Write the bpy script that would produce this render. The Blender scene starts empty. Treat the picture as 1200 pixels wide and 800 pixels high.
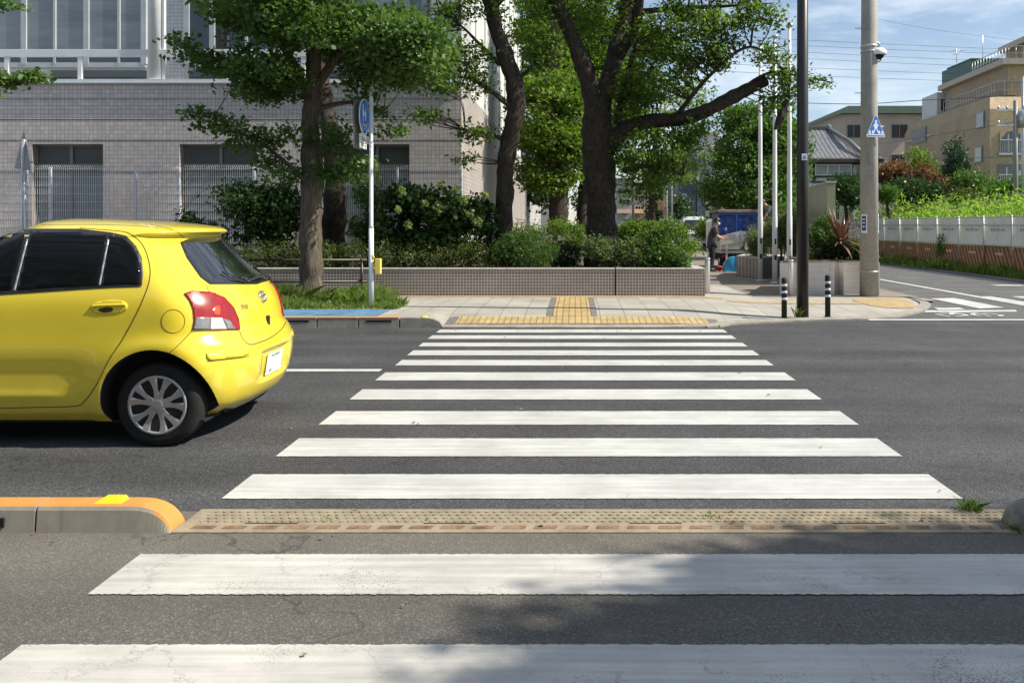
import bpy, bmesh, math, random
import numpy as np
from mathutils import Vector, Matrix
from mathutils.bvhtree import BVHTree
from mathutils.geometry import delaunay_2d_cdt

random.seed(7)
R = math.radians
SC = bpy.context.scene
COL = SC.collection

# ------------------------------------------------------------------ camera, sky, sun, exposure
CAMH = 1.54
FPX = 1000.0            # focal length in photo pixels (photo 1200 wide)
VX, VY = 674.0, 264.0   # vanishing point of the crossing in the photo
cam_d = bpy.data.cameras.new("camera")
cam = bpy.data.objects.new("camera", cam_d)
COL.objects.link(cam)
cam.location = (0, 0, CAMH)
cam.rotation_euler = (R(90), 0, 0)
cam_d.sensor_width = 36.0
cam_d.lens = 36.0 * FPX / 1200.0
cam_d.shift_x = -(VX - 600) / 1200.0
cam_d.shift_y = -(400 - VY) / 1200.0
cam_d.clip_start = 0.05
cam_d.clip_end = 3000
SC.camera = cam

SUN_EL, SUN_AZ = R(45), R(6.5)      # sun stands over +X, turned a little towards the viewer's side
SDIR = Vector((math.cos(SUN_EL) * math.cos(SUN_AZ), -math.cos(SUN_EL) * math.sin(SUN_AZ), math.sin(SUN_EL)))
world = bpy.data.worlds.new("World")
SC.world = world
world.use_nodes = True
wn, wl = world.node_tree.nodes, world.node_tree.links
wn.clear()
sky = wn.new("ShaderNodeTexSky")
sky.sky_type = 'NISHITA'
sky.sun_disc = False
sky.sun_elevation = SUN_EL
sky.sun_rotation = R(90) + SUN_AZ
sky.air_density = 1.0
sky.dust_density = 0.3
sky.ozone_density = 2.0
tc = wn.new("ShaderNodeTexCoord")
mp = wn.new("ShaderNodeMapping")
mp.inputs['Scale'].default_value = (1.0, 1.0, 4.5)
mp.inputs['Rotation'].default_value = (0.0, R(12), 0.0)
wl.new(tc.outputs['Generated'], mp.inputs['Vector'])
nz = wn.new("ShaderNodeTexNoise")
nz.inputs['Scale'].default_value = 3.2
nz.inputs['Detail'].default_value = 9
nz.inputs['Roughness'].default_value = 0.62
nz.inputs['Distortion'].default_value = 0.6
wl.new(mp.outputs['Vector'], nz.inputs['Vector'])
rp = wn.new("ShaderNodeValToRGB")
rp.color_ramp.elements[0].position = 0.44
rp.color_ramp.elements[0].color = (0.10, 0.10, 0.10, 1)
rp.color_ramp.elements[1].position = 0.78
rp.color_ramp.elements[1].color = (0.72, 0.72, 0.72, 1)
wl.new(nz.outputs['Fac'], rp.inputs['Fac'])
mx = wn.new("ShaderNodeMix")
mx.data_type = 'RGBA'
mx.inputs['B'].default_value = (9.6, 10.2, 10.6, 1)
wl.new(rp.outputs['Color'], mx.inputs['Factor'])
wl.new(sky.outputs['Color'], mx.inputs['A'])
bg = wn.new("ShaderNodeBackground")
bg.inputs['Strength'].default_value = 0.088
wl.new(mx.outputs['Result'], bg.inputs['Color'])
wo = wn.new("ShaderNodeOutputWorld")
wl.new(bg.outputs['Background'], wo.inputs['Surface'])

sun_d = bpy.data.lights.new("sun", 'SUN')
sun_d.energy = 4.9
sun_d.angle = R(0.55)
sun_d.color = (1.0, 0.93, 0.80)
sun = bpy.data.objects.new("sun", sun_d)
COL.objects.link(sun)
sun.rotation_euler = (-SDIR).to_track_quat('-Z', 'Y').to_euler()
sun.location = (30, -10, 30)

SC.view_settings.view_transform = 'Standard'
SC.view_settings.look = 'None'
SC.view_settings.gamma = 1
SC.view_settings.use_curve_mapping = False
SC.view_settings.exposure = 0.55
SC.cycles.max_bounces = 6
SC.cycles.transparent_max_bounces = 6


def P(px, py, Y):
    """photo pixel at depth Y -> world point"""
    return Vector(((px - VX) * Y / FPX, Y, CAMH - (py - VY) * Y / FPX))


def G(px, py, z=0.0):
    """photo pixel on the ground plane of height z"""
    Y = (CAMH - z) * FPX / (py - VY)
    return Vector(((px - VX) * Y / FPX, Y, z))


# ------------------------------------------------------------------ object helpers
WLOC = {}


def tag(o, label=None, cat=None, group=None, kind=None):
    if label: o['label'] = label
    if cat: o['category'] = cat
    if group: o['group'] = group
    if kind: o['kind'] = kind
    return o


def thing(name, label, cat, loc, group=None):
    o = bpy.data.objects.new(name, None)
    COL.objects.link(o)
    o.location = loc
    o.empty_display_size = 0.2
    WLOC[o.name] = Vector(loc)
    return tag(o, label, cat, group)


def link_mesh(name, me, mats, parent=None, origin=None, smooth=False):
    """me holds world coordinates; moves them to the parent's (or own) origin"""
    o = bpy.data.objects.new(name, me)
    COL.objects.link(o)
    if mats is not None:
        for m in (mats if isinstance(mats, (list, tuple)) else [mats]):
            me.materials.append(m)
    if parent is not None:
        w = WLOC[parent.name]
        o.parent = parent
    else:
        if origin is None:
            n = len(me.vertices)
            co = np.empty(n * 3, dtype=np.float32)
            me.vertices.foreach_get('co', co)
            co = co.reshape(-1, 3)
            lo, hi = co.min(0), co.max(0)
            origin = ((lo[0] + hi[0]) / 2, (lo[1] + hi[1]) / 2, lo[2])
        w = Vector([float(c) for c in origin])
        o.location = w
    me.transform(Matrix.Translation(-w))
    WLOC[o.name] = w
    if smooth:
        me.shade_smooth()
    return o


class MB:
    def __init__(self):
        self.bm = bmesh.new()

    def box(self, a, b, bev=0.0, mi=0, rot=None, piv=None):
        a, b = Vector(a), Vector(b)
        c, s = (a + b) / 2, (b - a)
        r = bmesh.ops.create_cube(self.bm, size=1.0)
        vs = r['verts']
        for v in vs:
            v.co = Vector((v.co.x * s.x + c.x, v.co.y * s.y + c.y, v.co.z * s.z + c.z))
        if bev > 0:
            es = list({e for v in vs for e in v.link_edges})
            rr = bmesh.ops.bevel(self.bm, geom=es, offset=bev, segments=2, affect='EDGES', profile=0.5)
            vs = list({v for f in rr['faces'] for v in f.verts} | {v for v in vs if v.is_valid})
        if rot is not None:
            bmesh.ops.rotate(self.bm, verts=vs, cent=piv if piv is not None else c, matrix=rot)
        for f in {f for v in vs for f in v.link_faces}:
            f.material_index = mi
        return vs

    def prism(self, pts, d, mi=0):
        """extrude polygon pts (list of Vector) along vector d"""
        d = Vector(d)
        v0 = [self.bm.verts.new(Vector(p)) for p in pts]
        v1 = [self.bm.verts.new(Vector(p) + d) for p in pts]
        n = len(pts)
        fs = [self.bm.faces.new(v0[::-1]), self.bm.faces.new(v1)]
        for i in range(n):
            fs.append(self.bm.faces.new((v0[i], v0[(i + 1) % n], v1[(i + 1) % n], v1[i])))
        bmesh.ops.recalc_face_normals(self.bm, faces=fs)
        for f in fs: f.material_index = mi
        return v0 + v1

    def tube(self, path, rad, seg=10, mi=0, caps=True):
        path = [Vector(p) for p in path]
        rads = list(rad) if isinstance(rad, (list, tuple)) else [rad] * len(path)
        rings = []
        up = Vector((0, 0, 1))
        prev = None
        for i, p in enumerate(path):
            t = (path[min(i + 1, len(path) - 1)] - path[max(i - 1, 0)]).normalized()
            if prev is None:
                a = t.cross(up if abs(t.z) < 0.9 else Vector((0, 1, 0))).normalized()
            else:
                a = (prev - t * prev.dot(t)).normalized()
            prev = a
            b = t.cross(a)
            rings.append([self.bm.verts.new(p + (a * math.cos(2 * math.pi * k / seg) + b * math.sin(2 * math.pi * k / seg)) * rads[i]) for k in range(seg)])
        for i in range(len(rings) - 1):
            for k in range(seg):
                f = self.bm.faces.new((rings[i][k], rings[i][(k + 1) % seg], rings[i + 1][(k + 1) % seg], rings[i + 1][k]))
                f.material_index = mi; f.smooth = True
        if caps:
            f = self.bm.faces.new(rings[0][::-1]); f.material_index = mi
            f = self.bm.faces.new(rings[-1]); f.material_index = mi
        return rings

    def cyl(self, base, r, h, seg=20, mi=0):
        b = Vector(base)
        return self.tube([b, b + Vector((0, 0, h))], r, seg, mi)

    def lathe(self, prof, c, axis='Z', seg=32, mi=0, smooth=True):
        """prof: (radius, height) pairs about axis through c"""
        c = Vector(c)
        rings = []
        for (r, h) in prof:
            ring = []
            for k in range(seg):
                a = 2 * math.pi * k / seg
                x, y = r * math.cos(a), r * math.sin(a)
                if axis == 'Z': v = Vector((x, y, h))
                elif axis == 'Y': v = Vector((x, h, y))
                else: v = Vector((h, x, y))
                ring.append(self.bm.verts.new(c + v))
            rings.append(ring)
        fs = []
        for i in range(len(rings) - 1):
            for k in range(seg):
                fs.append(self.bm.faces.new((rings[i][k], rings[i][(k + 1) % seg], rings[i + 1][(k + 1) % seg], rings[i + 1][k])))
        fs.append(self.bm.faces.new(rings[0][::-1]))
        fs.append(self.bm.faces.new(rings[-1]))
        bmesh.ops.recalc_face_normals(self.bm, faces=fs)
        for f in fs:
            f.material_index = mi; f.smooth = smooth

    def ball(self, c, r, sub=2, scale=(1, 1, 1), mi=0):
        rr = bmesh.ops.create_icosphere(self.bm, subdivisions=sub, radius=r)
        for v in rr['verts']:
            v.co = Vector((v.co.x * scale[0] + c[0], v.co.y * scale[1] + c[1], v.co.z * scale[2] + c[2]))
        for f in {f for v in rr['verts'] for f in v.link_faces}:
            f.material_index = mi; f.smooth = True
        return rr['verts']

    def poly(self, pts, mi=0):
        f = self.bm.faces.new([self.bm.verts.new(Vector(p)) for p in pts])
        f.material_index = mi
        return f

    def grid(self, x0, x1, y0, y1, nx, ny, zf, mi=0):
        vs = [[self.bm.verts.new((x0 + (x1 - x0) * i / nx, y0 + (y1 - y0) * j / ny, zf(x0 + (x1 - x0) * i / nx, y0 + (y1 - y0) * j / ny))) for i in range(nx + 1)] for j in range(ny + 1)]
        for j in range(ny):
            for i in range(nx):
                f = self.bm.faces.new((vs[j][i], vs[j][i + 1], vs[j + 1][i + 1], vs[j + 1][i]))
                f.material_index = mi; f.smooth = True

    def build(self, name, mats, parent=None, origin=None, smooth=None):
        me = bpy.data.meshes.new(name)
        self.bm.to_mesh(me)
        self.bm.free()
        o = link_mesh(name, me, mats, parent, origin)
        if smooth: me.shade_smooth()
        return o


def copy_tree(o, loc=None, parent=None):
    c = o.copy()
    COL.objects.link(c)
    if parent is not None: c.parent = parent
    if loc is not None:
        c.location = loc
    for ch in [x for x in o.children]:
        copy_tree(ch, None, c)
    return c


def catmull(pts, n=6, closed=False):
    pts = [Vector(p) for p in pts]
    out = []
    m = len(pts)
    rng = m if closed else m - 1
    for i in range(rng):
        if closed:
            p0, p1, p2, p3 = pts[(i - 1) % m], pts[i], pts[(i + 1) % m], pts[(i + 2) % m]
        else:
            p0, p1, p2, p3 = pts[max(i - 1, 0)], pts[i], pts[i + 1], pts[min(i + 2, m - 1)]
        for k in range(n):
            t = k / n
            out.append(0.5 * ((2 * p1) + (p2 - p0) * t + (2 * p0 - 5 * p1 + 4 * p2 - p3) * t * t + (3 * p1 - p0 - 3 * p2 + p3) * t ** 3))
    if not closed: out.append(pts[-1])
    return out


# ------------------------------------------------------------------ materials
def newmat(name):
    m = bpy.data.materials.new(name)
    m.use_nodes = True
    nt = m.node_tree
    b = nt.nodes['Principled BSDF']
    return m, nt.nodes, nt.links, b


def coords(N, L, axes=None, scale=None):
    t = N.new("ShaderNodeTexCoord")
    out = t.outputs['Object']
    if axes:
        s = N.new("ShaderNodeSeparateXYZ"); c = N.new("ShaderNodeCombineXYZ")
        L.new(out, s.inputs[0])
        for k, ax in enumerate(axes):
            L.new(s.outputs['XYZ'.index(ax.upper())], c.inputs[k])
        out = c.outputs[0]
    if scale:
        mpn = N.new("ShaderNodeMapping")
        mpn.inputs['Scale'].default_value = scale
        L.new(out, mpn.inputs['Vector'])
        out = mpn.outputs['Vector']
    return out


def noise(N, L, vec, scale, detail=4, rough=0.5, dist=0.0):
    n = N.new("ShaderNodeTexNoise")
    n.inputs['Scale'].default_value = scale
    n.inputs['Detail'].default_value = detail
    n.inputs['Roughness'].default_value = rough
    n.inputs['Distortion'].default_value = dist
    L.new(vec, n.inputs['Vector'])
    return n.outputs['Fac']


def ramp(N, L, fac, stops):
    r = N.new("ShaderNodeValToRGB")
    cr = r.color_ramp
    while len(cr.elements) < len(stops): cr.elements.new(0.5)
    for e, (p, c) in zip(cr.elements, stops):
        e.position = p
        e.color = (c[0], c[1], c[2], 1) if hasattr(c, '__len__') else (c, c, c, 1)
    L.new(fac, r.inputs['Fac'])
    return r.outputs['Color']


def mixc(N, L, fac, a, b, mode='MIX'):
    m = N.new("ShaderNodeMix"); m.data_type = 'RGBA'; m.blend_type = mode
    for k, v in (('Factor', fac), ('A', a), ('B', b)):
        if hasattr(v, 'is_linked') or hasattr(v, 'links'):
            L.new(v, m.inputs[k])
        elif k == 'Factor':
            m.inputs[k].default_value = v
        else:
            m.inputs[k].default_value = (v[0], v[1], v[2], 1)
    return m.outputs['Result']


def bump(N, L, b, h, strength=0.3, dist=0.01):
    bn = N.new("ShaderNodeBump")
    bn.inputs['Strength'].default_value = strength
    bn.inputs['Distance'].default_value = dist
    L.new(h, bn.inputs['Height'])
    L.new(bn.outputs['Normal'], b.inputs['Normal'])


def mat(name, col, rough=0.6, metal=0.0, var=0.18, scale=3.0, bumpy=0.0, bscale=60, coat=0.0, spec=None, fine=None):
    m, N, L, b = newmat(name)
    v = coords(N, L)
    n1 = noise(N, L, v, scale, 5, 0.6)
    lo = tuple(c * (1 - var) for c in col); hi = tuple(min(1, c * (1 + var)) for c in col)
    c = ramp(N, L, n1, [(0.3, lo), (0.7, hi)])
    if fine:
        n2 = noise(N, L, v, fine, 3, 0.6)
        c = mixc(N, L, 1.0, c, ramp(N, L, n2, [(0.3, 0.75), (0.7, 1.15)]), 'MULTIPLY')
    L.new(c, b.inputs['Base Color'])
    b.inputs['Roughness'].default_value = rough
    b.inputs['Metallic'].default_value = metal
    if coat: b.inputs['Coat Weight'].default_value = coat; b.inputs['Coat Roughness'].default_value = 0.04
    if spec is not None: b.inputs['Specular IOR Level'].default_value = spec
    if bumpy:
        bump(N, L, b, noise(N, L, v, bscale, 4, 0.6), bumpy, 0.01)
    return m


def mat_leaf(name, c1, c2, trans=0.35, rough=0.5, hue=None):
    rough = rough - .02
    m, N, L, b = newmat(name)
    a = N.new("ShaderNodeAttribute"); a.attribute_name = 'rnd'
    c = ramp(N, L, a.outputs['Fac'], [(0.0, c1), (1.0, c2)] if hue is None else [(0.0, c1), (0.93, c2), (0.96, hue), (1.0, hue)])
    L.new(c, b.inputs['Base Color'])
    b.inputs['Roughness'].default_value = rough
    b.inputs['Specular IOR Level'].default_value = 0.3
    tr = N.new("ShaderNodeBsdfTranslucent")
    br = N.new("ShaderNodeMix"); br.data_type = 'RGBA'; br.blend_type = 'MULTIPLY'; br.inputs['Factor'].default_value = 1.0
    L.new(c, br.inputs['A']); br.inputs['B'].default_value = (1.9, 2.2, 0.9, 1)
    L.new(br.outputs['Result'], tr.inputs['Color'])
    mx_ = N.new("ShaderNodeMixShader"); mx_.inputs[0].default_value = trans
    L.new(b.outputs[0], mx_.inputs[1]); L.new(tr.outputs[0], mx_.inputs[2])
    L.new(mx_.outputs[0], N['Material Output'].inputs['Surface'])
    return m


def mat_tile(name, col, mortar, size, axes, msize=0.008, var=0.12, rough=0.45, rowh=None, offset=0.0, big=None, stain=None):
    m, N, L, b = newmat(name)
    v = coords(N, L, axes)
    br = N.new("ShaderNodeTexBrick")
    br.offset = offset
    br.inputs['Color1'].default_value = (*[c * (1 - var) for c in col], 1)
    br.inputs['Color2'].default_value = (*[min(1, c * (1 + var)) for c in col], 1)
    br.inputs['Mortar'].default_value = (*mortar, 1)
    br.inputs['Scale'].default_value = 1.0
    br.inputs['Mortar Size'].default_value = msize / 2
    br.inputs['Mortar Smooth'].default_value = 0.1
    br.inputs['Brick Width'].default_value = size
    br.inputs['Row Height'].default_value = rowh or size
    L.new(v, br.inputs['Vector'])
    c = br.outputs['Color']
    v3 = coords(N, L)
    n = noise(N, L, v3, big or 0.8, 6, 0.65)
    c = mixc(N, L, 1.0, c, ramp(N, L, n, [(0.3, 0.82), (0.7, 1.08)]), 'MULTIPLY')
    if stain:
        vs = coords(N, L, None, (3.0, 3.0, 0.25))
        n2 = noise(N, L, vs, 1.6, 5, 0.7)
        c = mixc(N, L, ramp(N, L, n2, [(0.52, 0.0), (0.75, 0.6)]), c, stain)
    L.new(c, b.inputs['Base Color'])
    b.inputs['Roughness'].default_value = rough
    bump(N, L, b, br.outputs['Fac'], 0.35, -0.004)
    return m


def mat_asphalt(name, dark, light, tint=(1, 1, 1), warm=None):
    m, N, L, b = newmat(name)
    v = coords(N, L)
    vo = N.new("ShaderNodeTexVoronoi"); vo.feature = 'F1'
    vo.inputs['Scale'].default_value = 135
    L.new(v, vo.inputs['Vector'])
    sp = N.new("ShaderNodeSeparateColor"); L.new(vo.outputs['Color'], sp.inputs[0])
    dk = tuple(dark * t for t in tint); lt = tuple(light * t for t in tint)
    c = ramp(N, L, sp.outputs[0], [(0.0, dk), (0.55, tuple((a + b_) / 2 for a, b_ in zip(dk, lt))), (0.86, lt), (1.0, tuple(x * 1.5 for x in lt))])
    n0 = noise(N, L, v, 260, 2, 0.6)
    c = mixc(N, L, 1.0, c, ramp(N, L, n0, [(0.3, 0.72), (0.7, 1.25)]), 'MULTIPLY')
    n1 = noise(N, L, v, 1.3, 6, 0.6)
    c = mixc(N, L, 1.0, c, ramp(N, L, n1, [(0.3, 0.78), (0.72, 1.18)]), 'MULTIPLY')
    # tyre tracks and wear along the traffic direction
    v2 = coords(N, L, None, (0.05, 1.6, 1))
    n2 = noise(N, L, v2, 1.0, 4, 0.5)
    c = mixc(N, L, 1.0, c, ramp(N, L, n2, [(0.35, 0.80), (0.65, 1.15)]), 'MULTIPLY')
    if warm:
        # dust worn towards the middle strip (a dirt band of its own)
        t = N.new("ShaderNodeTexCoord"); s = N.new("ShaderNodeSeparateXYZ"); L.new(t.outputs['Object'], s.inputs[0])
        g = N.new("ShaderNodeMapRange"); g.inputs['From Min'].default_value = warm[0]; g.inputs['From Max'].default_value = warm[1]
        L.new(s.outputs['Y'], g.inputs['Value'])
        dn = noise(N, L, v, 4.0, 5, 0.7)
        mm = N.new("ShaderNodeMath"); mm.operation = 'MULTIPLY'; L.new(g.outputs[0], mm.inputs[0]); L.new(ramp(N, L, dn, [(0.2, 0.55), (0.8, 1.0)]), mm.inputs[1])
        c = mixc(N, L, mm.outputs[0], c, mixc(N, L, 0.5, c, warm[2]))
    # hairline cracks
    dv = N.new("ShaderNodeVectorMath"); dv.operation = 'ADD'
    nn = N.new("ShaderNodeTexNoise"); nn.inputs['Scale'].default_value = 2.5; nn.inputs['Detail'].default_value = 5
    L.new(v, nn.inputs['Vector']); L.new(v, dv.inputs[0]); L.new(nn.outputs['Color'], dv.inputs[1])
    vc = N.new("ShaderNodeTexVoronoi"); vc.feature = 'DISTANCE_TO_EDGE'; vc.inputs['Scale'].default_value = 0.28
    L.new(dv.outputs[0], vc.inputs['Vector'])
    c = mixc(N, L, ramp(N, L, vc.outputs['Distance'], [(0.0, 0.5), (0.004, 0.0)]), c, (0.015, 0.015, 0.015))
    L.new(c, b.inputs['Base Color'])
    b.inputs['Roughness'].default_value = 0.82
    b.inputs['Specular IOR Level'].default_value = 0.3
    bump(N, L, b, vo.outputs['Distance'], 0.4, 0.005)
    return m


def mat_paint(name, col, under, wear=0.5, crack=1.0):
    """road paint with cracks and worn spots that show the asphalt"""
    m, N, L, b = newmat(name)
    v = coords(N, L)
    n1 = noise(N, L, v, 2.0, 6, 0.65)
    n4 = noise(N, L, coords(N, L, None, (0.6, 14, 1)), 1.5, 4, 0.6)
    c = ramp(N, L, n1, [(0.28, tuple(x * 0.76 for x in col)), (0.62, tuple(x * 1.03 for x in col))])
    c = mixc(N, L, 1.0, c, ramp(N, L, n4, [(0.3, 0.76), (0.7, 1.06)]), 'MULTIPLY')
    n2 = noise(N, L, v, 150, 3, 0.7)
    nb = noise(N, L, v, 1.1, 4, 0.6)
    worn = N.new("ShaderNodeMath"); worn.operation = 'ADD'
    L.new(n2, worn.inputs[0]); L.new(nb, worn.inputs[1])
    c = mixc(N, L, ramp(N, L, worn.outputs[0], [(0.0, 0.0), (0.61 * 1.0, 0.0), (0.64, 0.0), (1.0, 0.0)]), c, under)
    wm = N.new("ShaderNodeMapRange"); wm.inputs['From Min'].default_value = 1.32 - wear * 0.16; wm.inputs['From Max'].default_value = 1.38 - wear * 0.16
    L.new(worn.outputs[0], wm.inputs['Value'])
    c = mixc(N, L, wm.outputs[0], c, under)
    dv = N.new("ShaderNodeVectorMath"); dv.operation = 'ADD'
    nn = N.new("ShaderNodeTexNoise"); nn.inputs['Scale'].default_value = 7; nn.inputs['Detail'].default_value = 6; nn.inputs['Roughness'].default_value = 0.7
    sc_ = N.new("ShaderNodeVectorMath"); sc_.operation = 'SCALE'; sc_.inputs['Scale'].default_value = 0.35
    L.new(v, nn.inputs['Vector']); L.new(nn.outputs['Color'], sc_.inputs[0]); L.new(v, dv.inputs[0]); L.new(sc_.outputs[0], dv.inputs[1])
    vc = N.new("ShaderNodeTexVoronoi"); vc.feature = 'DISTANCE_TO_EDGE'; vc.inputs['Scale'].default_value = 2.3
    L.new(dv.outputs[0], vc.inputs['Vector'])
    gate = ramp(N, L, noise(N, L, v, 1.7, 3, 0.5), [(0.44, 0.0), (0.54, crack)])
    cr = ramp(N, L, vc.outputs['Distance'], [(0.0, 1.0), (0.007, 0.0)])
    cm = N.new("ShaderNodeMath"); cm.operation = 'MULTIPLY'; L.new(gate, cm.inputs[0]); L.new(cr, cm.inputs[1])
    c = mixc(N, L, cm.outputs[0], c, under)
    L.new(c, b.inputs['Base Color'])
    b.inputs['Roughness'].default_value = 0.6
    bump(N, L, b, n2, 0.3, 0.003)
    return m


def mat_bark(name, c1, c2, sx=9, sz=1.6, patch=None, strength=0.9):
    m, N, L, b = newmat(name)
    v = coords(N, L, None, (1, 1, sz / sx))
    n = noise(N, L, v, sx * 2.2, 7, 0.7, 0.8)
    c = ramp(N, L, n, [(0.32, c1), (0.66, c2)])
    if patch:
        n3 = noise(N, L, coords(N, L), 4, 4, 0.7)
        c = mixc(N, L, ramp(N, L, n3, [(0.6, 0.0), (0.7, 0.6)]), c, patch)
    L.new(c, b.inputs['Base Color'])
    b.inputs['Roughness'].default_value = 0.9
    b.inputs['Specular IOR Level'].default_value = 0.15
    bump(N, L, b, n, strength, 0.05)
    return m


M = {}
M['road'] = mat_asphalt('asphalt main', 0.034, 0.088, (0.98, 1.0, 1.04))
M['road_near'] = mat_asphalt('asphalt near lane', 0.070, 0.135, (1.04, 1.0, 0.95), warm=(2.4, 4.3, (0.17, 0.145, 0.11)))
M['side_road'] = mat_asphalt('asphalt side street', 0.075, 0.15, (1.0, 1.0, 1.0))
M['paint'] = mat_paint('crossing paint', (0.56, 0.56, 0.54), (0.20, 0.19, 0.18), 0.15, 0.35)
M['paint_near'] = mat_paint('near crossing paint', (0.55, 0.53, 0.49), (0.12, 0.11, 0.10), 0.95, 0.9)
M['line'] = mat_paint('line paint', (0.60, 0.60, 0.58), (0.07, 0.065, 0.06), 0.3, 0.3)
M['concrete'] = mat('kerb concrete', (0.30, 0.28, 0.24), 0.85, var=0.25, scale=5, bumpy=0.4, fine=60)
M['kerb_grime'] = mat('grimy kerb concrete', (0.20, 0.18, 0.15), 0.9, var=0.4, scale=9, bumpy=0.5, fine=40)
M['orange'] = mat('orange kerb paint', (0.72, 0.28, 0.05), 0.6, var=0.16, scale=9, bumpy=0.2, fine=30)
def chipped(name, col, under):
    m, N, L, b = newmat(name)
    v = coords(N, L)
    c = ramp(N, L, noise(N, L, v, 9, 5, .6), [(.3, tuple(x * .82 for x in col)), (.7, col)])
    sc = noise(N, L, coords(N, L, None, (1, 6, 6)), 11, 6, .75)
    c = mixc(N, L, ramp(N, L, sc, [(.60, 0.0), (.66, .85)]), c, under)
    c = mixc(N, L, ramp(N, L, noise(N, L, v, 70, 4, .7), [(.58, 0.0), (.72, .6)]), c, tuple(x * .6 for x in under))
    L.new(c, b.inputs['Base Color']); b.inputs['Roughness'].default_value = .7
    bump(N, L, b, sc, .4, .004)
    return m
M['orange'] = chipped('orange kerb paint chipped', (0.66, 0.27, 0.055), (0.30, 0.26, 0.20))
M['yellow_stud'] = mat('yellow reflector', (0.85, 0.62, 0.02), 0.35, var=0.05)
M['soil'] = mat('soil', (0.09, 0.065, 0.045), 0.95, var=0.4, scale=8, bumpy=0.8, bscale=30, fine=50)
M['ground'] = mat('ground', (0.16, 0.15, 0.12), 0.95, var=0.3, scale=0.3, fine=3)
M['tactile'] = mat('tactile yellow', (0.55, 0.37, 0.13), 0.7, var=0.15, scale=6, bumpy=0.2)
M['tactile_grey'] = mat('paving dark grey', (0.17, 0.16, 0.15), 0.8, var=0.2, scale=8)
M['blue_lane'] = mat('blue cycle lane paint', (0.10, 0.22, 0.36), 0.7, var=0.35, scale=4, fine=30)
M['white'] = mat('white paint', (0.72, 0.74, 0.76), 0.45, var=0.06)
M['frame'] = mat('window frame grey', (0.42, 0.45, 0.47), 0.4, var=0.08)
M['bronze'] = mat('window frame bronze', (0.20, 0.20, 0.18), 0.4, var=0.08)
M['galv'] = mat('galvanised steel', (0.50, 0.51, 0.52), 0.38, metal=0.55, var=0.12, scale=6)
M['alu'] = mat('brushed aluminium', (0.62, 0.63, 0.64), 0.36, metal=0.6, var=0.08, scale=4)
M['black_pole'] = mat('black brown pole paint', (0.018, 0.014, 0.013), 0.38, var=0.3, scale=5)
M['rubber'] = mat('black rubber', (0.018, 0.018, 0.018), 0.75, var=0.3, scale=8, bumpy=0.2)
M['dark'] = mat('dark void', (0.008, 0.008, 0.009), 0.9, var=0.1)
M['reflect'] = mat('reflective white band', (0.75, 0.76, 0.78), 0.35, var=0.05)
M['sign_blue'] = mat('sign blue', (0.02, 0.16, 0.58), 0.4, var=0.06)
M['sign_white'] = mat('sign white', (0.80, 0.82, 0.82), 0.4, var=0.04)
M['sign_black'] = mat('sign black', (0.03, 0.03, 0.035), 0.5, var=0.04)
M['yellow_box'] = mat('yellow box', (0.78, 0.58, 0.10), 0.5, var=0.08)
M['conc_pole'] = mat('spun concrete', (0.34, 0.33, 0.30), 0.8, var=0.16, scale=3, bumpy=0.2, fine=40)

# ------------------------------------------------------------------ ground, roads, markings
def sheet(name, x0, x1, y0, y1, z, m, kind='structure', nx=1, ny=1):
    b = MB(); b.grid(x0, x1, y0, y1, nx, ny, lambda x, y: z)
    return tag(b.build(name, m, origin=(0, 0, z)), kind=kind)


sheet('ground', -400, 400, -150, 900, -0.06, M['ground'])
sheet('main_road', -90, 120, 4.60, 13.9, 0.0, M['road'])
sheet('near_road', -90, 120, 0.6, 4.60, 0.0, M['road_near'])
b = MB()
b.poly([(2, 13.9, 0), (60, 13.9, 0), (60, 14.6, 0), (14.2, 15.2, 0), (13.1, 16.5, 0), (13.05, 150, 0), (6.0, 150, 0), (2, 30, 0)])
tag(b.build('side_street', M['side_road'], origin=(8, 14, 0)), kind='structure')
b = MB(); b.box((-90, -3, -0.05), (120, 0.6, 0.12)); tag(b.build('near_pavement', M['concrete']), kind='structure')

rs = random.Random(3)


def ragged_rect(b, x0, x1, y0, y1, z, step=0.03, j=0.0035, skew=0.0):
    """flat painted bar with slightly ragged long edges"""
    n = max(2, int((x1 - x0) / step))
    top = [b.bm.verts.new((x0 + (x1 - x0) * i / n + skew * 0, y1 + rs.uniform(-j, j), z)) for i in range(n + 1)]
    bot = [b.bm.verts.new((x0 + (x1 - x0) * i / n, y0 + rs.uniform(-j, j), z)) for i in range(n + 1)]
    for i in range(n):
        b.bm.faces.new((bot[i], bot[i + 1], top[i + 1], top[i]))


STR = [(4.80, 5.27), (5.68, 6.16), (6.58, 7.06), (7.53, 8.0), (8.46, 8.92), (9.36, 9.74), (10.09, 10.49), (10.83, 11.17), (11.55, 11.92), (12.22, 12.60)]
b = MB()
for y0, y1 in STR:
    ragged_rect(b, -1.985 + rs.uniform(-.01, .01), 2.18 + rs.uniform(-.01, .01), y0, y1, 0.005)
tag(b.build('road_markings_far_lane', M['paint'], origin=(0, 8, 0)), kind='structure')
b = MB()
for y0, y1 in [(3.556, 3.99), (2.66, 3.13), (1.75, 2.2)]:
    ragged_rect(b, -2.03 + rs.uniform(-.01, .01), 2.18, y0, y1, 0.005, 0.012, 0.004)
tag(b.build('road_markings_near_lane', M['paint_near'], origin=(0, 3, 0)), kind='structure')
b = MB()
ragged_rect(b, -40, -2.06, 8.98, 9.13, 0.005)
ragged_rect(b, 4.75, 30, 13.76, 13.94, 0.009)                      # edge line across the mouth of the side street
b.poly([G(1083, 365.8, .009), G(1192, 365.2, .009), G(1190, 363.0, .009), G(1085, 363.6, .009)])
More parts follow.
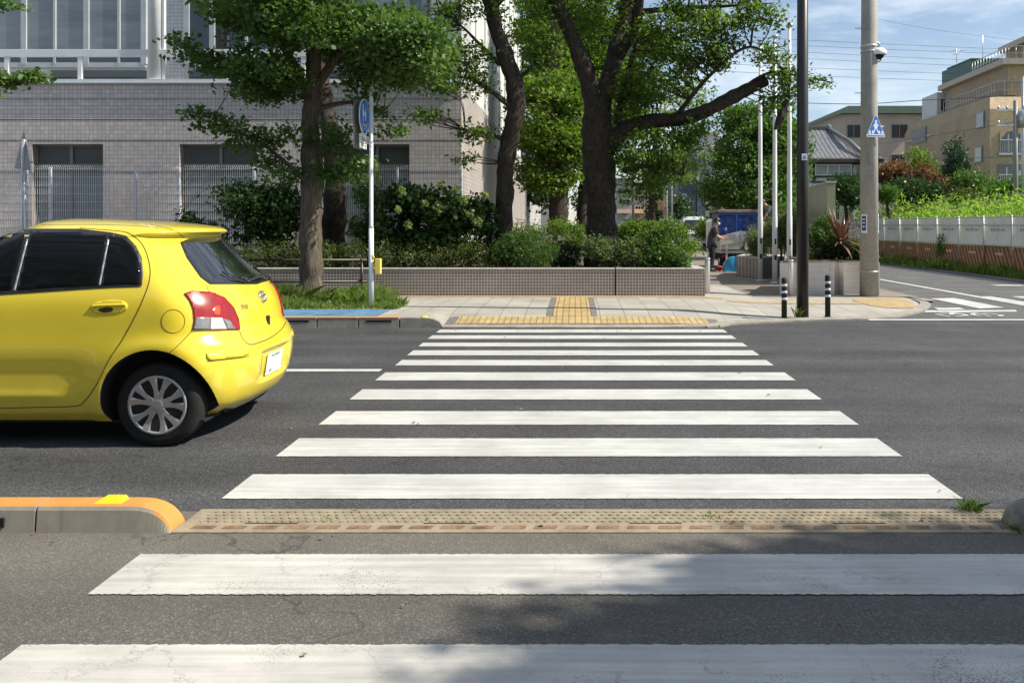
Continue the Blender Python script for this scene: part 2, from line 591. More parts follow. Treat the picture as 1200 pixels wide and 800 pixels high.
b.poly([G(1148, 361.3, .009), G(1177, 360.3, .009), G(1118, 349, .009), G(1090, 349.7, .009)])
b.poly([G(1100, 363.0, .009), G(1131, 362.6, .009), G(1124, 360.3, .009), G(1108, 360.8, .009), G(1094, 360.3, .009)])
b.poly([(8.56, 14.9, .009), (8.72, 14.9, .009), (8.72, 70, .009), (8.56, 70, .009)])
b.poly([(8.74, 14.9, .009), (9.1, 14.9, .009), (8.95, 18.4, .009), (8.74, 18.4, .009)])
b.poly([(11.60, 17, .009), (11.74, 17, .009), (11.74, 70, .009), (11.60, 70, .009)])
b.poly([(10.7, 21.6, .009), (11.5, 21.6, .009), (11.5, 22.0, .009), (10.7, 22.0, .009)])
b.poly([(9.4, 18.0, .009), (10.6, 18.0, .009), (10.6, 18.4, .009), (9.4, 18.4, .009)])
tag(b.build('road_lines', M['line'], origin=(0, 12, 0)), kind='structure')
# worn bicycle symbol painted on the side street
b = MB()
def ring(b, c, r, w, z, n=18):
    for i in range(n):
        if rs.random() < 0.22: continue
        a0, a1 = 2 * math.pi * i / n, 2 * math.pi * (i + 1) / n
        b.poly([(c[0] + (r - w) * math.cos(a0), c[1] + (r - w) * math.sin(a0), z), (c[0] + r * math.cos(a0), c[1] + r * math.sin(a0), z),
                (c[0] + r * math.cos(a1), c[1] + r * math.sin(a1), z), (c[0] + (r - w) * math.cos(a1), c[1] + (r - w) * math.sin(a1), z)])
ring(b, (6.45, 14.62), .27, .09, .009); ring(b, (7.05, 14.62), .27, .09, .0092)
def bar(b, p, q, w, z):
    p, q = Vector((*p, z)), Vector((*q, z)); t = (q - p).normalized(); s = Vector((-t.y, t.x, 0)) * w / 2
    b.poly([p - s, p + s, q + s, q - s])
bar(b, (6.45, 14.62), (6.62, 15.0), .08, .0094); bar(b, (6.62, 15.02), (6.95, 15.02), .08, .0096); bar(b, (6.95, 15.0), (7.05, 14.62), .08, .0098)
bar(b, (6.6, 14.95), (6.72, 14.62), .07, .0100)
tag(b.build('road_bicycle_marking', M['line'], origin=(6.7, 14.7, 0)), kind='structure')

# flush median strip with pressed pattern and red inlays
m, N, L, bs = newmat('median strip concrete')
v = coords(N, L)
c = ramp(N, L, noise(N, L, v, 9, 6, 0.65), [(0.3, (0.21, 0.17, 0.115)), (0.7, (0.34, 0.29, 0.20))])
L.new(c, bs.inputs['Base Color']); bs.inputs['Roughness'].default_value = 0.9
bump(N, L, bs, noise(N, L, v, 120, 4, 0.7), 0.5, 0.006)
M['median'] = m
M['inlay'] = mat('worn red inlay', (0.22, 0.13, 0.08), 0.85, var=0.5, scale=14, bumpy=0.4, fine=90)
b = MB()
b.box((-2.02, 4.27, -0.03), (2.62, 4.62, 0.006))
for r_ in range(4):
    y = 4.425 + r_ * 0.048
    for i in range(105):
        x = -1.95 + i * 0.0425 + (0.021 if r_ % 2 else 0)
        b.prism([(x, y, .006), (x + .016, y - .012, .006), (x + .030, y - .003, .006), (x + .016, y + .012, .006)], (0, 0, .003 + rs.random() * .002))
for i in range(28):
    x = -1.95 + i * 0.158
    b.prism([(x, 4.315, .004), (x + .115, 4.315, .004), (x + .125, 4.362, .004), (x + .010, 4.362, .004)], (0, 0, .0035 + rs.random() * .001), mi=1)
for x in (-1.7, -.78, .28, 1.33):
    b.box((x, 4.392, .003), (x + .27, 4.402, .008), mi=2)
tag(b.build('median_strip', [M['median'], M['inlay'], M['dark']]), kind='structure')

# near kerb block of the median, orange top
def kerb_profile(y0, y1, h, bev):
    return [(y0, -.03), (y0 - .012, 0.0), (y0, h - bev), (y0 + bev * .35, h - bev * .3), (y0 + bev, h), (y1 - bev, h), (y1 - bev * .35, h - bev * .3), (y1, h - bev), (y1, -.03)]


M['kerb_side'] = mat_tile('median kerb concrete', (0.42, 0.385, 0.32), (0.10, 0.09, 0.08), 1.0, 'XZ', msize=0.0, var=0.25, rough=0.9, big=9, stain=(0.05, 0.045, 0.04))
k = thing('median_kerb', 'long low median kerb with orange painted top and rounded end at the crossing', 'kerb', (-4, 4.36, 0))
def kerb_block(xa, xb, y0, y1, h, top_m, side_m, round_end, name, parent, slot=None):
    b = MB()
    n = 2 if not round_end else 14
    xs = [xa, xb - round_end] if round_end else [xa, xb]
    xs = xs + ([xb - round_end + round_end * math.sin(math.pi / 2 * i / 12) for i in range(1, 13)] if round_end else [])
    rings = []
    for x in xs:
        hh = h
        if round_end and x > xb - round_end:
            t = (x - (xb - round_end)) / round_end
            hh = h * max(0.0, 1 - t ** 2.6) ** (1 / 1.8)
        hh = max(hh, 0.004)
        sh = 0.0
        pr = kerb_profile(y0, y1, 1.0 * hh, min(.025, hh * .5))
        rings.append([b.bm.verts.new((x, yy, zz)) for yy, zz in pr])
    for i in range(len(rings) - 1):
        for q in range(len(pr) - 1):
            f = b.bm.faces.new((rings[i][q], rings[i + 1][q], rings[i + 1][q + 1], rings[i][q + 1]))
            f.material_index = 1 if 2 < q < 6 or (2 <= q <= 6 and round_end and i > 5) else 0
            f.smooth = False
    b.bm.faces.new(rings[0]); b.bm.faces.new(rings[-1][::-1])
    bmesh.ops.recalc_face_normals(b.bm, faces=b.bm.faces[:])
    if slot:
        b.box((slot[0], y0 - .016, slot[1]), (slot[2], y0 + .02, slot[3]), mi=2)
    return b.build(name, [side_m, top_m, M['dark']], parent)
kerb_block(-2.70, -2.03, 4.285, 4.44, .135, M['orange'], M['kerb_side'], .22, 'end_block', k)
kerb_block(-5.0, -2.712, 4.285, 4.44, .135, M['orange'], M['kerb_side'], 0, 'block', k, slot=(-3.2, .03, -2.86, .075))
kerb_block(-7.3, -5.012, 4.285, 4.44, .135, M['orange'], M['kerb_side'], 0, 'block', k)
kerb_block(-9.6, -7.312, 4.285, 4.44, .135, M['orange'], M['kerb_side'], 0, 'block', k)
b = MB()
b.prism([(-2.435, 4.31, .1352), (-2.295, 4.31, .1352), (-2.32, 4.325, .150), (-2.41, 4.325, .150)], (0, .085, 0))
b.build('reflector', M['yellow_stud'], k)
k = thing('median_kerb', 'grey rounded kerb end poking in at the right edge of the crossing', 'kerb', (3.5, 4.36, 0))
b = MB()
rings = []
for i in range(10):
    t = i / 9
    x = 2.20 + .26 * (1 - math.cos(math.pi / 2 * t)) if i < 9 else 5.0
    hh = .15 * math.sin(math.pi / 2 * min(1, t * 1.05)) ** .75 if i else 0.012
    rings.append([b.bm.verts.new((x, yy, zz)) for yy, zz in kerb_profile(4.25 + .08 * (1 - t) ** 2, 4.46 - .06 * (1 - t) ** 2, max(hh, .01), min(.04, max(hh, .01) * .5))])
for i in range(9):
    for q in range(8):
        b.bm.faces.new((rings[i][q], rings[i + 1][q], rings[i + 1][q + 1], rings[i][q + 1]))
b.bm.faces.new(rings[0]); b.bm.faces.new(rings[-1][::-1])
bmesh.ops.recalc_face_normals(b.bm, faces=b.bm.faces[:])
b.build('end_block', M['kerb_grime'], k, smooth=True)
b = MB(); b.box((5.01, 4.25, 0), (7.0, 4.46, .15), .02); b.build('block', M['kerb_grime'], k)

# ------------------------------------------------------------------ far pavement
EDGE = [(-90, 12.98), (-2.02, 12.98), (-1.98, 12.76), (1.6, 12.78), (2.49, 13.25), (3.5, 13.66), (4.56, 13.88), (5.23, 14.2), (5.9, 14.9), (6.45, 15.76), (6.84, 16.6), (7.0, 17.6), (7.1, 19)]


def edge_y(x):
    for (a, ya), (c, yc) in zip(EDGE, EDGE[1:]):
        if x <= c: return ya + (yc - ya) * (x - a) / (c - a)
    return 19.0


def sm(t):
    t = max(0, min(1, t)); return t * t * (3 - 2 * t)


def zwalk(x, y):
    top = .14 - .08 * sm((x - 2) / 2)
    lo = .14 if x < -2.0 else .02
    if x < -2.0: lo = .14 - .0 * x
    t = sm((y - edge_y(x) - .05) / 1.6)
    side = sm((-2.0 - x) / .25) if x < -2.0 else 0
    lo = .02 + (.12) * side
    return lo + (top - lo) * t


M['paving'] = mat_tile('pavement slabs', (0.37, 0.35, 0.31), (0.20, 0.185, 0.16), 0.40, 'XY', msize=0.014, var=0.10, rough=0.85, rowh=0.40, offset=0.0, big=1.5, stain=None)
M['path_paving'] = mat_tile('path slabs', (0.22, 0.19, 0.155), (0.14, 0.12, 0.10), 0.3, 'XY', msize=0.012, var=0.12, rough=0.85, big=1.2)
b = MB()
xs = [-90, -60, -30, -20, -15, -12, -10, -8, -6, -5, -4, -3, -2.5, -2.26] + [-2.24 + .12 * i for i in range(78)] + [7.05]
xs = [x for x in xs if x <= 7.1]
NJ = 16
prev = None
for x in xs:
    y0 = edge_y(x); y1 = 21.2
    col_ = [b.bm.verts.new((x, y0 + (y1 - y0) * (j / NJ) ** 1.3, zwalk(x, y0 + (y1 - y0) * (j / NJ) ** 1.3))) for j in range(NJ + 1)]
    if prev:
        for j in range(NJ):
            f = b.bm.faces.new((prev[j], col_[j], col_[j + 1], prev[j + 1])); f.smooth = True
    prev = col_
tag(b.build('pavement', M['paving'], origin=(0, 13, 0)), kind='structure')
b = MB(); b.grid(2.68, 7.1, 17.6, 60, 4, 4, lambda x, y: .066 + .0 * y)
tag(b.build('garden_path', M['path_paving'], origin=(4, 18, 0)), kind='structure')
# flush kerb stones round the corner
b = MB()
ed = [Vector((x, y, 0)) for x, y in EDGE[2:]] + [Vector((7.12, 40, 0))]
ed = catmull(ed, 5)
for i in range(len(ed) - 1):
    p, q = ed[i], ed[i + 1]
    t = (q - p).normalized(); n = Vector((-t.y, t.x, 0))
    zp, zq = .028, .028
    o0, o1 = p - n * .06, q - n * .06
    i0, i1 = p + n * .13, q + n * .13
    for a, c, d, e in ((o0, o1, i1, i0),):
        b.poly([a + Vector((0, 0, zp)), c + Vector((0, 0, zq)), d + Vector((0, 0, zq + .018)), e + Vector((0, 0, zp + .018))])
        b.poly([a + Vector((0, 0, -.02)), c + Vector((0, 0, -.02)), c + Vector((0, 0, zq)), a + Vector((0, 0, zp))])
bmesh.ops.remove_doubles(b.bm, verts=b.bm.verts[:], dist=.001)
tag(b.build('flush_kerb', M['concrete'], origin=(2, 13, 0)), kind='structure')

# raised kerb on the far side, blocks with drain slots and an orange stripe
k = thing('roadside_kerb', 'grey roadside kerb with drain slots and orange stripe, far side behind the car', 'kerb', (-8, 12.9, 0))
x = -2.64; i = 0
while x > -16:
    xa = x - .62
    b = MB(); b.box((xa + .006, 12.82, -.03), (x - .006, 12.975, .150), .012)
    b.box((xa + .006, 12.815, .1515), (x - .006, 12.97, .156), mi=1)
    if i % 2 == 0: b.box((xa + .12, 12.816, .085), (x - .12, 12.84, .115), mi=2)
    b.build('block', [M['concrete'], M['orange'], M['dark']], k)
    x = xa; i += 1
b = MB(); pts = [(-2.63, 12.82, -.03), (-1.99, 12.82, -.03), (-2.0, 12.82, .03), (-2.04, 12.82, .09), (-2.12, 12.82, .13), (-2.24, 12.82, .15), (-2.63, 12.82, .15)]
b.prism(pts, (0, .155, 0)); b.build('end_block', M['concrete'], k)
b = MB(); b.ball((-2.28, 12.9, .15), .055, 2, (1, .8, .5)); b.build('reflector', M['yellow_stud'], k)

# blue painted cycle strip behind the kerb and grass verge
b = MB(); b.grid(-16, -3.05, 13.0, 14.15, 60, 4, lambda x, y: .146)
tag(b.build('cycle_lane', M['blue_lane'], origin=(-5, 13, 0)), kind='structure')
b = MB(); b.grid(-16, -1.9, 14.15, 16.9, 10, 4, lambda x, y: .150 if x < -3.2 else .1445)
# tactile paving
M['tact_row'] = mat_tile('tactile slabs', (0.47, 0.34, 0.15), (0.26, 0.19, 0.10), 0.10, 'XY', msize=0.022, var=0.10, rough=0.7, rowh=0.30, big=3)
b.bm.free()
def on_walk(b, x0, x1, y0, y1, dz, nx=12, ny=8):
    b.grid(x0, x1, y0, y1, nx, ny, lambda x, y: zwalk(x, y) + dz)
b = MB(); on_walk(b, -1.84, 2.08, 13.06, 13.60, .010, 40, 6); on_walk(b, -.355, .25, 13.62, 16.55, .010, 6, 20)
tag(b.build('tactile_paving', M['tact_row'], origin=(0, 14, 0)), kind='structure')
b = MB()
on_walk(b, -.46, -.365, 13.62, 16.55, .006, 2, 20); on_walk(b, .26, .355, 13.62, 16.55, .006, 2, 20)
on_walk(b, 2.09, 2.24, 13.06, 13.6, .006, 2, 6); on_walk(b, -2.0, -1.85, 13.06, 13.6, .006, 2, 6)
for i in range(26): on_walk(b, -1.95 + i * .155, -1.95 + i * .155 + .10, 12.95, 13.04, .006, 1, 1)
for (x0, y0) in ((-3.4, 14.9), (-1.95, 14.9), (-.9, 15.6), (-3.0, 15.9), (.9, 15.1)):
    for q in range(3): on_walk(b, x0, x0 + .4, y0 + q * .2, y0 + q * .2 + .012, .006, 1, 1)
tag(b.build('paving_borders', M['tactile_grey'], origin=(0, 14, 0)), kind='structure')
M['tan'] = mat('tan paving', (0.40, 0.29, 0.15), 0.85, var=0.2, scale=5, fine=40, bumpy=0.3)
b = MB(); on_walk(b, -4.4, 2.9, 16.58, 16.92, .006, 40, 2)
on_walk(b, 2.9, 6.0, 16.0, 16.4, .006, 30, 2)
cx, cy = 6.1, 16.55
pl = [(5.45, 15.75), (5.9, 15.5), (6.25, 15.75), (6.45, 16.2), (6.6, 16.8), (6.55, 17.25), (5.9, 17.3), (5.5, 16.9)]
vc = b.bm.verts.new((cx, cy, zwalk(cx, cy) + .012))
pv = [b.bm.verts.new((p.x, p.y, zwalk(p.x, p.y) + .008)) for p in catmull([(x, y, 0) for x, y in pl], 4, True)]
for i in range(len(pv)): b.bm.faces.new((pv[i], pv[(i + 1) % len(pv)], vc))
tag(b.build('tan_paving', M['tan'], origin=(0, 16, 0)), kind='structure')

# ------------------------------------------------------------------ office building behind the hedge
M['fac'] = mat_tile('facade tile', (0.60, 0.545, 0.52), (0.34, 0.31, 0.305), 0.105, 'XZ', msize=0.015, var=0.12, rough=0.38, big=0.5, stain=(0.44, 0.40, 0.385))
M['fac_side'] = mat_tile('facade tile side', (0.50, 0.45, 0.42), (0.26, 0.235, 0.23), 0.105, 'YZ', msize=0.013, var=0.09, rough=0.38, big=0.5)
M['fac_up'] = mat_tile('upper facade tile', (0.58, 0.59, 0.60), (0.30, 0.31, 0.33), 0.105, 'XZ', msize=0.013, var=0.06, rough=0.4, big=0.5)
M['white_panel'] = mat('white panel', (0.66, 0.66, 0.64), 0.5, var=0.06, scale=0.6)
M['grey_wall'] = mat('grey render wall', (0.42, 0.41, 0.40), 0.8, var=0.12, scale=0.8)
M['ledge'] = mat('ledge metal', (0.58, 0.62, 0.65), 0.4, var=0.06)
def glassmat(name, col, rough=0.06, blinds=None, refl=0.6):
    m, N, L, b = newmat(name)
    v = coords(N, L)
    if blinds:
        sx = coords(N, L, 'ZXY', None)
        w = N.new("ShaderNodeTexWave"); w.inputs['Scale'].default_value = blinds[0]; w.inputs['Distortion'].default_value = 1.2; w.inputs['Detail'].default_value = 2
        w.bands_direction = 'X'
        L.new(sx if blinds[2] == 'h' else v, w.inputs['Vector'])
        n = noise(N, L, coords(N, L, None, (.5, .5, 3)), 1.2, 4, 0.6)
        c = ramp(N, L, w.outputs['Fac'], [(0.2, tuple(x * blinds[1] for x in col)), (0.8, col)])
        c = mixc(N, L, 1.0, c, ramp(N, L, n, [(0.3, 0.7), (0.7, 1.15)]), 'MULTIPLY')
        L.new(c, b.inputs['Base Color'])
    else:
        L.new(ramp(N, L, noise(N, L, v, 1.3, 3, 0.5), [(0.3, tuple(x * .7 for x in col)), (0.7, tuple(x * 1.3 for x in col))]), b.inputs['Base Color'])
    b.inputs['Roughness'].default_value = 0.5 if blinds else rough
    b.inputs['Coat Weight'].default_value = 1.0
    b.inputs['Coat Roughness'].default_value = rough
    b.inputs['Specular IOR Level'].default_value = refl
    return m
M['glass_blind'] = glassmat('window with blinds', (0.20, 0.235, 0.25), 0.05, (9, 0.8, 'h'))
M['glass_dark'] = glassmat('dark window', (0.02, 0.024, 0.028), 0.04)
M['glass_net'] = glassmat('window with net curtain', (0.26, 0.30, 0.32), 0.06, (14, 0.5, 'v'))
M['glass_low'] = glassmat('window with dim curtain', (0.075, 0.080, 0.078), 0.06, (14, 0.5, 'v'))

YF = 22.0
bld = thing('office_building', 'pinkish grey tiled office building with white balcony rail behind the hedge', 'building', (-14, YF, 0))
b = MB()
ops = [(-18.4, -16.5), (-14.0, -12.17), (-10.2, -8.2), (-6.0, -4.27)]
zt, zs_, zh = 5.18, .95, 3.63
b.box((-30, YF, 0), (-2.93, YF + .35, zs_))
b.box((-30, YF, zh), (-2.93, YF + .35, zt))
xs = [-30] + [v for o in ops for v in o] + [-2.93]
for i in range(0, len(xs), 2):
    b.box((xs[i], YF, zs_ + .0), (xs[i + 1], YF + .35, zh))
bmesh.ops.remove_doubles(b.bm, verts=b.bm.verts[:], dist=.0001)
b.box((-3.72, YF + .002, zt + .12), (-2.932, YF + 2.0, 12), mi=1)        # corner pier of the upper storeys
b.box((-30, YF + 2.2, zt - .2), (-3.0, YF + 2.4, 12), mi=1)
b.build('wall', [M['fac'], M['fac_up']], bld)
b = MB(); b.box((-3.25, YF + .36, 0), (-2.935, 50, zt - .02)); b.build('side_wall', M['fac_side'], bld)
b = MB(); b.box((-3.3, YF + 2.02, zt), (-2.94, 46, 12.2))
for i in range(9):
    y = YF + 3.0 + i * 2.6
    b.box((-2.945, y, zt + .1), (-2.90, y + .07, 12.1), mi=1)
b.build('side_panels', [M['white_panel'], M['frame']], bld)
b = MB(); b.box((-30, YF + .4, zt - .6), (-3.3, YF + 2.2, zt - .2)); b.box((-30, YF + 2.5, 11.8), (-3.0, 45, 12.3)); b.build('floor_slab', M['grey_wall'], bld)
b = MB(); b.box((-30, YF - .10, zt), (-2.88, YF + .42, zt + .045), .004); b.box((-30, YF - .07, zt + .05), (-2.9, YF + .4, zt + .115), .004); b.build('ledge', M['ledge'], bld)
# dark horizontal movement joints in the tiling
b = MB()
for z in (4.78, 4.25, 3.72, 2.9): b.box((-30, YF - .004, z), (-2.935, YF + .01, z + .016))
for x in (-15.2, -11.2, -7.2, -3.6):
    pass
b.build('tile_joint', M['dark'], bld)
# ground floor windows
for (x0, x1) in ops:
    w = MB(); yy = YF + .17
    fr = .05
    w.box((x0, yy, zh - fr), (x1, yy + .06, zh)); w.box((x0, yy, zs_), (x1, yy + .06, zs_ + fr))
    w.box((x0, yy, zs_ + fr), (x0 + fr, yy + .06, zh - fr)); w.box((x1 - fr, yy, zs_ + fr), (x1, yy + .06, zh - fr))
    w.box((x0 + fr, yy - .01, 3.02), (x1 - fr, yy + .07, 3.13))
    w.box((x0 + .1, yy - .13, 2.96), (x1 - .02, yy - .015, 2.995))
    mx_ = (x0 + x1) / 2
    w.box((mx_ - .04, yy - .005, 3.13), (mx_ + .04, yy + .065, zh - fr)); w.box((mx_ - .03, yy - .005, zs_ + fr), (mx_ + .03, yy + .065, 3.02))
    wo_ = w.build('window', M['bronze'], bld)
    g = MB(); g.box((x0 + .01, yy + .03, 3.12), (x1 - .01, yy + .045, zh - .02)); g.build('pane', M['glass_low'], wo_)
    g = MB(); g.box((x0 + .01, yy + .03, zs_ + .02), (x1 - .01, yy + .045, 3.03)); g.build('pane', M['glass_net'], wo_)
# upper storey windows, at Y = 24.2
YU = YF + 2.2
def ux(px): return (px - VX) * YU / FPX
def uz(py): return CAMH + (VY - py) * YU / FPX
for gi, (a, c, mull) in enumerate([(-250, -55, (-190, -155, -118)), (-45, 172, (30, 66, 103, 141)), (218, 330, (250, 290)), (345, 440, (380, 410)), (455, 500, (478,))]):
    w = MB(); x0, x1 = ux(a), ux(c)
    zz0, zz1 = uz(78), 8.6
    for z0, z1 in ((zz1, zz1 + .1), (uz(67.5), uz(65)), (uz(79.5), uz(74))):
        w.box((x0, YU - .09, z0), (x1, YU + .02, z1))
    ms = [a + 2] + list(mull) + [c - 2]
    for q, mm_ in enumerate(ms):
        hw = .075 if q % 2 == 1 or q in (0, len(ms) - 1) else .035
        w.box((ux(mm_) - hw, YU - .10, zz0 + .05), (ux(mm_) + hw, YU + .01, zz1))
    wo_ = w.build('window', M['frame'], bld)
    g = MB(); g.box((x0, YU - .05, uz(65)), (x1, YU - .03, zz1)); g.build('pane', M['glass_blind'] if gi != 2 else M['glass_dark'], wo_)
    g = MB(); g.box((x0, YU - .05, zz0), (x1, YU - .03, uz(67.5))); g.build('pane', M['glass_dark'], wo_)
    w = MB(); w.box((x0 + (x1 - x0) * .48 if gi == 1 else x0 + .1, YU - .03, uz(95)), (x1, YU + .0, uz(83)))
    w.build('vent_opening', M['glass_dark'], bld)
# white balcony rail and column
YB = YF + .05
def bx(px): return (px - VX) * YB / FPX
def bz(py): return CAMH + (VY - py) * YB / FPX
rail = MB()
rail.box((-30, YB, bz(66.5)), (bx(524), YB + .10, bz(58)), .006)
for px in (-170, -80, 7, 93, 268, 355, 440): rail.box((bx(px) - .055, YB + .01, zt + .12), (bx(px) + .055, YB + .09, bz(66.5)), .004)
rail.build('balcony_rail', M['white'], bld)
cb = MB(); cb.tube([(bx(180), YF + .12, zt + .116), (bx(180), YF + .12, 12)], .17, 24); cb.box((bx(189), YF + .1, zt + .116), (bx(191.5), YF + .2, 12)); cb.build('column', M['white'], bld)

# low wall running back along the same line
b = MB(); b.box((-3.0, 50.05, 0), (-2.9, 72, 4.4)); b.box((-3.05, 50.05, 4.4), (-2.85, 72, 4.5))
o = b.build('boundary_wall', M['grey_wall']); tag(o, 'pale sunlit wall running back from the office building corner', 'wall')
b = MB(); b.box((-6, 74, 0), (-.7, 78, 9.0)); b.box((-6.1, 73.9, 9.0), (-.6, 78.1, 9.3)); o = b.build('annex_building', M['grey_wall']); tag(o, 'plain grey annex closing the lane behind the yellow green trees', 'building')

# ------------------------------------------------------------------ mesh fence in front of the building
fe = thing('mesh_fence', 'pale vertical bar mesh fence standing before the ground floor windows', 'fence', (-10, 20.6, 0))
YM = 20.6
fz = CAMH + (264 - 197) * YM / 1000
b = MB()
def fbars(x0, x1, hi):
    x = x0
    while x < x1:
        b.box((x, YM, .3), (x + .008, YM + .008, hi)); 
        b.prism([(x, YM, hi), (x + .011, YM, hi), (x + .011, YM - .05, hi + .06), (x, YM - .05, hi + .06)], (0, .008, .004))
        x += .052
    z = .5
    while z < hi:
        b.box((x0, YM - .007, z), (x1, YM - .001, z + .006)); z += .2
fbars(-16.0, (137 - 674) * YM / 1000, fz); fbars((159 - 674) * YM / 1000, (545 - 674) * YM / 1000, fz)
b.build('wire_mesh', M['white'], fe)
for px in (-60, 30, 58, 158, 208, 297, 380, 465, 540):
    x = (px - 674) * YM / 1000
    b = MB(); b.box((x - .025, YM + .014, .3), (x + .025, YM + .06, fz + .02)); b.build('post', M['white'], fe)

# ------------------------------------------------------------------ planters
M['pl_tile'] = mat_tile('planter tile', (0.175, 0.14, 0.135), (0.50, 0.475, 0.45), 0.060, 'XZ', msize=0.0125, var=0.14, rough=0.5, big=1.2)
M['pl_tile_y'] = mat_tile('planter tile side', (0.175, 0.14, 0.135), (0.50, 0.475, 0.45), 0.060, 'YZ', msize=0.0125, var=0.14, rough=0.5, big=1.2)
M['cap'] = mat('pale cap tile', (0.50, 0.47, 0.43), 0.7, var=0.15, scale=6, fine=30)
pt = thing('long_planter', 'long low mosaic tiled planter wall facing the crossing', 'planter', (-3, 17, .14))
Y0 = 16.95
def planter_part(x0, x1, y0, y1, z0, z1, parent, front, side, cap, name='wall', t=.18, capov=.01):
    b = MB(); b.box((x0, y0, z0), (x1, y0 + t, z1))
    b.build(name, front, parent)
    b = MB(); b.box((x0, y0 - capov, z1), (x1, y0 + t + .01, z1 + .03), .006); b.build('cap', cap, parent)
xj = (721 - 674) * Y0 / 1000
planter_part(-16, -6.9, Y0, 0, .1, .66, pt, M['pl_tile'], None, M['cap'])
planter_part(-6.88, xj - .015, Y0, 0, .1, .66, pt, M['pl_tile'], None, M['cap'])
planter_part(xj + .015, 2.58, Y0, 0, .1, .66, pt, M['pl_tile'], None, M['cap'])
b = MB(); b.box((2.40, Y0 + .19, .1), (2.58, 21.5, .66)); b.build('wall', M['pl_tile_y'], pt)
b = MB(); b.box((2.39, Y0 + .19, .661), (2.59, 21.5, .69)); b.build('cap', M['cap'], pt)
b = MB(); b.grid(-16, 2.42, Y0 + .16, 21.9, 40, 10, lambda x, y: .60 + .03 * math.sin(x * 3) * math.cos(y * 2)); b.grid(-2.9, 2.6, 21.9, 60, 10, 10, lambda x, y: .60 - .0 * y); b.build('soil', M['soil'], pt)

# white ribbed planter boxes on the corner
M['rib'] = mat_tile('ribbed pale tile', (0.74, 0.69, 0.65), (0.36, 0.32, 0.31), 2.0, 'XZ', msize=0.010, var=0.06, rough=0.6, rowh=.045, big=2)
M['rib_y'] = mat_tile('ribbed pale tile side', (0.74, 0.69, 0.65), (0.36, 0.32, 0.31), 2.0, 'YZ', msize=0.010, var=0.06, rough=0.6, rowh=.045, big=2)
cp = thing('corner_planter', 'pale ribbed tile planter with red spiky plant on the street corner', 'planter', (5.4, 19.2, .06))
def ribbed(poly, z0, z1, parent):
    b = MB()
    n = len(poly)
    for i in range(n):
        p, q = poly[i], poly[(i + 1) % n]
        hor = abs(p[1] - q[1]) < abs(p[0] - q[0])
        f = b.poly([(p[0], p[1], z0), (q[0], q[1], z0), (q[0], q[1], z1), (p[0], p[1], z1)], mi=0 if hor else 1)
    b.build('wall', [M['rib'], M['rib_y']], parent)
    b = MB(); b.prism([(p[0] + (0.02 if p[0] > 5 else -.02) * 0, p[1], z1 + .001) for p in poly], (0, 0, .03)); b.build('cap', M['cap'], parent)
    b = MB(); b.prism([(p[0], p[1], z1 + .035) for p in [((x - 5.5) * .93 + 5.5, (y - 19.2) * .9 + 19.2) for x, y in poly]], (0, 0, .02)); b.build('soil', M['soil'], parent)
ribbed([(4.34, 18.1), (5.50, 18.1), (5.50, 18.5), (5.70, 18.5), (5.70, 18.1), (6.46, 18.1), (6.46, 20.6), (5.18, 20.6)], .05, .725, cp)
sp = thing('small_planter', 'small tiled planter box beside the flagpoles', 'planter', (5.0, 24, .06))
qa = [Vector((fx_ * 1.0, fy_, .05)) for fx_, fy_ in (((863 - VX) * .0250, 25.0), ((893 - VX) * .0236, 23.6), ((926 - VX) * .0250, 25.0), (6.2, 26.4), (5.2, 26.4))]
b = MB(); b.prism(qa, (0, 0, .57)); b.build('wall', M['pl_tile'], sp)
b = MB(); b.prism([Vector((p.x, p.y, .6215)) for p in qa], (0, 0, .03)); b.build('cap', M['cap'], sp)
lp = thing('low_planter', 'low dark planter bed behind the flagpoles', 'planter', (5.8, 22, .06))
b = MB(); b.box((6.35, 21.5, .05), (6.95, 21.7, .60)); b.build('wall', M['pl_tile'], lp)
b = MB(); b.box((6.35, 21.71, .05), (6.95, 24.9, .58)); b.build('soil', M['soil'], lp)

# ------------------------------------------------------------------ vegetation
NR = np.random.default_rng(11)


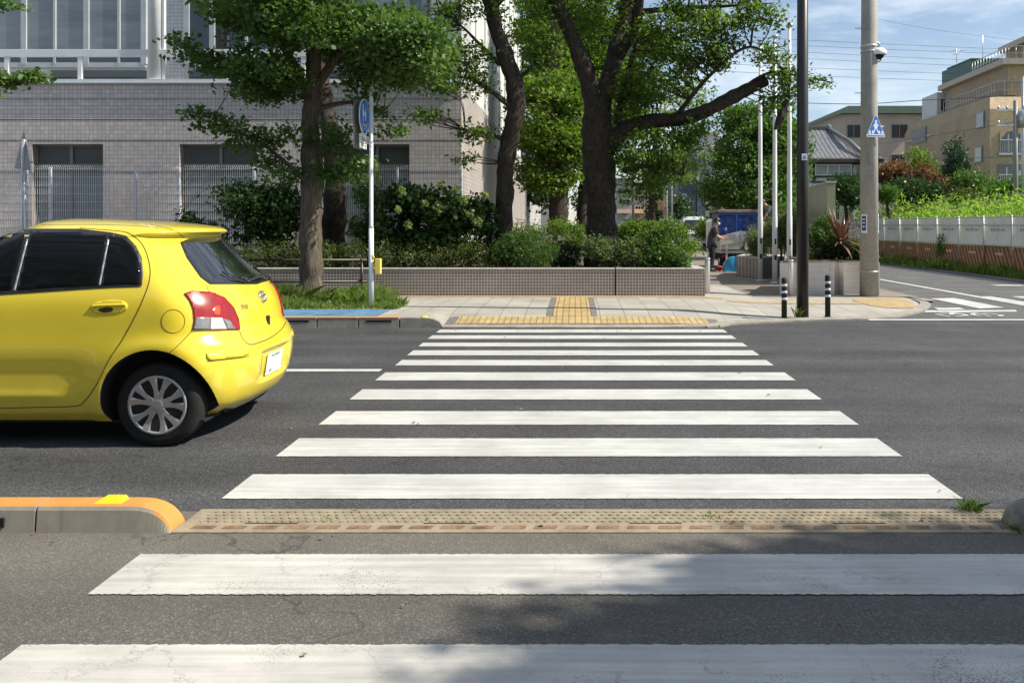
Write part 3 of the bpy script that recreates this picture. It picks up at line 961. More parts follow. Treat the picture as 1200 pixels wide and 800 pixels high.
def leaf_mesh(name, cen, per, spread, size, m, parent=None, up=0.6, width=0.55, droop=0.0, origin=None, cl_rnd=0.5, vary=0.5, outward=None):
    """cen (N,3): cluster centres; every leaf is its own small folded face"""
    cen = np.asarray(cen, dtype=np.float64).reshape(-1, 3)
    n = len(cen) * per
    c = np.repeat(cen, per, axis=0)
    crn = np.repeat(NR.random(len(cen)), per)
    sp = np.asarray(spread, dtype=np.float64)
    p = c + NR.normal(size=(n, 3)) * sp * 0.55
    p[:, 2] -= droop * np.abs(NR.normal(size=n)) * sp[2]
    cm = NR.normal(size=(len(cen), 3)); cm /= np.linalg.norm(cm, axis=1)[:, None]
    cm = cm * .75; cm[:, 2] += up * 1.5
    nn = np.repeat(cm, per, axis=0) + NR.normal(size=(n, 3)) * .55
    nn /= np.linalg.norm(nn, axis=1)[:, None]
    a = NR.normal(size=(n, 3)); a -= nn * (a * nn).sum(1)[:, None]
    a /= np.linalg.norm(a, axis=1)[:, None]
    b = np.cross(nn, a)
    L_ = size * (1 + vary * (NR.random(n) * 2 - 1))
    w = L_ * width * 0.5
    L_ = L_[:, None]; w = w[:, None]
    v = np.empty((n, 4, 3))
    v[:, 0] = p - a * L_ * .5
    v[:, 1] = p + b * w + nn * L_ * .10
    v[:, 2] = p + a * L_ * .5 - nn * L_ * 0.06
    v[:, 3] = p - b * w + nn * L_ * .10
    me = bpy.data.meshes.new(name)
    me.vertices.add(n * 4); me.vertices.foreach_set('co', v.reshape(-1).astype(np.float32))
    me.loops.add(n * 4); me.loops.foreach_set('vertex_index', np.arange(n * 4, dtype=np.int32))
    me.polygons.add(n); me.polygons.foreach_set('loop_start', np.arange(0, n * 4, 4, dtype=np.int32))
    me.update(calc_edges=True)
    at = me.attributes.new('rnd', 'FLOAT', 'FACE')
    at.data.foreach_set('value', np.clip(crn * cl_rnd + NR.random(n) * (1 - cl_rnd), 0, 1).astype(np.float32))
    return link_mesh(name, me, m, parent, origin)


def blob_pts(blobs, clump=0.0, seed=0):
    """blobs: (px, py, rx, ry, Y, depth radius, count) ellipsoids given as seen in the photo"""
    out = []
    for (px, py, rx, ry, Y, dz, n) in blobs:
        k = Y / FPX
        d = NR.normal(size=(int(n * 2.2) + 4, 3)); d /= np.linalg.norm(d, axis=1)[:, None]
        r = NR.random(len(d)) ** (1 / 2.6)
        d *= r[:, None]
        q = np.empty_like(d)
        q[:, 0] = (px - VX) * k + d[:, 0] * rx * k
        q[:, 1] = Y + d[:, 1] * dz
        q[:, 2] = CAMH - (py - VY) * k + d[:, 2] * ry * k
        if clump:
            s = np.sin(q[:, 0] * 2.9 + seed) * np.sin(q[:, 1] * 2.3 + 1.7 * seed) + np.sin(q[:, 2] * 3.7 + q[:, 0] * 1.3 + seed)
            q = q[s > clump - 0.9]
        out.append(q[:int(n)])
    return np.concatenate(out)


def tree_limb(paths, name, m, parent, seg=12, wob=0.0):
    """paths: list of [(px, py, Y, radius_px)]"""
    objs = []
    sk = []
    for path in paths:
        pts = [P(x, y, Y) for x, y, Y, r in path]
        rr = [Vector((r * Y / FPX, 0, 0)) for x, y, Y, r in path]
        cp_, cr_ = catmull(pts, 6), catmull(rr, 6)
        b = MB()
        b.tube(cp_, [max(.004, v_.x * (1 + .06 * math.sin(i * 1.9) + .04 * math.sin(i * .7 + 1))) for i, v_ in enumerate(cr_)], seg)
        # lumps of the bark
        for v in b.bm.verts:
            v.co += Vector((math.sin(v.co.z * 9 + v.co.y * 17), math.sin(v.co.z * 7 + v.co.x * 15), 0)) * .012
        objs.append(b.build(name, m, parent)); sk += cp_
    return objs, sk


def twigs(sk, cen, n, m, parent, r=0.012, maxd=2.5, name='twigs'):
    sk = np.array([tuple(s) for s in sk])
    idx = NR.choice(len(cen), min(n, len(cen)), replace=False)
    b = MB()
    for i in idx:
        c = cen[i]
        d = np.linalg.norm(sk - c, axis=1) + np.maximum(0, sk[:, 2] - c[2]) * 1.2
        j = int(np.argmin(d))
        if np.linalg.norm(sk[j] - c) > maxd: continue
        s = Vector(sk[j]); e = Vector(c); mid = (s + e) / 2 + Vector((rs.uniform(-.1, .1), rs.uniform(-.1, .1), -.04 * (e - s).length + rs.uniform(-.05, .15)))
        b.tube(catmull([s, mid, e], 3), [r * 1.9, r * 1.7, r * 1.4, r * 1.2, r, r * .7, r * .4], 4, caps=False)
    if len(b.bm.verts): return b.build(name, m, parent)
    b.bm.free()


M['bark_grey'] = mat_bark('ginkgo bark', (0.055, 0.045, 0.034), (0.20, 0.165, 0.125), 11, 1.5)
M['bark_dark'] = mat_bark('cherry bark', (0.022, 0.018, 0.015), (0.085, 0.07, 0.058), 7, 3.5, patch=(0.13, 0.13, 0.105))
M['leaf_ginkgo'] = mat_leaf('ginkgo leaf', (0.028, 0.066, 0.017), (0.125, 0.20, 0.055), 0.34)
M['leaf_cherry'] = mat_leaf('cherry leaf', (0.032, 0.070, 0.016), (0.125, 0.185, 0.038), 0.44)
M['leaf_bright'] = mat_leaf('bright leaf', (0.050, 0.100, 0.018), (0.150, 0.210, 0.038), 0.42)
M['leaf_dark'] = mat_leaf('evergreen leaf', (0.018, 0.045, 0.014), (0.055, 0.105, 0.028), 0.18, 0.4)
M['leaf_hedge'] = mat_leaf('hedge leaf', (0.035, 0.060, 0.015), (0.12, 0.145, 0.035), 0.25, 0.5)
M['leaf_vari'] = mat_leaf('variegated leaf', (0.05, 0.085, 0.03), (0.14, 0.18, 0.08), 0.3, 0.5, hue=(0.42, 0.40, 0.22))
M['leaf_mid'] = mat_leaf('shrub leaf', (0.040, 0.085, 0.020), (0.11, 0.19, 0.045), 0.30, 0.5)
M['leaf_red'] = mat_leaf('maple red leaf', (0.075, 0.040, 0.022), (0.20, 0.095, 0.050), 0.3, 0.6)
M['leaf_weed'] = mat_leaf('weed leaf', (0.12, 0.20, 0.035), (0.26, 0.36, 0.08), 0.45, 0.6)
M['leaf_grass'] = mat_leaf('grass blade', (0.07, 0.12, 0.025), (0.19, 0.26, 0.07), 0.4, 0.6, hue=(0.35, 0.30, 0.16))
M['leaf_conifer'] = mat_leaf('conifer needle', (0.018, 0.045, 0.022), (0.05, 0.10, 0.05), 0.15, 0.6)
M['leaf_rose'] = mat_leaf('rosemary leaf', (0.06, 0.085, 0.03), (0.16, 0.20, 0.08), 0.25, 0.6)
M['flower'] = mat_leaf('hydrangea bloom', (0.13, 0.18, 0.06), (0.28, 0.33, 0.16), 0.3, 0.6)
M['leaf_cordy'] = mat('cordyline leaf', (0.22, 0.12, 0.085), 0.5, var=0.5, scale=9)

# --- ginkgo by the kerb
t = thing('ginkgo_tree', 'leafy ginkgo with straight ridged trunk rising from the grass verge', 'tree', (-4.79, 15.6, .14))
_, sk1 = tree_limb([[(365, 352, 15.5, 15.5), (365, 325, 15.5, 13.5), (364, 270, 15.5, 12.4), (366, 205, 15.5, 12.6), (364, 150, 15.5, 10.5), (366, 110, 15.5, 9.4), (368, 50, 15.5, 8), (372, -30, 15.5, 6.5), (370, -160, 15.5, 6), (372, -300, 15.5, 3)]], 'trunk', M['bark_grey'], t, 20)
_, sk2 = tree_limb([[(366, 120, 15.5, 6), (335, 60, 15.3, 4.5), (300, 20, 15.0, 3)], [(366, 110, 15.5, 6), (400, 60, 15.6, 4.5), (440, 30, 15.8, 3)],
                    [(362, 214, 15.4, 3.8), (335, 190, 15.1, 2.8), (300, 165, 14.8, 2), (240, 140, 14.4, 1)], [(368, 212, 15.5, 3.5), (386, 204, 15.2, 2.8), (410, 200, 15.0, 2), (440, 188, 14.8, 1)],
                    [(366, 40, 15.5, 5), (420, -20, 15.0, 3.5), (480, -50, 14.7, 2)], [(370, 60, 15.5, 5), (300, -30, 15.9, 4), (240, -80, 16.2, 2)], [(366, 130, 15.5, 3.5), (410, 120, 15.9, 2.5), (450, 130, 16.1, 1)]], 'limb', M['bark_grey'], t, 8)
g1 = blob_pts([(470, 60, 50, 50, 14.0, .6, 90), (310, 25, 85, 62, 15.4, 1.7, 260), (400, 40, 95, 62, 15.5, 1.9, 330), (475, 50, 55, 58, 15.2, 1.5, 190), (440, 95, 62, 24, 15.5, 1.3, 80), (330, 90, 60, 24, 15.4, 1.2, 80), (250, 60, 38, 30, 15.4, .9, 50),
               (375, -90, 165, 90, 15.5, 2.6, 480), (370, -230, 120, 100, 15.5, 1.9, 260), (505, 30, 30, 45, 14.6, 1.0, 60), (300, 105, 30, 22, 15.2, .6, 24), (240, 20, 22, 20, 15.3, .6, 20)], 0.72, 1)
leaf_mesh('crown', g1, 32, (.25, .25, .10), .082, M['leaf_ginkgo'], t, up=.55, width=.85)
g2 = blob_pts([(225, 133, 22, 8, 14.4, .25, 8), (262, 147, 28, 11, 14.6, .3, 18), (300, 165, 30, 16, 14.8, .3, 26), (318, 192, 26, 16, 15, .3, 16), (345, 160, 18, 14, 15.2, .3, 10),
               (398, 160, 26, 22, 15.2, .4, 22), (390, 205, 20, 14, 15.2, .3, 18), (420, 200, 22, 15, 15.0, .3, 20), (452, 150, 22, 12, 15.7, .3, 10), (440, 130, 15, 8, 15.9, .3, 6), (345, 205, 12, 12, 15.3, .2, 7)])
leaf_mesh('low_sprays', g2, 26, (.20, .20, .12), .075, M['leaf_ginkgo'], t, up=.55, width=.8)
twigs(sk1 + sk2, np.concatenate([g1, g2]), 130, M['bark_grey'], t, .006, 1.2)

# --- trunk behind the planter wall beside the ginkgo
t = thing('old_tree', 'thick dark trunk standing in the hedge just right of the ginkgo', 'tree', (-5.7, 19.6, .6))
_, sk = tree_limb([[(390, 316, 19.5, 17), (391, 270, 19.5, 14), (393, 220, 19.5, 12.5), (389, 170, 19.6, 11), (382, 120, 19.8, 9), (370, 40, 20, 7), (360, -60, 20, 4)]], 'trunk', M['bark_dark'], t, 14)
g = blob_pts([(360, -80, 170, 80, 19.2, 1.6, 200)], .2, 4)
leaf_mesh('crown', g, 24, (.35, .35, .2), .10, M['leaf_cherry'], t, width=.6)
twigs(sk, g, 60, M['bark_dark'], t)

# --- slender curved tree in front of the building corner
t = thing('curved_tree', 'slender dark tree with bent trunk before the white building corner', 'tree', (-1.55, 18.6, .6))
_, s1 = tree_limb([[(590, 310, 18.5, 11.5), (590, 270, 18.5, 10.3), (592, 215, 18.5, 10), (594, 180, 18.4, 10.3), (603, 140, 18.3, 10.6), (604, 105, 18.3, 10.6), (594, 70, 18.3, 9.6), (582, 35, 18.3, 8.6), (572, -10, 18.3, 8), (560, -90, 18.3, 7), (560, -200, 18.3, 3)]], 'trunk', M['bark_dark'], t, 16)
_, s2 = tree_limb([[(603, 130, 18.3, 4), (580, 110, 18.0, 3), (550, 92, 17.8, 1.8), (520, 92, 17.7, 1)], [(586, 75, 18.3, 3.2), (560, 50, 18.0, 2.2), (540, 30, 17.9, 1.2), (515, 15, 17.9, .7)],
                   [(598, 170, 18.4, 3), (575, 158, 18.2, 2), (545, 152, 18.1, 1)], [(576, 10, 18.3, 4), (620, -30, 18.0, 2.5), (660, -50, 18, 1.5)], [(598, 100, 18.3, 3), (622, 80, 18.5, 2), (640, 50, 18.6, 1)]], 'limb', M['bark_dark'], t, 7)
g = blob_pts([(520, 22, 26, 18, 17.9, .5, 30), (548, 10, 24, 12, 17.9, .5, 24), (548, 70, 34, 22, 17.9, .6, 38), (520, 100, 26, 18, 17.7, .5, 30), (500, 135, 18, 12, 17.6, .4, 16), (560, 100, 24, 20, 17.9, .5, 24),
              (558, 155, 28, 12, 18.1, .4, 26), (545, 190, 12, 10, 18.1, .3, 8), (600, 0, 45, 20, 18.2, .8, 34), (625, 75, 14, 30, 18.4, .5, 22), (560, -70, 110, 60, 18.3, 1.8, 120), (530, 60, 14, 10, 17.8, .3, 8)], .1, 2)
leaf_mesh('crown', g, 17, (.22, .22, .12), .095, M['leaf_cherry'], t, up=.5, width=.5)
twigs(s1 + s2, g, 200, M['bark_dark'], t, .008, 1.4)

# --- big old cherry
t = thing('cherry_tree', 'massive dark old cherry tree with sawn off limb reaching right', 'tree', (.6, 19.2, .6))
_, s1 = tree_limb([[(704, 318, 19, 22), (704, 295, 19, 19), (705, 260, 19, 17.5), (703, 215, 19, 18), (701, 175, 19, 19.5), (700, 140, 19, 17), (700, 115, 19, 15)]], 'trunk', M['bark_dark'], t, 24)
_, s2 = tree_limb([[(698, 130, 19, 13), (690, 95, 18.9, 11), (676, 58, 18.7, 9.5), (660, 20, 18.5, 8.2), (640, -25, 18.3, 7), (610, -110, 18, 4)],
                   [(702, 130, 19, 13), (714, 90, 19.1, 10.5), (726, 45, 19.3, 9.8), (736, 0, 19.5, 9), (742, -60, 19.7, 8), (750, -150, 20, 4)],
                   [(704, 195, 19, 10), (717, 168, 18.9, 10), (738, 148, 18.8, 9.5), (765, 142, 18.6, 8.5), (795, 140, 18.5, 8.5), (825, 131, 18.4, 8), (855, 116, 18.3, 8), (880, 103, 18.2, 7.5), (898, 94, 18.2, 6.8)],
                   [(722, 70, 19.2, 7), (744, 30, 18.8, 6.5), (752, -20, 18.5, 5), (770, -80, 18.2, 3)],
                   [(724, 145, 18.9, 4.5), (728, 118, 18.8, 4), (737, 85, 18.7, 3.5), (745, 50, 18.6, 2.4)],
                   [(745, 15, 18.8, 4), (790, 10, 18.4, 3), (840, 8, 18.1, 2), (890, 5, 17.9, 1)],
                   [(790, 140, 18.5, 3), (830, 90, 18.0, 2.2), (880, 55, 17.8, 1.6), (925, 88, 17.6, .9)], [(855, 116, 18.3, 2.5), (900, 86, 18, 1.8), (940, 90, 17.8, 1.2), (975, 97, 17.7, .6)],
                   [(730, 200, 19, 3.5), (760, 195, 18.7, 2.5), (800, 205, 18.4, 1.2)]], 'limb', M['bark_dark'], t, 12)
g = blob_pts([(665, -40, 90, 45, 18.6, 2.0, 150), (780, -50, 120, 45, 18.6, 2.0, 190), (790, 40, 58, 30, 18.2, 1.2, 95), (835, 22, 40, 24, 18.1, .9, 56), (770, 85, 44, 32, 18.4, 1.0, 85), (820, 78, 30, 24, 18.2, .8, 36),
              (850, 55, 26, 22, 17.9, .6, 26), (890, 18, 30, 15, 17.9, .6, 32), (900, 62, 22, 16, 17.8, .4, 20), (922, 90, 18, 15, 17.7, .35, 22), (905, 115, 18, 18, 17.8, .4, 18), (955, 95, 22, 5, 17.7, .2, 8), (925, 118, 10, 12, 17.8, .3, 10),
              (775, 165, 52, 16, 18.4, .8, 50), (800, 180, 40, 18, 18.3, .8, 46), (760, 205, 34, 22, 18.6, .8, 50), (815, 150, 26, 10, 18.3, .5, 20), (745, 110, 26, 34, 18.6, .6, 50), (700, 20, 40, 40, 18.9, .8, 60), (640, 30, 30, 36, 18.6, .8, 36), (735, 180, 18, 20, 18.8, .5, 18), (830, 5, 60, 14, 18.1, .8, 40)], .15, 3)
leaf_mesh('crown', g, 22, (.24, .24, .13), .100, M['leaf_cherry'], t, up=.55, width=.48, droop=.3)
twigs(s1 + s2, g, 330, M['bark_dark'], t, .009, 2.0)
b = MB(); b.tube([P(922, 118, 17.6), P(914, 140, 17.6), P(908, 152, 17.6)], [.05, .09, .03], 6); b.build('dead_spray', M['bark_dark'], t)

# --- brighter trees behind, and their trunks
for nm, lab, tp, bl, per, Y in [
    ('garden_tree', 'yellow green tree glowing behind the curved dark trunk', [[(653, 275, 29, 12), (655, 235, 29, 11), (652, 200, 29, 10), (650, 120, 29, 8), (655, 0, 29, 5)]],
     [(640, 205, 30, 24, 29, 1.2, 120), (655, 165, 42, 30, 29, 1.5, 190), (640, 60, 38, 60, 30, 1.6, 230), (660, 110, 44, 36, 29.5, 1.6, 190), (655, -10, 60, 40, 30, 1.8, 160), (625, 130, 26, 60, 31, 1.4, 150), (680, 60, 40, 60, 31, 1.5, 120), (625, 20, 26, 50, 30.5, 1.3, 90), (650, 130, 48, 70, 28.2, 1.2, 150), (640, 190, 34, 40, 28.4, 1.0, 80)], 26, 29),
    ('garden_tree', 'second yellow green tree, close behind the old cherry trunk', [[(682, 275, 32, 7), (683, 235, 32, 6.5), (688, 190, 32, 6), (695, 100, 32, 4)]],
     [(690, 180, 40, 40, 32, 1.5, 120), (740, 60, 60, 50, 31, 1.5, 240), (700, 80, 40, 60, 32, 1.6, 150), (745, 130, 36, 34, 31, 1.4, 130), (690, 20, 50, 50, 32, 1.6, 150), (705, 110, 50, 70, 30.5, 1.4, 140)], 26, 32)]:
    t = thing(nm, lab, 'tree', P(tp[0][0][0], tp[0][0][1], Y), 'trees in the garden behind the cherry')
    _, s1 = tree_limb(tp, 'trunk', M['bark_dark'], t, 12)
    g = blob_pts(bl, .62, 5)
    leaf_mesh('crown', g, per, (.42, .42, .15), .14, M['leaf_bright'], t, up=.6, width=.6)
    twigs(s1, g, 60, M['bark_dark'], t, .012, 4)
t = thing('lane_tree', 'mid green tree whose low leaves hang over the hedge by the lane', 'tree', P(765, 280, 36))
_, s1 = tree_limb([[(765, 280, 36, 4), (764, 220, 36, 3.5), (770, 150, 36, 3)]], 'trunk', M['bark_dark'], t, 8)
g = blob_pts([(765, 195, 40, 26, 36, 1.4, 110), (790, 120, 50, 40, 37, 1.6, 80), (800, 210, 14, 12, 36, .8, 12), (735, 225, 12, 16, 36, .8, 12)], .3, 6)
leaf_mesh('crown', g, 24, (.4, .4, .2), .15, M['leaf_bright'], t, width=.6)

# --- big rounded evergreen tree right of the lane
t = thing('round_tree', 'big rounded bright green tree behind the flagpoles and truck', 'tree', P(880, 262, 38))
_, s1 = tree_limb([[(884, 268, 38, 8), (884, 220, 38, 7), (884, 150, 38, 4)]], 'trunk', M['bark_dark'], t, 8)
g = blob_pts([(885, 175, 46, 42, 38, 2.2, 560), (870, 215, 48, 38, 37.5, 2.2, 460), (905, 150, 34, 30, 38, 1.8, 210), (865, 140, 22, 20, 38, 1.2, 90), (925, 190, 24, 45, 38, 1.6, 200), (855, 240, 30, 26, 37, 1.4, 150), (910, 235, 32, 30, 37, 1.5, 180), (880, 131, 24, 10, 38, 1, 40)], .35, 7)
leaf_mesh('crown', g, 22, (.34, .34, .24), .15, M['leaf_mid'], t, up=.4, width=.6)

# --- tree outside the frame on the left whose twig reaches in
t = thing('street_tree', 'leafy branch of a tree beyond the left edge, hanging before the tiled wall', 'tree', (-9.3, 12.6, .14))
_, s1 = tree_limb([[(-72, 390, 12.5, 14), (-70, 250, 12.5, 12), (-72, 120, 12.5, 10), (-80, 0, 12.5, 8)]], 'trunk', M['bark_grey'], t, 12)
_, s2 = tree_limb([[(-72, 150, 12.5, 4), (-40, 110, 12.4, 3), (0, 98, 12.3, 1.6), (45, 92, 12.3, .7)]], 'limb', M['bark_grey'], t, 6)
g = np.concatenate([blob_pts([(5, 95, 20, 8, 12.3, .25, 16), (38, 91, 18, 5, 12.3, .2, 9), (5, 4, 14, 4, 12.3, .2, 5), (-40, 100, 30, 14, 12.4, .4, 20)]), blob_pts([(-140, 0, 90, 100, 12.5, 1.4, 160)], .2, 3)])
leaf_mesh('crown', g, 26, (.14, .14, .07), .075, M['leaf_ginkgo'], t, width=.8)
twigs(s1 + s2, g, 60, M['bark_grey'], t, .008)

# --- kerbside tree beyond the right edge whose crown shades the near lane
def offscreen_tree(nm, lab, base, blobs3, n, seed):
    t = thing(nm, lab, 'tree', base)
    bx_, by_ = base[0], base[1]
    b = MB(); b.tube(catmull([(bx_, by_, 0), (bx_ + .1, by_, 2), (bx_, by_ + .1, 4.5), (bx_ + .2, by_, 7)], 4), [.26 - .012 * i for i in range(13)], 12); b.build('trunk', M['bark_grey'], t)
    cs = []
    for (c, r, k_) in blobs3:
        d = NR.normal(size=(k_ * 2, 3)); d /= np.linalg.norm(d, axis=1)[:, None]; d *= (NR.random(len(d)) ** (1 / 2.5))[:, None]
        q = np.array(c) + d * np.array(r)
        cs.append(q[:k_])
    leaf_mesh('crown', np.concatenate(cs), n, (.34, .34, .2), .10, M['leaf_ginkgo'], t, width=.8)
    return t
offscreen_tree('street_tree', 'kerbside tree beyond the right edge casting the shade on the near lane', (11.4, -.6, .1),
               [((10.75, 1.62, 7.8), (3.1, 1.95, 1.4), 2100), ((7.9, 1.7, 7.0), (.9, .7, .5), 70), ((10.3, 2.7, 7.3), (1.0, .7, .6), 120), ((13.2, 2.1, 9.0), (2.2, 1.8, 1.5), 420)], 26, 1)

offscreen_tree('street_tree', 'unseen tree added behind the viewer, far left, to darken car reflections', (-11, -3.0, .1), [((-11, -3.5, 6.5), (3.2, 2.6, 2.6), 300)], 20, 2)  # unseen trees here and below, added to darken reflections in the car side
offscreen_tree('street_tree', 'unseen tree added behind the viewer, near left, to darken car reflections', (-4.5, -4.5, .1), [((-4.5, -5.0, 6.5), (3.2, 2.4, 2.6), 300)], 20, 3)
b = MB(); b.box((-40, -16, 0), (14, -12, 8.5))  # unseen block added so the car windows reflect something dark
o = b.build('unseen_building', mat('brown rendered wall', (.22, .19, .16), .8)); tag(o, 'plain brown unseen building added behind the viewer to darken car reflections', 'building')

# --- shrubs and hedges (all planted in the long planter)
def shrub(nm, lab, cat, blobs, m, per=24, spread=(.16, .16, .14), size=.07, width=.6, up=.35, group=None, clump=.2, seed=1, stems=True, flowers=None):
    px = sum(b_[0] for b_ in blobs) / len(blobs); Y = blobs[0][4]
    base = P(px, 264, Y); base.z = .6 if Y < 40 else .1
    t = thing(nm, lab, cat, base, group)
    g = blob_pts(blobs, clump, seed)
    g = g[g[:, 2] > base.z - .05]
    leaf_mesh('foliage', g, per, spread, size, m, t, up=up, width=width)
    if stems:
        b = MB()
        for i in range(14):
            c = g[NR.integers(len(g))]
            b.tube([(base.x + (c[0] - base.x) * .75, c[1], base.z - .02), (base.x + (c[0] - base.x) * .9, c[1], (base.z + c[2]) / 2), tuple(c)], [.014, .01, .005], 5, caps=False)
        b.build('stems', M['bark_dark'], t)
    if flowers:
        for (fx, fy, fr) in flowers:
            c = P(fx, fy, Y - .75)
            q = NR.normal(size=(34, 3)); q /= np.linalg.norm(q, axis=1)[:, None]
            leaf_mesh('bloom', np.array(c) + q * fr * Y / FPX * .8, 3, (.03, .03, .03), .045, M['flower'], t, width=1.0)
    return t


shrub('evergreen_shrub', 'large dark evergreen shrub behind the yellow car roof', 'shrub', [(290, 250, 62, 34, 18.4, .7, 300), (330, 255, 40, 40, 18.4, .6, 140), (250, 258, 34, 26, 18.4, .6, 110)], M['leaf_dark'], 24, (.2, .2, .15), .085, seed=2)
shrub('hydrangea', 'big hydrangea bush with pale green flower heads', 'shrub', [(500, 258, 66, 36, 18.2, .6, 330), (545, 262, 34, 36, 18.2, .6, 130), (470, 240, 26, 20, 18.2, .5, 60)], M['leaf_dark'], 20, (.18, .18, .14), .11, width=.7, seed=3,
      flowers=[(470, 224, 5), (513, 243, 6), (478, 264, 5), (534, 222, 5), (543, 235, 5), (560, 260, 5), (550, 250, 5), (466, 246, 4), (516, 216, 4), (568, 229, 4), (498, 238, 4)])
shrub('evergreen_shrub', 'loose leafy shrub between the dark trunk and the hydrangea', 'shrub', [(428, 248, 22, 36, 18.8, .4, 80), (440, 275, 22, 24, 18.8, .4, 60)], M['leaf_mid'], 18, (.16, .16, .13), .085, seed=4)
shrub('clipped_hedge', 'low clipped hedge along the planter wall under the hydrangea', 'hedge', [(300 + 30 * i, 300, 24, 17, 17.6, .42, 70) for i in range(10)], M['leaf_hedge'], 26, (.12, .12, .11), .045, seed=5, clump=0)
shrub('clipped_hedge', 'low hedge beyond the car, left end of the planter', 'hedge', [(-20 + 34 * i, 298, 26, 18, 17.6, .4, 60) for i in range(9)], M['leaf_hedge'], 24, (.12, .12, .11), .05, seed=5, clump=0)
shrub('grassy_shrub', 'feathery fine leaved green bush left of the cherry trunk', 'shrub', [(622, 288, 32, 28, 17.7, .5, 190), (600, 296, 22, 20, 17.6, .4, 80)], M['leaf_mid'], 34, (.13, .13, .17), .085, width=.16, up=.05, seed=6)
shrub('yellow_hedge', 'sunlit yellowish hedge behind the feathery bush', 'hedge', [(650, 275, 40, 16, 20.6, .6, 150), (615, 270, 30, 14, 20.6, .6, 60)], M['leaf_bright'], 24, (.16, .16, .12), .06, seed=7)
shrub('variegated_shrub', 'small pale edged shrub in front of the cherry trunk', 'shrub', [(703, 298, 24, 20, 17.5, .35, 120)], M['leaf_vari'], 24, (.11, .11, .11), .055, seed=8, group='variegated shrubs under the cherry')
shrub('variegated_shrub', 'cream flecked shrub just right of the cherry trunk foot', 'shrub', [(742, 297, 22, 18, 17.5, .35, 110)], M['leaf_vari'], 24, (.11, .11, .11), .055, seed=9, group='variegated shrubs under the cherry')
shrub('rounded_shrub', 'dense green rounded shrub at the right end of the planter', 'shrub', [(788, 290, 30, 27, 17.6, .5, 260), (765, 300, 20, 16, 17.5, .4, 60)], M['leaf_mid'], 24, (.12, .12, .11), .06, seed=10)
shrub('privet_hedge', 'sunlit green hedge right of the cherry trunk behind the shrubs', 'hedge', [(745, 276, 28, 18, 19.6, .6, 140), (780, 275, 26, 15, 19.6, .6, 100), (803, 294, 14, 11, 19.4, .5, 50)], M['leaf_bright'], 24, (.15, .15, .12), .065, seed=11)
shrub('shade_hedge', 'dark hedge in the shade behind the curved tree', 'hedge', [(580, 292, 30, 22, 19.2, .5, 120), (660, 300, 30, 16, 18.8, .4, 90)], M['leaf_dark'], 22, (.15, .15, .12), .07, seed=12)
# corner planters
shrub('juniper', 'bright feathery juniper bush in the corner planter', 'shrub', [(968, 296, 24, 15, 19.0, .5, 150), (958, 282, 14, 20, 19.1, .4, 90), (967, 268, 9, 14, 19.2, .3, 45), (1000, 299, 26, 12, 18.9, .5, 130)], M['leaf_mid'], 34, (.10, .10, .12), .075, width=.28, up=.15, seed=13)
shrub('rosemary', 'upright rosemary bush between the flagpoles', 'shrub', [(905, 284, 12, 24, 23.0, .5, 130), (925, 275, 14, 31, 22.8, .5, 170), (886, 288, 16, 16, 24.6, .5, 120), (935, 285, 10, 26, 22.6, .4, 100)], M['leaf_rose'], 32, (.13, .13, .22), .11, width=.15, up=.05, seed=14)
t = thing('cordyline', 'spiky red brown cordyline in the corner planter', 'plant', P(982, 305, 19.0))
for i in range(80):
    a = rs.uniform(0, 6.28); el = rs.uniform(-.15, 1.35); ln = rs.uniform(.55, .95)
    d = Vector((math.cos(a) * math.cos(el), math.sin(a) * math.cos(el), math.sin(el)))
    o_ = P(984, 285, 19.0); s_ = d.cross(Vector((0, 0, 1))).normalized() * .030
    b_pts = [(o_ + d * ln * t_ - Vector((0, 0, .35 * ln * (1 - el / 1.6) * t_ ** 2.2))) for t_ in (0, .3, .6, .85, 1)]
    if i == 0: bb = MB()
    vs_ = [(bb.bm.verts.new(p_ - s_ * w_), bb.bm.verts.new(p_ + s_ * w_)) for p_, w_ in zip(b_pts, (.6, 1, .9, .5, .05))]
    for q in range(4): bb.bm.faces.new((vs_[q][0], vs_[q][1], vs_[q + 1][1], vs_[q + 1][0]))
bb.build('foliage', M['leaf_cordy'], t)
bb = MB(); bb.tube([P(984, 312, 19), P(983, 296, 19), P(984, 284, 19)], [.05, .045, .05], 8); bb.build('trunk', M['bark_dark'], t)


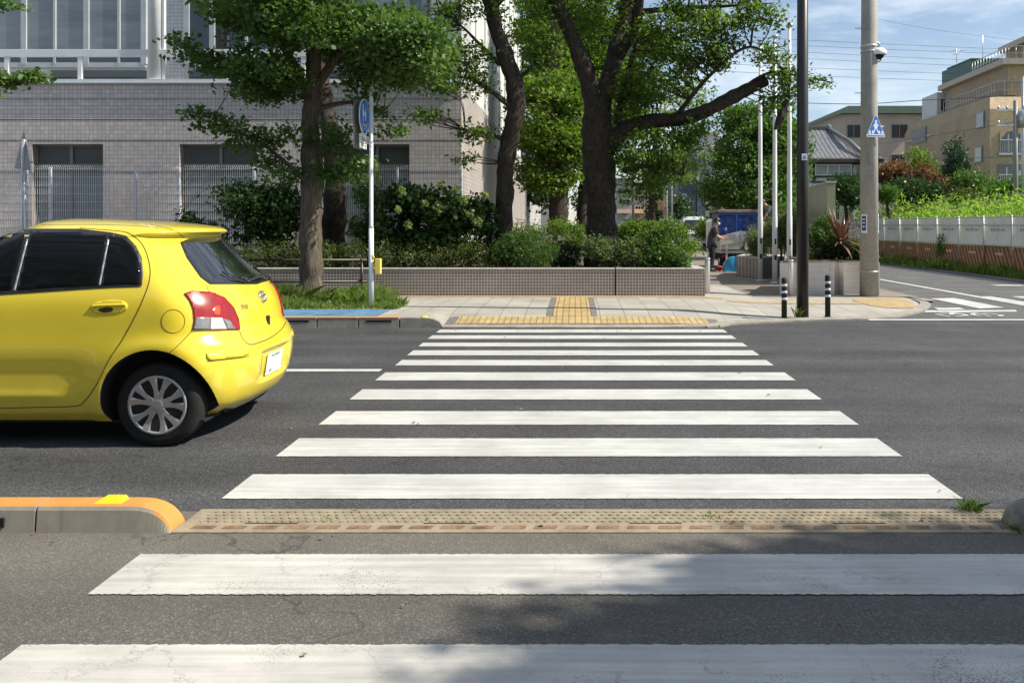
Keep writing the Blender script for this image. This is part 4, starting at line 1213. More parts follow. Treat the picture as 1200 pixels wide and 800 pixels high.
def blades(name, areas, m, hmin, hmax, w, n, lean=.35, kind='stuff', label=None, cat=None, zf=None, tilt=.3):
    """many thin upright blades"""
    tot = sum(a[4] for a in areas)
    X, Yv, Z, H = [], [], [], []
    for (x0, x1, y0, y1, k_, hs) in areas:
        kk = int(n * k_ / tot)
        xx = NR.uniform(x0, x1, kk); yy = NR.uniform(y0, y1, kk)
        hh = NR.uniform(hmin, hmax, kk) * hs * (0.7 + .3 * np.sin(xx * 2.1) * np.sin(yy * 1.7 + xx))
        X.append(xx); Yv.append(yy); H.append(hh)
    X, Yv, H = map(np.concatenate, (X, Yv, H))
    Z = np.array([zf(x, y) for x, y in zip(X, Yv)]) if zf else np.zeros(len(X))
    N_ = len(X)
    a = NR.uniform(0, 6.283, N_)
    ln = NR.normal(size=(N_, 2)) * lean * H[:, None]
    v = np.empty((N_, 5, 3))
    base = np.stack([X, Yv, Z], 1)
    s = np.stack([np.cos(a) * w, np.sin(a) * w, np.zeros(N_)], 1)
    mid = base + np.stack([ln[:, 0] * .3, ln[:, 1] * .3, H * .6], 1)
    tip = base + np.stack([ln[:, 0], ln[:, 1], H * .95], 1)
    v[:, 0] = base - s; v[:, 1] = base + s; v[:, 2] = mid + s * .8; v[:, 3] = tip; v[:, 4] = mid - s * .8
    me = bpy.data.meshes.new(name)
    me.vertices.add(N_ * 5); me.vertices.foreach_set('co', v.reshape(-1).astype(np.float32))
    me.loops.add(N_ * 5); me.loops.foreach_set('vertex_index', np.arange(N_ * 5, dtype=np.int32))
    me.polygons.add(N_); me.polygons.foreach_set('loop_start', np.arange(0, N_ * 5, 5, dtype=np.int32))
    me.update(calc_edges=True)
    at = me.attributes.new('rnd', 'FLOAT', 'FACE'); at.data.foreach_set('value', NR.random(N_).astype(np.float32))
    o = link_mesh(name, me, m)
    return tag(o, label, cat, kind=kind)


blades('grass', [(-8.5, -2.95, 14.2, 15.2, 3.2, 1), (-8.5, -3.4, 15.2, 16.6, 3, 1.15), (-5.6, -3.6, 15.0, 15.9, 1.5, 1.6)], M['leaf_grass'], .10, .28, .007, 16000, .5, label='unmown green grass round the foot of the ginkgo', cat='grass', zf=lambda x, y: .14)
blades('weeds', [(.85 + 13, 60, 26, 60, 30, 1), (13.9, 20, 24.5, 30, 8, .9)], M['leaf_weed'], 1.9, 2.7, .05, 22000, .13, label='tall bright green weeds on the vacant lot behind the fence', cat='weeds', zf=lambda x, y: 0)
g = np.stack([NR.uniform(13.9, 50, 6500), NR.uniform(24.5, 46, 6500), NR.uniform(1.3, 2.65, 6500)], 1)
g[:, 2] -= .3 * np.abs(np.sin(g[:, 0] * .7) * np.sin(g[:, 1] * .5))
o = leaf_mesh('weed_leaves', g, 13, (.22, .22, .45), .17, M['leaf_weed'], None, up=.0, width=.3); tag(o, 'feathery tops of the tall weeds behind the fence', 'weeds', kind='stuff')
blades('verge_weeds', [(12.7, 13.25, 18, 45, 10, 1), (12.2, 12.9, 30, 60, 3, .6)], M['leaf_grass'], .18, .55, .012, 9000, .35, label='dark weeds along the foot of the hoarding fence', cat='weeds', zf=lambda x, y: 0)
for lab, c, n_, h in (('tuft of weeds sprouting at the right end of the median strip', (2.13, 4.60), 70, .10), ('small green weed beside the grey kerb end', (2.24, 4.30), 40, .08), ('tiny dry weed on the median strip near the orange kerb', (-1.28, 4.46), 16, .035),
                      ('wispy weed at the foot of the banded bollard left of the black pole', (3.62, 13.9), 40, .22), ('tiny sprout on the median strip below the last stripe', (.72, 4.5), 14, .04)):
    z0_ = .0 if c[1] < 10 else .05
    blades('weed_tuft', [(c[0] - .05, c[0] + .05, c[1] - .035, c[1] + .035, 1, 1)], M['leaf_grass'], h * .4, h, .0035 if c[1] < 10 else .006, n_, .6, kind='thing', label=lab, cat='weed', zf=lambda x, y: z0_)
# scattered fallen leaves and grit
b = MB()
for i in range(90):
    x, y = rs.uniform(-3, 4), rs.choice([rs.uniform(4.15, 4.75), rs.uniform(12.3, 13), rs.uniform(3, 12)])
    s_ = rs.uniform(.006, .016) * (1 if y < 6 else 1.6); a = rs.uniform(0, 6.28)
    b.poly([(x + s_ * math.cos(a), y + s_ * math.sin(a), .012), (x + s_ * math.cos(a + 1.8), y + s_ * math.sin(a + 1.8), .016), (x + s_ * math.cos(a + 3.3), y + s_ * math.sin(a + 3.3), .012), (x + s_ * .6 * math.cos(a + 4.7), y + s_ * .6 * math.sin(a + 4.7), .02)])
M['litter'] = mat('dry leaf litter', (0.22, 0.15, 0.07), 0.9, var=0.5, scale=3)
tag(b.build('litter', M['litter']), 'scattered dry leaves and grit on the road', 'litter', kind='stuff')

# ------------------------------------------------------------------ yellow hatchback
XR, YC = -2.30, 6.71
m, N, L, bs = newmat('yellow car paint')
v = coords(N, L)
bs.inputs['Base Color'].default_value = (0.76, 0.60, 0.04, 1)
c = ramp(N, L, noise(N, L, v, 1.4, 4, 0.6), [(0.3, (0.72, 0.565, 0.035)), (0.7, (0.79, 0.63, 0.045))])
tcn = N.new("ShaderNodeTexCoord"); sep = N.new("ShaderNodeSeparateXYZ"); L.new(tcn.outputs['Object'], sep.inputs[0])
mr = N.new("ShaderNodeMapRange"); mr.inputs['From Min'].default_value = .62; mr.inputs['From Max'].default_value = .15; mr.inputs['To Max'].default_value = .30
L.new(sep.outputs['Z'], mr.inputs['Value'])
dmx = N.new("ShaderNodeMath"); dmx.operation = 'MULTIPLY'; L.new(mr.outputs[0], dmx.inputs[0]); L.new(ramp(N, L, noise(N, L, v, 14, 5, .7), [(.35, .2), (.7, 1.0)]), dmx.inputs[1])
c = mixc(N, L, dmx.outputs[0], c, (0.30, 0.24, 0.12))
L.new(c, bs.inputs['Base Color'])
bs.inputs['Roughness'].default_value = 0.30
bs.inputs['Coat Weight'].default_value = 1.0; bs.inputs['Coat Roughness'].default_value = 0.03
bs.inputs['Specular IOR Level'].default_value = 0.4
M['car'] = m
M['rear_glass'] = glassmat('car rear window glass', (0.012, 0.014, 0.016), 0.03, refl=0.6)
M['car_glass'] = glassmat('car window glass', (0.004, 0.0045, 0.005), 0.05, refl=0.2)
M['car_glass'].node_tree.nodes['Principled BSDF'].inputs['Coat Weight'].default_value = 0.0
M['car_glass'].node_tree.nodes['Principled BSDF'].inputs['Specular IOR Level'].default_value = 0.22
M['trim'] = mat('black trim', (0.02, 0.02, 0.021), 0.5, var=0.1)
M['seam'] = mat('panel gap', (0.05, 0.035, 0.005), 0.8, var=0.1)
M['lamp_red'] = mat('red lamp lens', (0.27, 0.004, 0.006), 0.28, var=0.3, scale=16, coat=0.5)
M['lamp_orange'] = mat('orange bulb lens', (0.50, 0.07, 0.015), 0.2, var=0.2, scale=16, coat=1.0)
M['lamp_clear'] = mat('clear lamp lens', (0.20, 0.20, 0.205), 0.12, var=0.3, scale=24, coat=1.0)
M['lamp_white'] = mat('bright lamp reflector', (0.75, 0.76, 0.76), 0.2, metal=0.3, var=0.2, scale=40, coat=1.0)
M['chrome'] = mat('chrome', (0.72, 0.72, 0.73), 0.15, metal=1.0, var=0.03)
M['hub'] = mat('silver wheel cover', (0.52, 0.51, 0.49), 0.34, metal=0.65, var=0.12, scale=9)
M['tyre'] = mat('tyre rubber', (0.010, 0.010, 0.010), 0.9, var=0.4, scale=8, bumpy=0.2)
M['strip'] = mat('satin window strip', (0.45, 0.46, 0.47), 0.3, metal=0.5, var=0.05)

ZT = [.17, .22, .28, .36, .46, .58, .66, .72, .76, .84, .92, 1.0, 1.06, 1.12, 1.2, 1.3, 1.38, 1.44, 1.465, 1.48, 1.50, 1.52, 1.54, 1.56, 1.58, 1.59]
RT = [.26, .15, .10, .065, .04, .03, .042, .065, .110, .125, .145, .175, .21, .25, .34, .44, .52, .585, .605, .545, .545, .565, .66, .82, 1.1, 1.5]
WT = [.70, .77, .805, .825, .838, .846, .847, .845, .842, .838, .834, .826, .812, .790, .765, .728, .695, .662, .645, .628, .60, .565, .515, .43, .28, .05]
FT = [3.50, 3.62, 3.70, 3.74, 3.76, 3.75, 3.72, 3.68, 3.64, 3.52, 3.38, 3.08, 2.9, 2.78, 2.6, 2.38, 2.2, 2.05, 1.99, 1.96, 1.91, 1.86, 1.82, 1.78, 1.72, 1.6]
LT = [.40, .42, .44, .44, .44, .44, .44, .44, .43, .43, .43, .43, .44, .44, .44, .44, .42, .38, .34, .30, .30, .30, .30, .3, .2, .05]
zz = np.concatenate([np.linspace(.17, 1.40, 76), np.linspace(1.41, 1.59, 34)])
def sm_interp(tab, z):
    x = np.array(ZT); y = np.array(tab); d = np.diff(y) / np.diff(x)
    mm_ = np.zeros(len(x)); mm_[0], mm_[-1] = d[0], d[-1]
    h_ = np.diff(x)
    mm_[1:-1] = (d[:-1] * h_[1:] + d[1:] * h_[:-1]) / (h_[1:] + h_[:-1])
    k = np.clip(np.searchsorted(x, z) - 1, 0, len(x) - 2)
    t = np.clip((z - x[k]) / h_[k], 0, 1)
    c_ = (2 * t ** 3 - 3 * t ** 2 + 1) * y[k] + (t ** 3 - 2 * t ** 2 + t) * h_[k] * mm_[k] + (3 * t ** 2 - 2 * t ** 3) * y[k + 1] + (t ** 3 - t ** 2) * h_[k] * mm_[k + 1]
    # a light running mean keeps the highlights even
    pad = np.pad(c_, 3, mode='edge')
    return np.convolve(pad, np.array([.05, .1, .2, .3, .2, .1, .05]), 'valid')
rr, ww, ff, ll = (sm_interp(t_, zz) for t_ in (RT, WT, FT, LT))
car_rings = []
NQ, NS = 26, 46
WHX, WHZ = (.60, 3.06), .293
for z, r, w, f, l_ in zip(zz, rr, ww, ff, ll):
    half = []
    n = 2.45 if z < 1.1 else 2.35
    for i in range(NQ):                     # rear centre -> near corner
        a = math.pi / 2 * i / (NQ - 1)
        half.append((r + l_ * (1 - math.cos(a) ** (2 / n)), w * math.sin(a) ** (2 / n)))
    lf = min(.8, (f - r) * .35)
    u0, u1 = r + l_, f - lf
    for i in range(1, NS):
        half.append((u0 + (u1 - u0) * i / NS, w))
    for i in range(NQ):
        a = math.pi / 2 * (1 - i / (NQ - 1))
        half.append((f - lf * (1 - math.cos(a) ** (2 / 2.2)), w * math.sin(a) ** (2 / 2.2)))
    pts = []
    for u, l in half:
        if l > .5 and z < 1.0:              # flared arches and a waist in the door skins
            g_ = 0
            for wx in WHX:
                d = math.hypot(u - wx, z - .30)
                g_ += .022 * math.exp(-((d - .40) / .07) ** 2)
            g_ -= .012 * math.exp(-((z - .52) / .10) ** 2) * sm((u - 1.0) / .2) * sm((2.75 - u) / .2)
            g_ += .010 * math.exp(-((z - .36) / .035) ** 2) * sm((u - 1.15) / .2) * sm((2.75 - u) / .2)
            l += g_
        # the number plate recess and the pressed-in tailgate
        du = 0
        if abs(l) < .5:
            du += .035 * sm((.30 - abs(l)) / .05) * sm((z - .36) / .02) * sm((.60 - z) / .02)
        pts.append((u + du, l))
    ring_ = [(XR - u, YC - l, z) for u, l in pts] + [(XR - u, YC + l, z) for u, l in pts[-2:0:-1]]
    car_rings.append(ring_)
b = MB()
vr = [[b.bm.verts.new(p) for p in rg] for rg in car_rings]
nr = len(vr[0])
for i in range(len(vr) - 1):
    for k_ in range(nr):
        f = b.bm.faces.new((vr[i][k_], vr[i][(k_ + 1) % nr], vr[i + 1][(k_ + 1) % nr], vr[i + 1][k_])); f.smooth = True
b.bm.faces.new(vr[0][::-1]); f = b.bm.faces.new(vr[-1]); f.smooth = True
bmesh.ops.recalc_face_normals(b.bm, faces=b.bm.faces[:])
bm_body = b.bm
tmp_bm = bm_body.copy()
car_bvh = BVHTree.FromBMesh(tmp_bm)
me = bpy.data.meshes.new('body'); bm_body.to_mesh(me)
body0 = bpy.data.objects.new('body_tmp', me); COL.objects.link(body0)
cut = MB()
for wx in WHX:
    for s_ in (-1, 1):
        cut.lathe([(.372, -.16), (.372, .16)], (XR - wx, YC + s_ * .80, .315), 'Y', 56)
cme = bpy.data.meshes.new('cut'); cut.bm.to_mesh(cme)
cuto = bpy.data.objects.new('cut_tmp', cme); COL.objects.link(cuto)
md = body0.modifiers.new('b', 'BOOLEAN'); md.operation = 'DIFFERENCE'; md.object = cuto; md.solver = 'EXACT'
bpy.context.view_layer.update()
dg = bpy.context.evaluated_depsgraph_get()
bme = bpy.data.meshes.new_from_object(body0.evaluated_get(dg))
bpy.data.objects.remove(body0); bpy.data.objects.remove(cuto)
car = thing('yellow_hatchback', 'bright yellow five door hatchback driving out of the left edge of the picture', 'car', (XR - 1.88, YC, 0))
bme.name = 'body'
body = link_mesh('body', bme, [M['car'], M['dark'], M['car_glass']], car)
for p in bme.polygons:
    c = p.center
    cx_, cy_, cz_ = c.x + (XR - 1.88), c.y + YC, c.z
    inarch = False
    for wx in WHX:
        rx_, rz_ = cx_ - (XR - wx), cz_ - .315
        rd_ = math.hypot(rx_, rz_)
        if .35 < rd_ < .3735 and cz_ < .7 and (p.normal.x * rx_ + p.normal.z * rz_) / rd_ < -.8: inarch = True
        if rd_ < .376 and abs(abs(cy_ - YC) - .64) < .02 and abs(p.normal.y) > .9: inarch = True
    if inarch:
        p.material_index = 1; p.use_smooth = False
    elif cz_ < .171: p.material_index = 1
    elif p.normal.x < -.35 and cz_ > 1.06 and abs(cy_ - YC) < .70 and cz_ < 1.5: p.material_index = 2; p.use_smooth = True
    else: p.use_smooth = True

bms = bmesh.new(); bms.from_mesh(bme)
bmesh.ops.split_edges(bms, edges=[e for e in bms.edges if len(e.link_faces) == 2 and (e.link_faces[0].material_index == 1) != (e.link_faces[1].material_index == 1)])
bms.to_mesh(bme); bms.free()
CAMV = Vector((0, 0, CAMH))
def cast(px, py, bvh=None, off=0.0):
    d = Vector(((px - VX) / FPX, 1.0, (VY - py) / FPX)).normalized()
    h = (bvh or car_bvh).ray_cast(CAMV, d)
    if h[0] is None: return None
    return h[0] + h[1] * off


def Zc(zx, zy): return (zx / 2.6667, 240 + zy / 2.6667)     # coordinates read off the enlarged photo


def patch(name, zpts, m, off, parent, thick=.012, mirror=False, smooth_n=0, step=3.0, bvh=None, conv=Zc):
    pts = [Vector((*conv(x, y), 0)) for x, y in zpts]
    if smooth_n: pts = catmull(pts, smooth_n, True)
    # densify
    dn = []
    for i in range(len(pts)):
        a, c = pts[i], pts[(i + 1) % len(pts)]
        k_ = max(1, int((c - a).length / step))
        dn += [a.lerp(c, q / k_) for q in range(k_)]
    poly2 = [Vector((p.x, p.y)) for p in dn]
    cx_ = sum(p.x for p in poly2) / len(poly2); cy_ = sum(p.y for p in poly2) / len(poly2)
    vs = list(poly2); n0 = len(vs)
    xs_ = [p.x for p in poly2]; ys_ = [p.y for p in poly2]
    def inside(x, y):
        c_ = False
        for i in range(n0):
            a, d = poly2[i], poly2[i - 1]
            if (a.y > y) != (d.y > y) and x < (d.x - a.x) * (y - a.y) / (d.y - a.y) + a.x: c_ = not c_
        return c_
    x = min(xs_) + step / 2
    while x < max(xs_):
        y = min(ys_) + step / 2
        while y < max(ys_):
            if inside(x, y) and min((p - Vector((x, y))).length for p in poly2) > step * .4: vs.append(Vector((x, y)))
            y += step
        x += step
    vo, eo, fo, *_r = delaunay_2d_cdt(vs, [], [list(range(n0))], 1, 1e-5)
    b = MB(); hits = []
    for p in vo:
        def at_(o_):
            h = cast(p.x, p.y, bvh, o_)
            t_ = 0.02
            while h is None and t_ < .6:
                h = cast(p.x + (cx_ - p.x) * t_, p.y + (cy_ - p.y) * t_, bvh, o_); t_ += .02
            return h
        f_, k_ = at_(off), at_(off - thick)
        hits.append(None if f_ is None or k_ is None else (b.bm.verts.new(f_), b.bm.verts.new(k_)))
    edg = {}
    def ok_face(vs_):
        try:
            ff_ = b.bm.faces.new(vs_); ff_.smooth = True
        except ValueError: pass
    for f in fo:
        if any(hits[i] is None for i in f): continue
        a_, c_, d_ = (Vector((vo[i].x, -vo[i].y)) for i in f[:3])
        if (c_ - a_).cross(d_ - a_) < 0: f = f[::-1]
        ok_face([hits[i][0] for i in f]); ok_face([hits[i][1] for i in f[::-1]])
        for i in range(len(f)):
            e_ = (f[i], f[(i + 1) % len(f)])
            if (e_[1], e_[0]) in edg: edg[(e_[1], e_[0])] = 2
            else: edg[e_] = 1
    for (i, j), c_ in edg.items():
        if c_ == 1 and (j, i) not in edg:
            try: b.bm.faces.new((hits[j][0], hits[i][0], hits[i][1], hits[j][1]))
            except ValueError: pass
    bmesh.ops.delete(b.bm, geom=[v for v in b.bm.verts if not v.link_faces], context='VERTS')
    out = [None]
    if mirror:
        mb = MB(); mb.bm.free(); mb.bm = b.bm.copy()
        for v in mb.bm.verts: v.co.y = 2 * YC - v.co.y
        bmesh.ops.reverse_faces(mb.bm, faces=mb.bm.faces[:])
        out.append(mb.build(name, m, parent))
    out[0] = b.build(name, m, parent)
    return out


def seam(name, zpts, m, parent, rad=.0035, mirror=False, smooth_n=6, off=.0, bvh=None, conv=Zc, seg=6):
    pts = catmull([Vector((*conv(x, y), 0)) for x, y in zpts], smooth_n)
    w = [h for h in (cast(p.x, p.y, bvh, off) for p in pts) if h is not None]
    w2 = [w[0]]
    for p in w[1:]:
        if (p - w2[-1]).length > .006: w2.append(p)
    b = MB(); b.tube(w2, rad, seg)
    if mirror:
        mb = MB(); mb.bm.free(); mb.bm = b.bm.copy()
        for v in mb.bm.verts: v.co.y = 2 * YC - v.co.y
        mb.build(name, m, parent)
    return b.build(name, m, parent)


# side glass
patch('window_surround', [(-600, 300), (-470, 190), (-300, 112), (-150, 84), (0, 75), (250, 75), (345, 86), (395, 97), (425, 128), (443, 165), (448, 212), (443, 253), (313, 258), (50, 275), (-100, 283)], M['trim'], .0015, car, .006, True, 0, 4)
patch('side_window', [(342, 95), (385, 105), (413, 130), (432, 168), (437, 212), (433, 247), (317, 251)], M['car_glass'], .0045, car, .004, True, 0, 3)
patch('side_window', [(94, 84), (250, 83), (333, 95), (307, 251), (52, 266)], M['car_glass'], .0045, car, .004, True, 0, 4)
patch('side_window', [(80, 84), (-150, 94), (-300, 122), (-460, 200), (-560, 290), (-100, 275), (36, 267)], M['car_glass'], .0045, car, .004, True, 0, 5)

patch('window_strip', [(337, 108), (342, 109), (315, 251), (309, 251)], M['strip'], .006, car, .004, True, 0, 3)
patch('window_strip', [(84, 108), (89, 108), (49, 268), (43, 268)], M['strip'], .006, car, .004, True, 0, 3)
seam('belt_moulding', [(-560, 301), (-100, 284), (50, 276), (313, 259), (441, 254)], M['trim'], car, .006, True)
# door outlines
seam('door_gap', [(250, 73), (345, 80), (400, 88), (440, 118), (463, 168), (468, 230), (440, 312), (388, 412), (342, 482), (302, 560), (266, 611), (235, 628), (120, 632), (-30, 636), (-400, 652), (-700, 660)], M['seam'], car, .0032, True)
seam('door_gap', [(-36, 285), (-40, 400), (-38, 630)], M['seam'], car, .0032, True)
# fuel flap
seam('fuel_flap', [(541 + 36.5 * math.cos(a / 20 * 6.2832), 364 + 36.5 * math.sin(a / 20 * 6.2832)) for a in range(21)], M['seam'], car, .0022, False, 3)
# door handles
def handle(x0, nm='door_handle'):
    pr = patch(nm, [(x0 + 283, 322), (x0 + 296, 306), (x0 + 340, 298), (x0 + 385, 301), (x0 + 398, 314), (x0 + 392, 330), (x0 + 350, 340), (x0 + 300, 338)], M['car'], .004, car, .006, False, 4, 2.5)[0]
    pr2 = patch('recess_shade', [(x0 + 308, 327), (x0 + 330, 320), (x0 + 352, 322), (x0 + 350, 333), (x0 + 322, 336)], M['seam'], .0055, pr, .004, False, 4, 2.5)  # raised dark patch paints the shade of the hollow behind the grip
    h = cast(*Zc(x0 + 340, 312))
    b = MB(); p0, p1 = cast(*Zc(x0 + 292, 316), None, .006), cast(*Zc(x0 + 392, 312), None, .006)
    b.tube(catmull([cast(*Zc(x0 + 290, 317), None, .006), p0.lerp(p1, .12), p0.lerp(p1, .5) + Vector((0, -.003, .001)), p0.lerp(p1, .88), cast(*Zc(x0 + 394, 313), None, .006)], 5), .0085, 10)
    b.build('grip', M['car'], pr)
handle(0); handle(-440)
# rear window, tailgate
patch('rear_window', [(562, 118), (590, 106), (718, 96), (752, 120), (795, 168), (828, 212), (842, 236), (800, 249), (655, 249), (625, 226), (582, 165)], M['rear_glass'], .004, car, .008, False, 0, 3)
seam('tailgate_gap', [(645, 252), (655, 272), (675, 276)], M['seam'], car, .003)
seam('tailgate_gap', [(748, 392), (757, 415), (780, 436), (815, 428), (850, 412), (880, 388), (893, 366)], M['seam'], car, .0038)
seam('bumper_gap', [(600, 393), (580, 415), (552, 443), (530, 462)], M['seam'], car, .0022)
# lamps
def lamp(mirror_only=False):
    r_ = patch('tail_light', [(575, 278), (598, 271), (655, 274), (698, 290), (728, 322), (743, 358), (747, 391), (601, 391), (607, 360), (603, 325), (592, 300)], M['lamp_red'], .012, car, .02, True, 0, 2.2)
    for q, s_ in ((r_[0], 0), (r_[1], 1)):
        def sub(nm, z_, mm, off):
            o = patch(nm, z_, mm, off, q, .006, False, 0, 2.2)[0]
            if s_:
                for v in o.data.vertices: v.co.y = (2 * YC - (v.co.y + WLOC[o.name].y)) - WLOC[o.name].y
                o.data.flip_normals()
        sub('clear_lens', [(610, 352), (655, 352), (652, 389), (604, 389)], M['lamp_clear'], .0145)
        sub('reversing_lens', [(657, 353), (690, 354), (705, 389), (654, 389)], M['lamp_white'], .0145)
        sub('clear_lens', [(692, 356), (715, 362), (732, 389), (707, 389)], M['lamp_clear'], .0145)
        sub('bulb', [(668, 318), (682, 315), (688, 328), (682, 346), (668, 346), (660, 330)], M['lamp_orange'], .0140)
lamp()
patch('bumper_moulding', [(645, 464), (700, 458), (768, 450), (778, 458), (776, 466), (760, 473), (655, 487), (646, 478)], M['car'], .009, car, .016, True, 0, 3)
seam('moulding_shadow_gap', [(646, 489), (700, 484), (765, 476), (779, 469)], M['seam'], car, .0022)
# lower lip of the bumper
# badge, keyhole, plate, wiper, spoiler
def ell(c, nrm, rx, rz, r, n=28):
    nrm = nrm.normalized(); a = nrm.cross(Vector((0, 0, 1))).normalized(); z_ = a.cross(nrm)
    return [c + a * rx * math.cos(2 * math.pi * i / n) + z_ * rz * math.sin(2 * math.pi * i / n) for i in range(n + 1)]
pc = cast(*Zc(839, 282)); d_ = Vector(((839 / 2.6667 - VX) / FPX, 1, 0)).normalized()
hn = car_bvh.find_nearest(pc)[1]
pc = Vector((pc.x, YC, pc.z)); pc = car_bvh.ray_cast(Vector((0, YC, pc.z)), Vector((-1, 0, 0)))[0]; hn = car_bvh.find_nearest(pc)[1]
b = MB(); cc = pc + hn * .010
for rx, rz, oz in ((.060, .042, 0), (.046, .017, .022), (.016, .036, -.004)): b.tube([p + Vector((0, 0, oz)) for p in ell(cc, hn, rx, rz, 0)], .0052, 6, caps=False)
b.build('emblem', M['chrome'], car)
kz = 1.54 - (362 / 2.6667 + 240 - 264) * YC / 1000
pk = car_bvh.ray_cast(Vector((0, YC, kz)), Vector((-1, 0, 0)))[0]
b = MB(); b.box(pk + Vector((-.01, -.022, -.042)), pk + Vector((.016, .022, .042)), .008); b.box(pk + Vector((.016, -.004, -.03)), pk + Vector((.020, .006, .03)), .001, mi=1); b.build('tailgate_latch', [M['trim'], M['chrome']], car)
pk = car_bvh.ray_cast(Vector((0, YC, .47)), Vector((-1, 0, 0)))[0]
tilt = Matrix.Rotation(R(8), 4, 'Y')
b = MB(); b.box(pk + Vector((.004, -.165, -.0825)), pk + Vector((.010, .165, .0825)), .002, rot=tilt, piv=pk)
pl_ = b.build('number_plate', M['sign_white'], car)
b = MB()
for i, (y_, z_, w_, h_) in enumerate([(-.05, .05, .10, .006), (-.10, -.062, .05, .02)]): b.box(pk + Vector((.0102, y_, z_)), pk + Vector((.0115, y_ + w_, z_ + h_)), rot=tilt, piv=pk)
b.box(pk + Vector((.0102, -.09, .055)), pk + Vector((.0115, -.03, .072)), rot=tilt, piv=pk); b.box(pk + Vector((.0102, -.01, .055)), pk + Vector((.0115, .09, .072)), rot=tilt, piv=pk)
b.build('marks', mat('faded green marks', (0.25, 0.30, 0.27), .5), pl_)
b = MB(); wp = [cast(*Zc(x, y), None, o_) for x, y, o_ in ((846, 246, .012), (828, 228, .03), (795, 234, .03), (765, 246, .022))]
b.tube(catmull([p for p in wp if p is not None], 4), .010, 6); w_a = [cast(*Zc(x, y), None, .016) for x, y in ((765, 247), (725, 236), (690, 214))]
b.tube([p for p in w_a if p is not None], .006, 6)
b.build('rear_wiper', M['trim'], car)
seam('spoiler_gap', [(470, 62), (520, 72), (556, 86), (568, 98), (580, 107)], M['seam'], car, .0025)
seam('roof_gap', [(0, 71), (130, 64), (300, 62), (450, 68), (545, 80)], M['seam'], car, .0025)
def text_mesh(txt, size, m_, name, parent, origin_pt, xdir, nrm, ext=.002):
    cu = bpy.data.curves.new(name, 'FONT'); cu.body = txt; cu.size = size; cu.extrude = ext; cu.align_x = 'CENTER'; cu.align_y = 'CENTER'
    to = bpy.data.objects.new('t', cu); COL.objects.link(to)
    bpy.context.view_layer.update()
    me_ = bpy.data.meshes.new_from_object(to.evaluated_get(bpy.context.evaluated_depsgraph_get()))
    bpy.data.objects.remove(to)
    x_ = xdir.normalized(); n_ = nrm.normalized(); y_ = n_.cross(x_).normalized(); x_ = y_.cross(n_)
    mt = Matrix((x_, y_, n_)).transposed().to_4x4(); mt.translation = origin_pt
    me_.transform(mt)
    me_.name = name
    return link_mesh(name, me_, m_, parent)
pb = cast(*Zc(762, 318)); nb_ = car_bvh.find_nearest(pb)[1]
text_mesh('Vitz', .062, M['chrome'], 'badge', car, pb + nb_ * .006, Vector((0, 1, 0)) - nb_ * nb_.y, nb_)
# exhaust, underside, lights at the front
b = MB(); b.box((XR - 3.5, YC - .72, .16), (XR - .3, YC + .72, .175)); b.tube([(XR - .9, YC + .35, .24), (XR - .28, YC + .35, .23)], .028, 10); b.box((XR - .75, YC - .5, .18), (XR - .25, YC + .5, .34)); b.build('underbody', M['dark'], car)
for s_ in (-1, 1):
    b = MB(); b.ball((XR - 3.42, YC + s_ * .62, .74), .18, 3, (1.4, .55, .6)); b.build('headlight', M['lamp_clear'], car)
    b = MB(); b.ball((XR - 2.62, YC + s_ * .90, 1.05), .09, 2, (.6, 1.0, .8)); b.build('mirror', M['car'], car)


def wheel(cx_, side):
    cy0 = YC - side * .672
    b = MB()
    o = lambda y: -side * y
    prof = [(.18, o(.112)), (.215, o(.120)), (.250, o(.122)), (.275, o(.112)), (.289, o(.092)), (.293, o(.04)), (.293, o(-.04)), (.286, o(-.09)), (.2, o(-.10))]
    b.lathe(prof, (cx_, cy0, .293), 'Y', 64)
    w_ = b.build('wheel', M['tyre'], car)
    b = MB(); b.lathe([(.001, o(.060)), (.183, o(.062))], (cx_, cy0, .293), 'Y', 48); b.build('spoke_shade_disc', M['dark'], w_)  # black backing disc stands in for the shade between the spokes
    b = MB(); b.lathe([(.183, o(.108)), (.187, o(.121)), (.198, o(.124)), (.206, o(.119)), (.206, o(.110))], (cx_, cy0, .293), 'Y', 64)
    b.lathe([(.001, o(.128)), (.030, o(.128)), (.040, o(.124)), (.048, o(.112)), (.05, o(.10))], (cx_, cy0, .293), 'Y', 32)
    for k_ in range(5):
        for dd in (-17, 17):
            a = R(72 * k_ + dd + 12)
            tw = R(7 if dd > 0 else -7)
            rings_ = []
            for t_ in (0, .25, .5, .75, 1.0):
                r_ = .036 + .152 * t_
                an = a - tw * (1 - t_)
                hw = .021 + .009 * t_
                dp = .122 - .010 * math.sin(t_ * math.pi)
                rd = Vector((math.cos(an), 0, math.sin(an))); tg = Vector((-math.sin(an), 0, math.cos(an)))
                c_ = Vector((cx_, cy0, .293)) + rd * r_
                rings_.append([b.bm.verts.new(c_ + tg * s2 * hw + Vector((0, o(dp - (0.007 if abs(s2) == 1 else 0)), 0))) for s2 in (-1, -.6, .6, 1)])
            for q in range(4):
                for z_ in range(3): b.bm.faces.new((rings_[q][z_], rings_[q + 1][z_], rings_[q + 1][z_ + 1], rings_[q][z_ + 1]))
            # sides of the spoke
            for e_ in (0, 3):
                bk = [b.bm.verts.new(rg[e_].co + Vector((0, o(-.03), 0))) for rg in rings_]
                for q in range(4): b.bm.faces.new((rings_[q][e_], rings_[q + 1][e_], bk[q + 1], bk[q]))
    bmesh.ops.recalc_face_normals(b.bm, faces=b.bm.faces[:])
    b.build('wheel_cover', M['hub'], w_)
for wx in WHX:
    for s_ in (1, -1): wheel(XR - wx, s_)

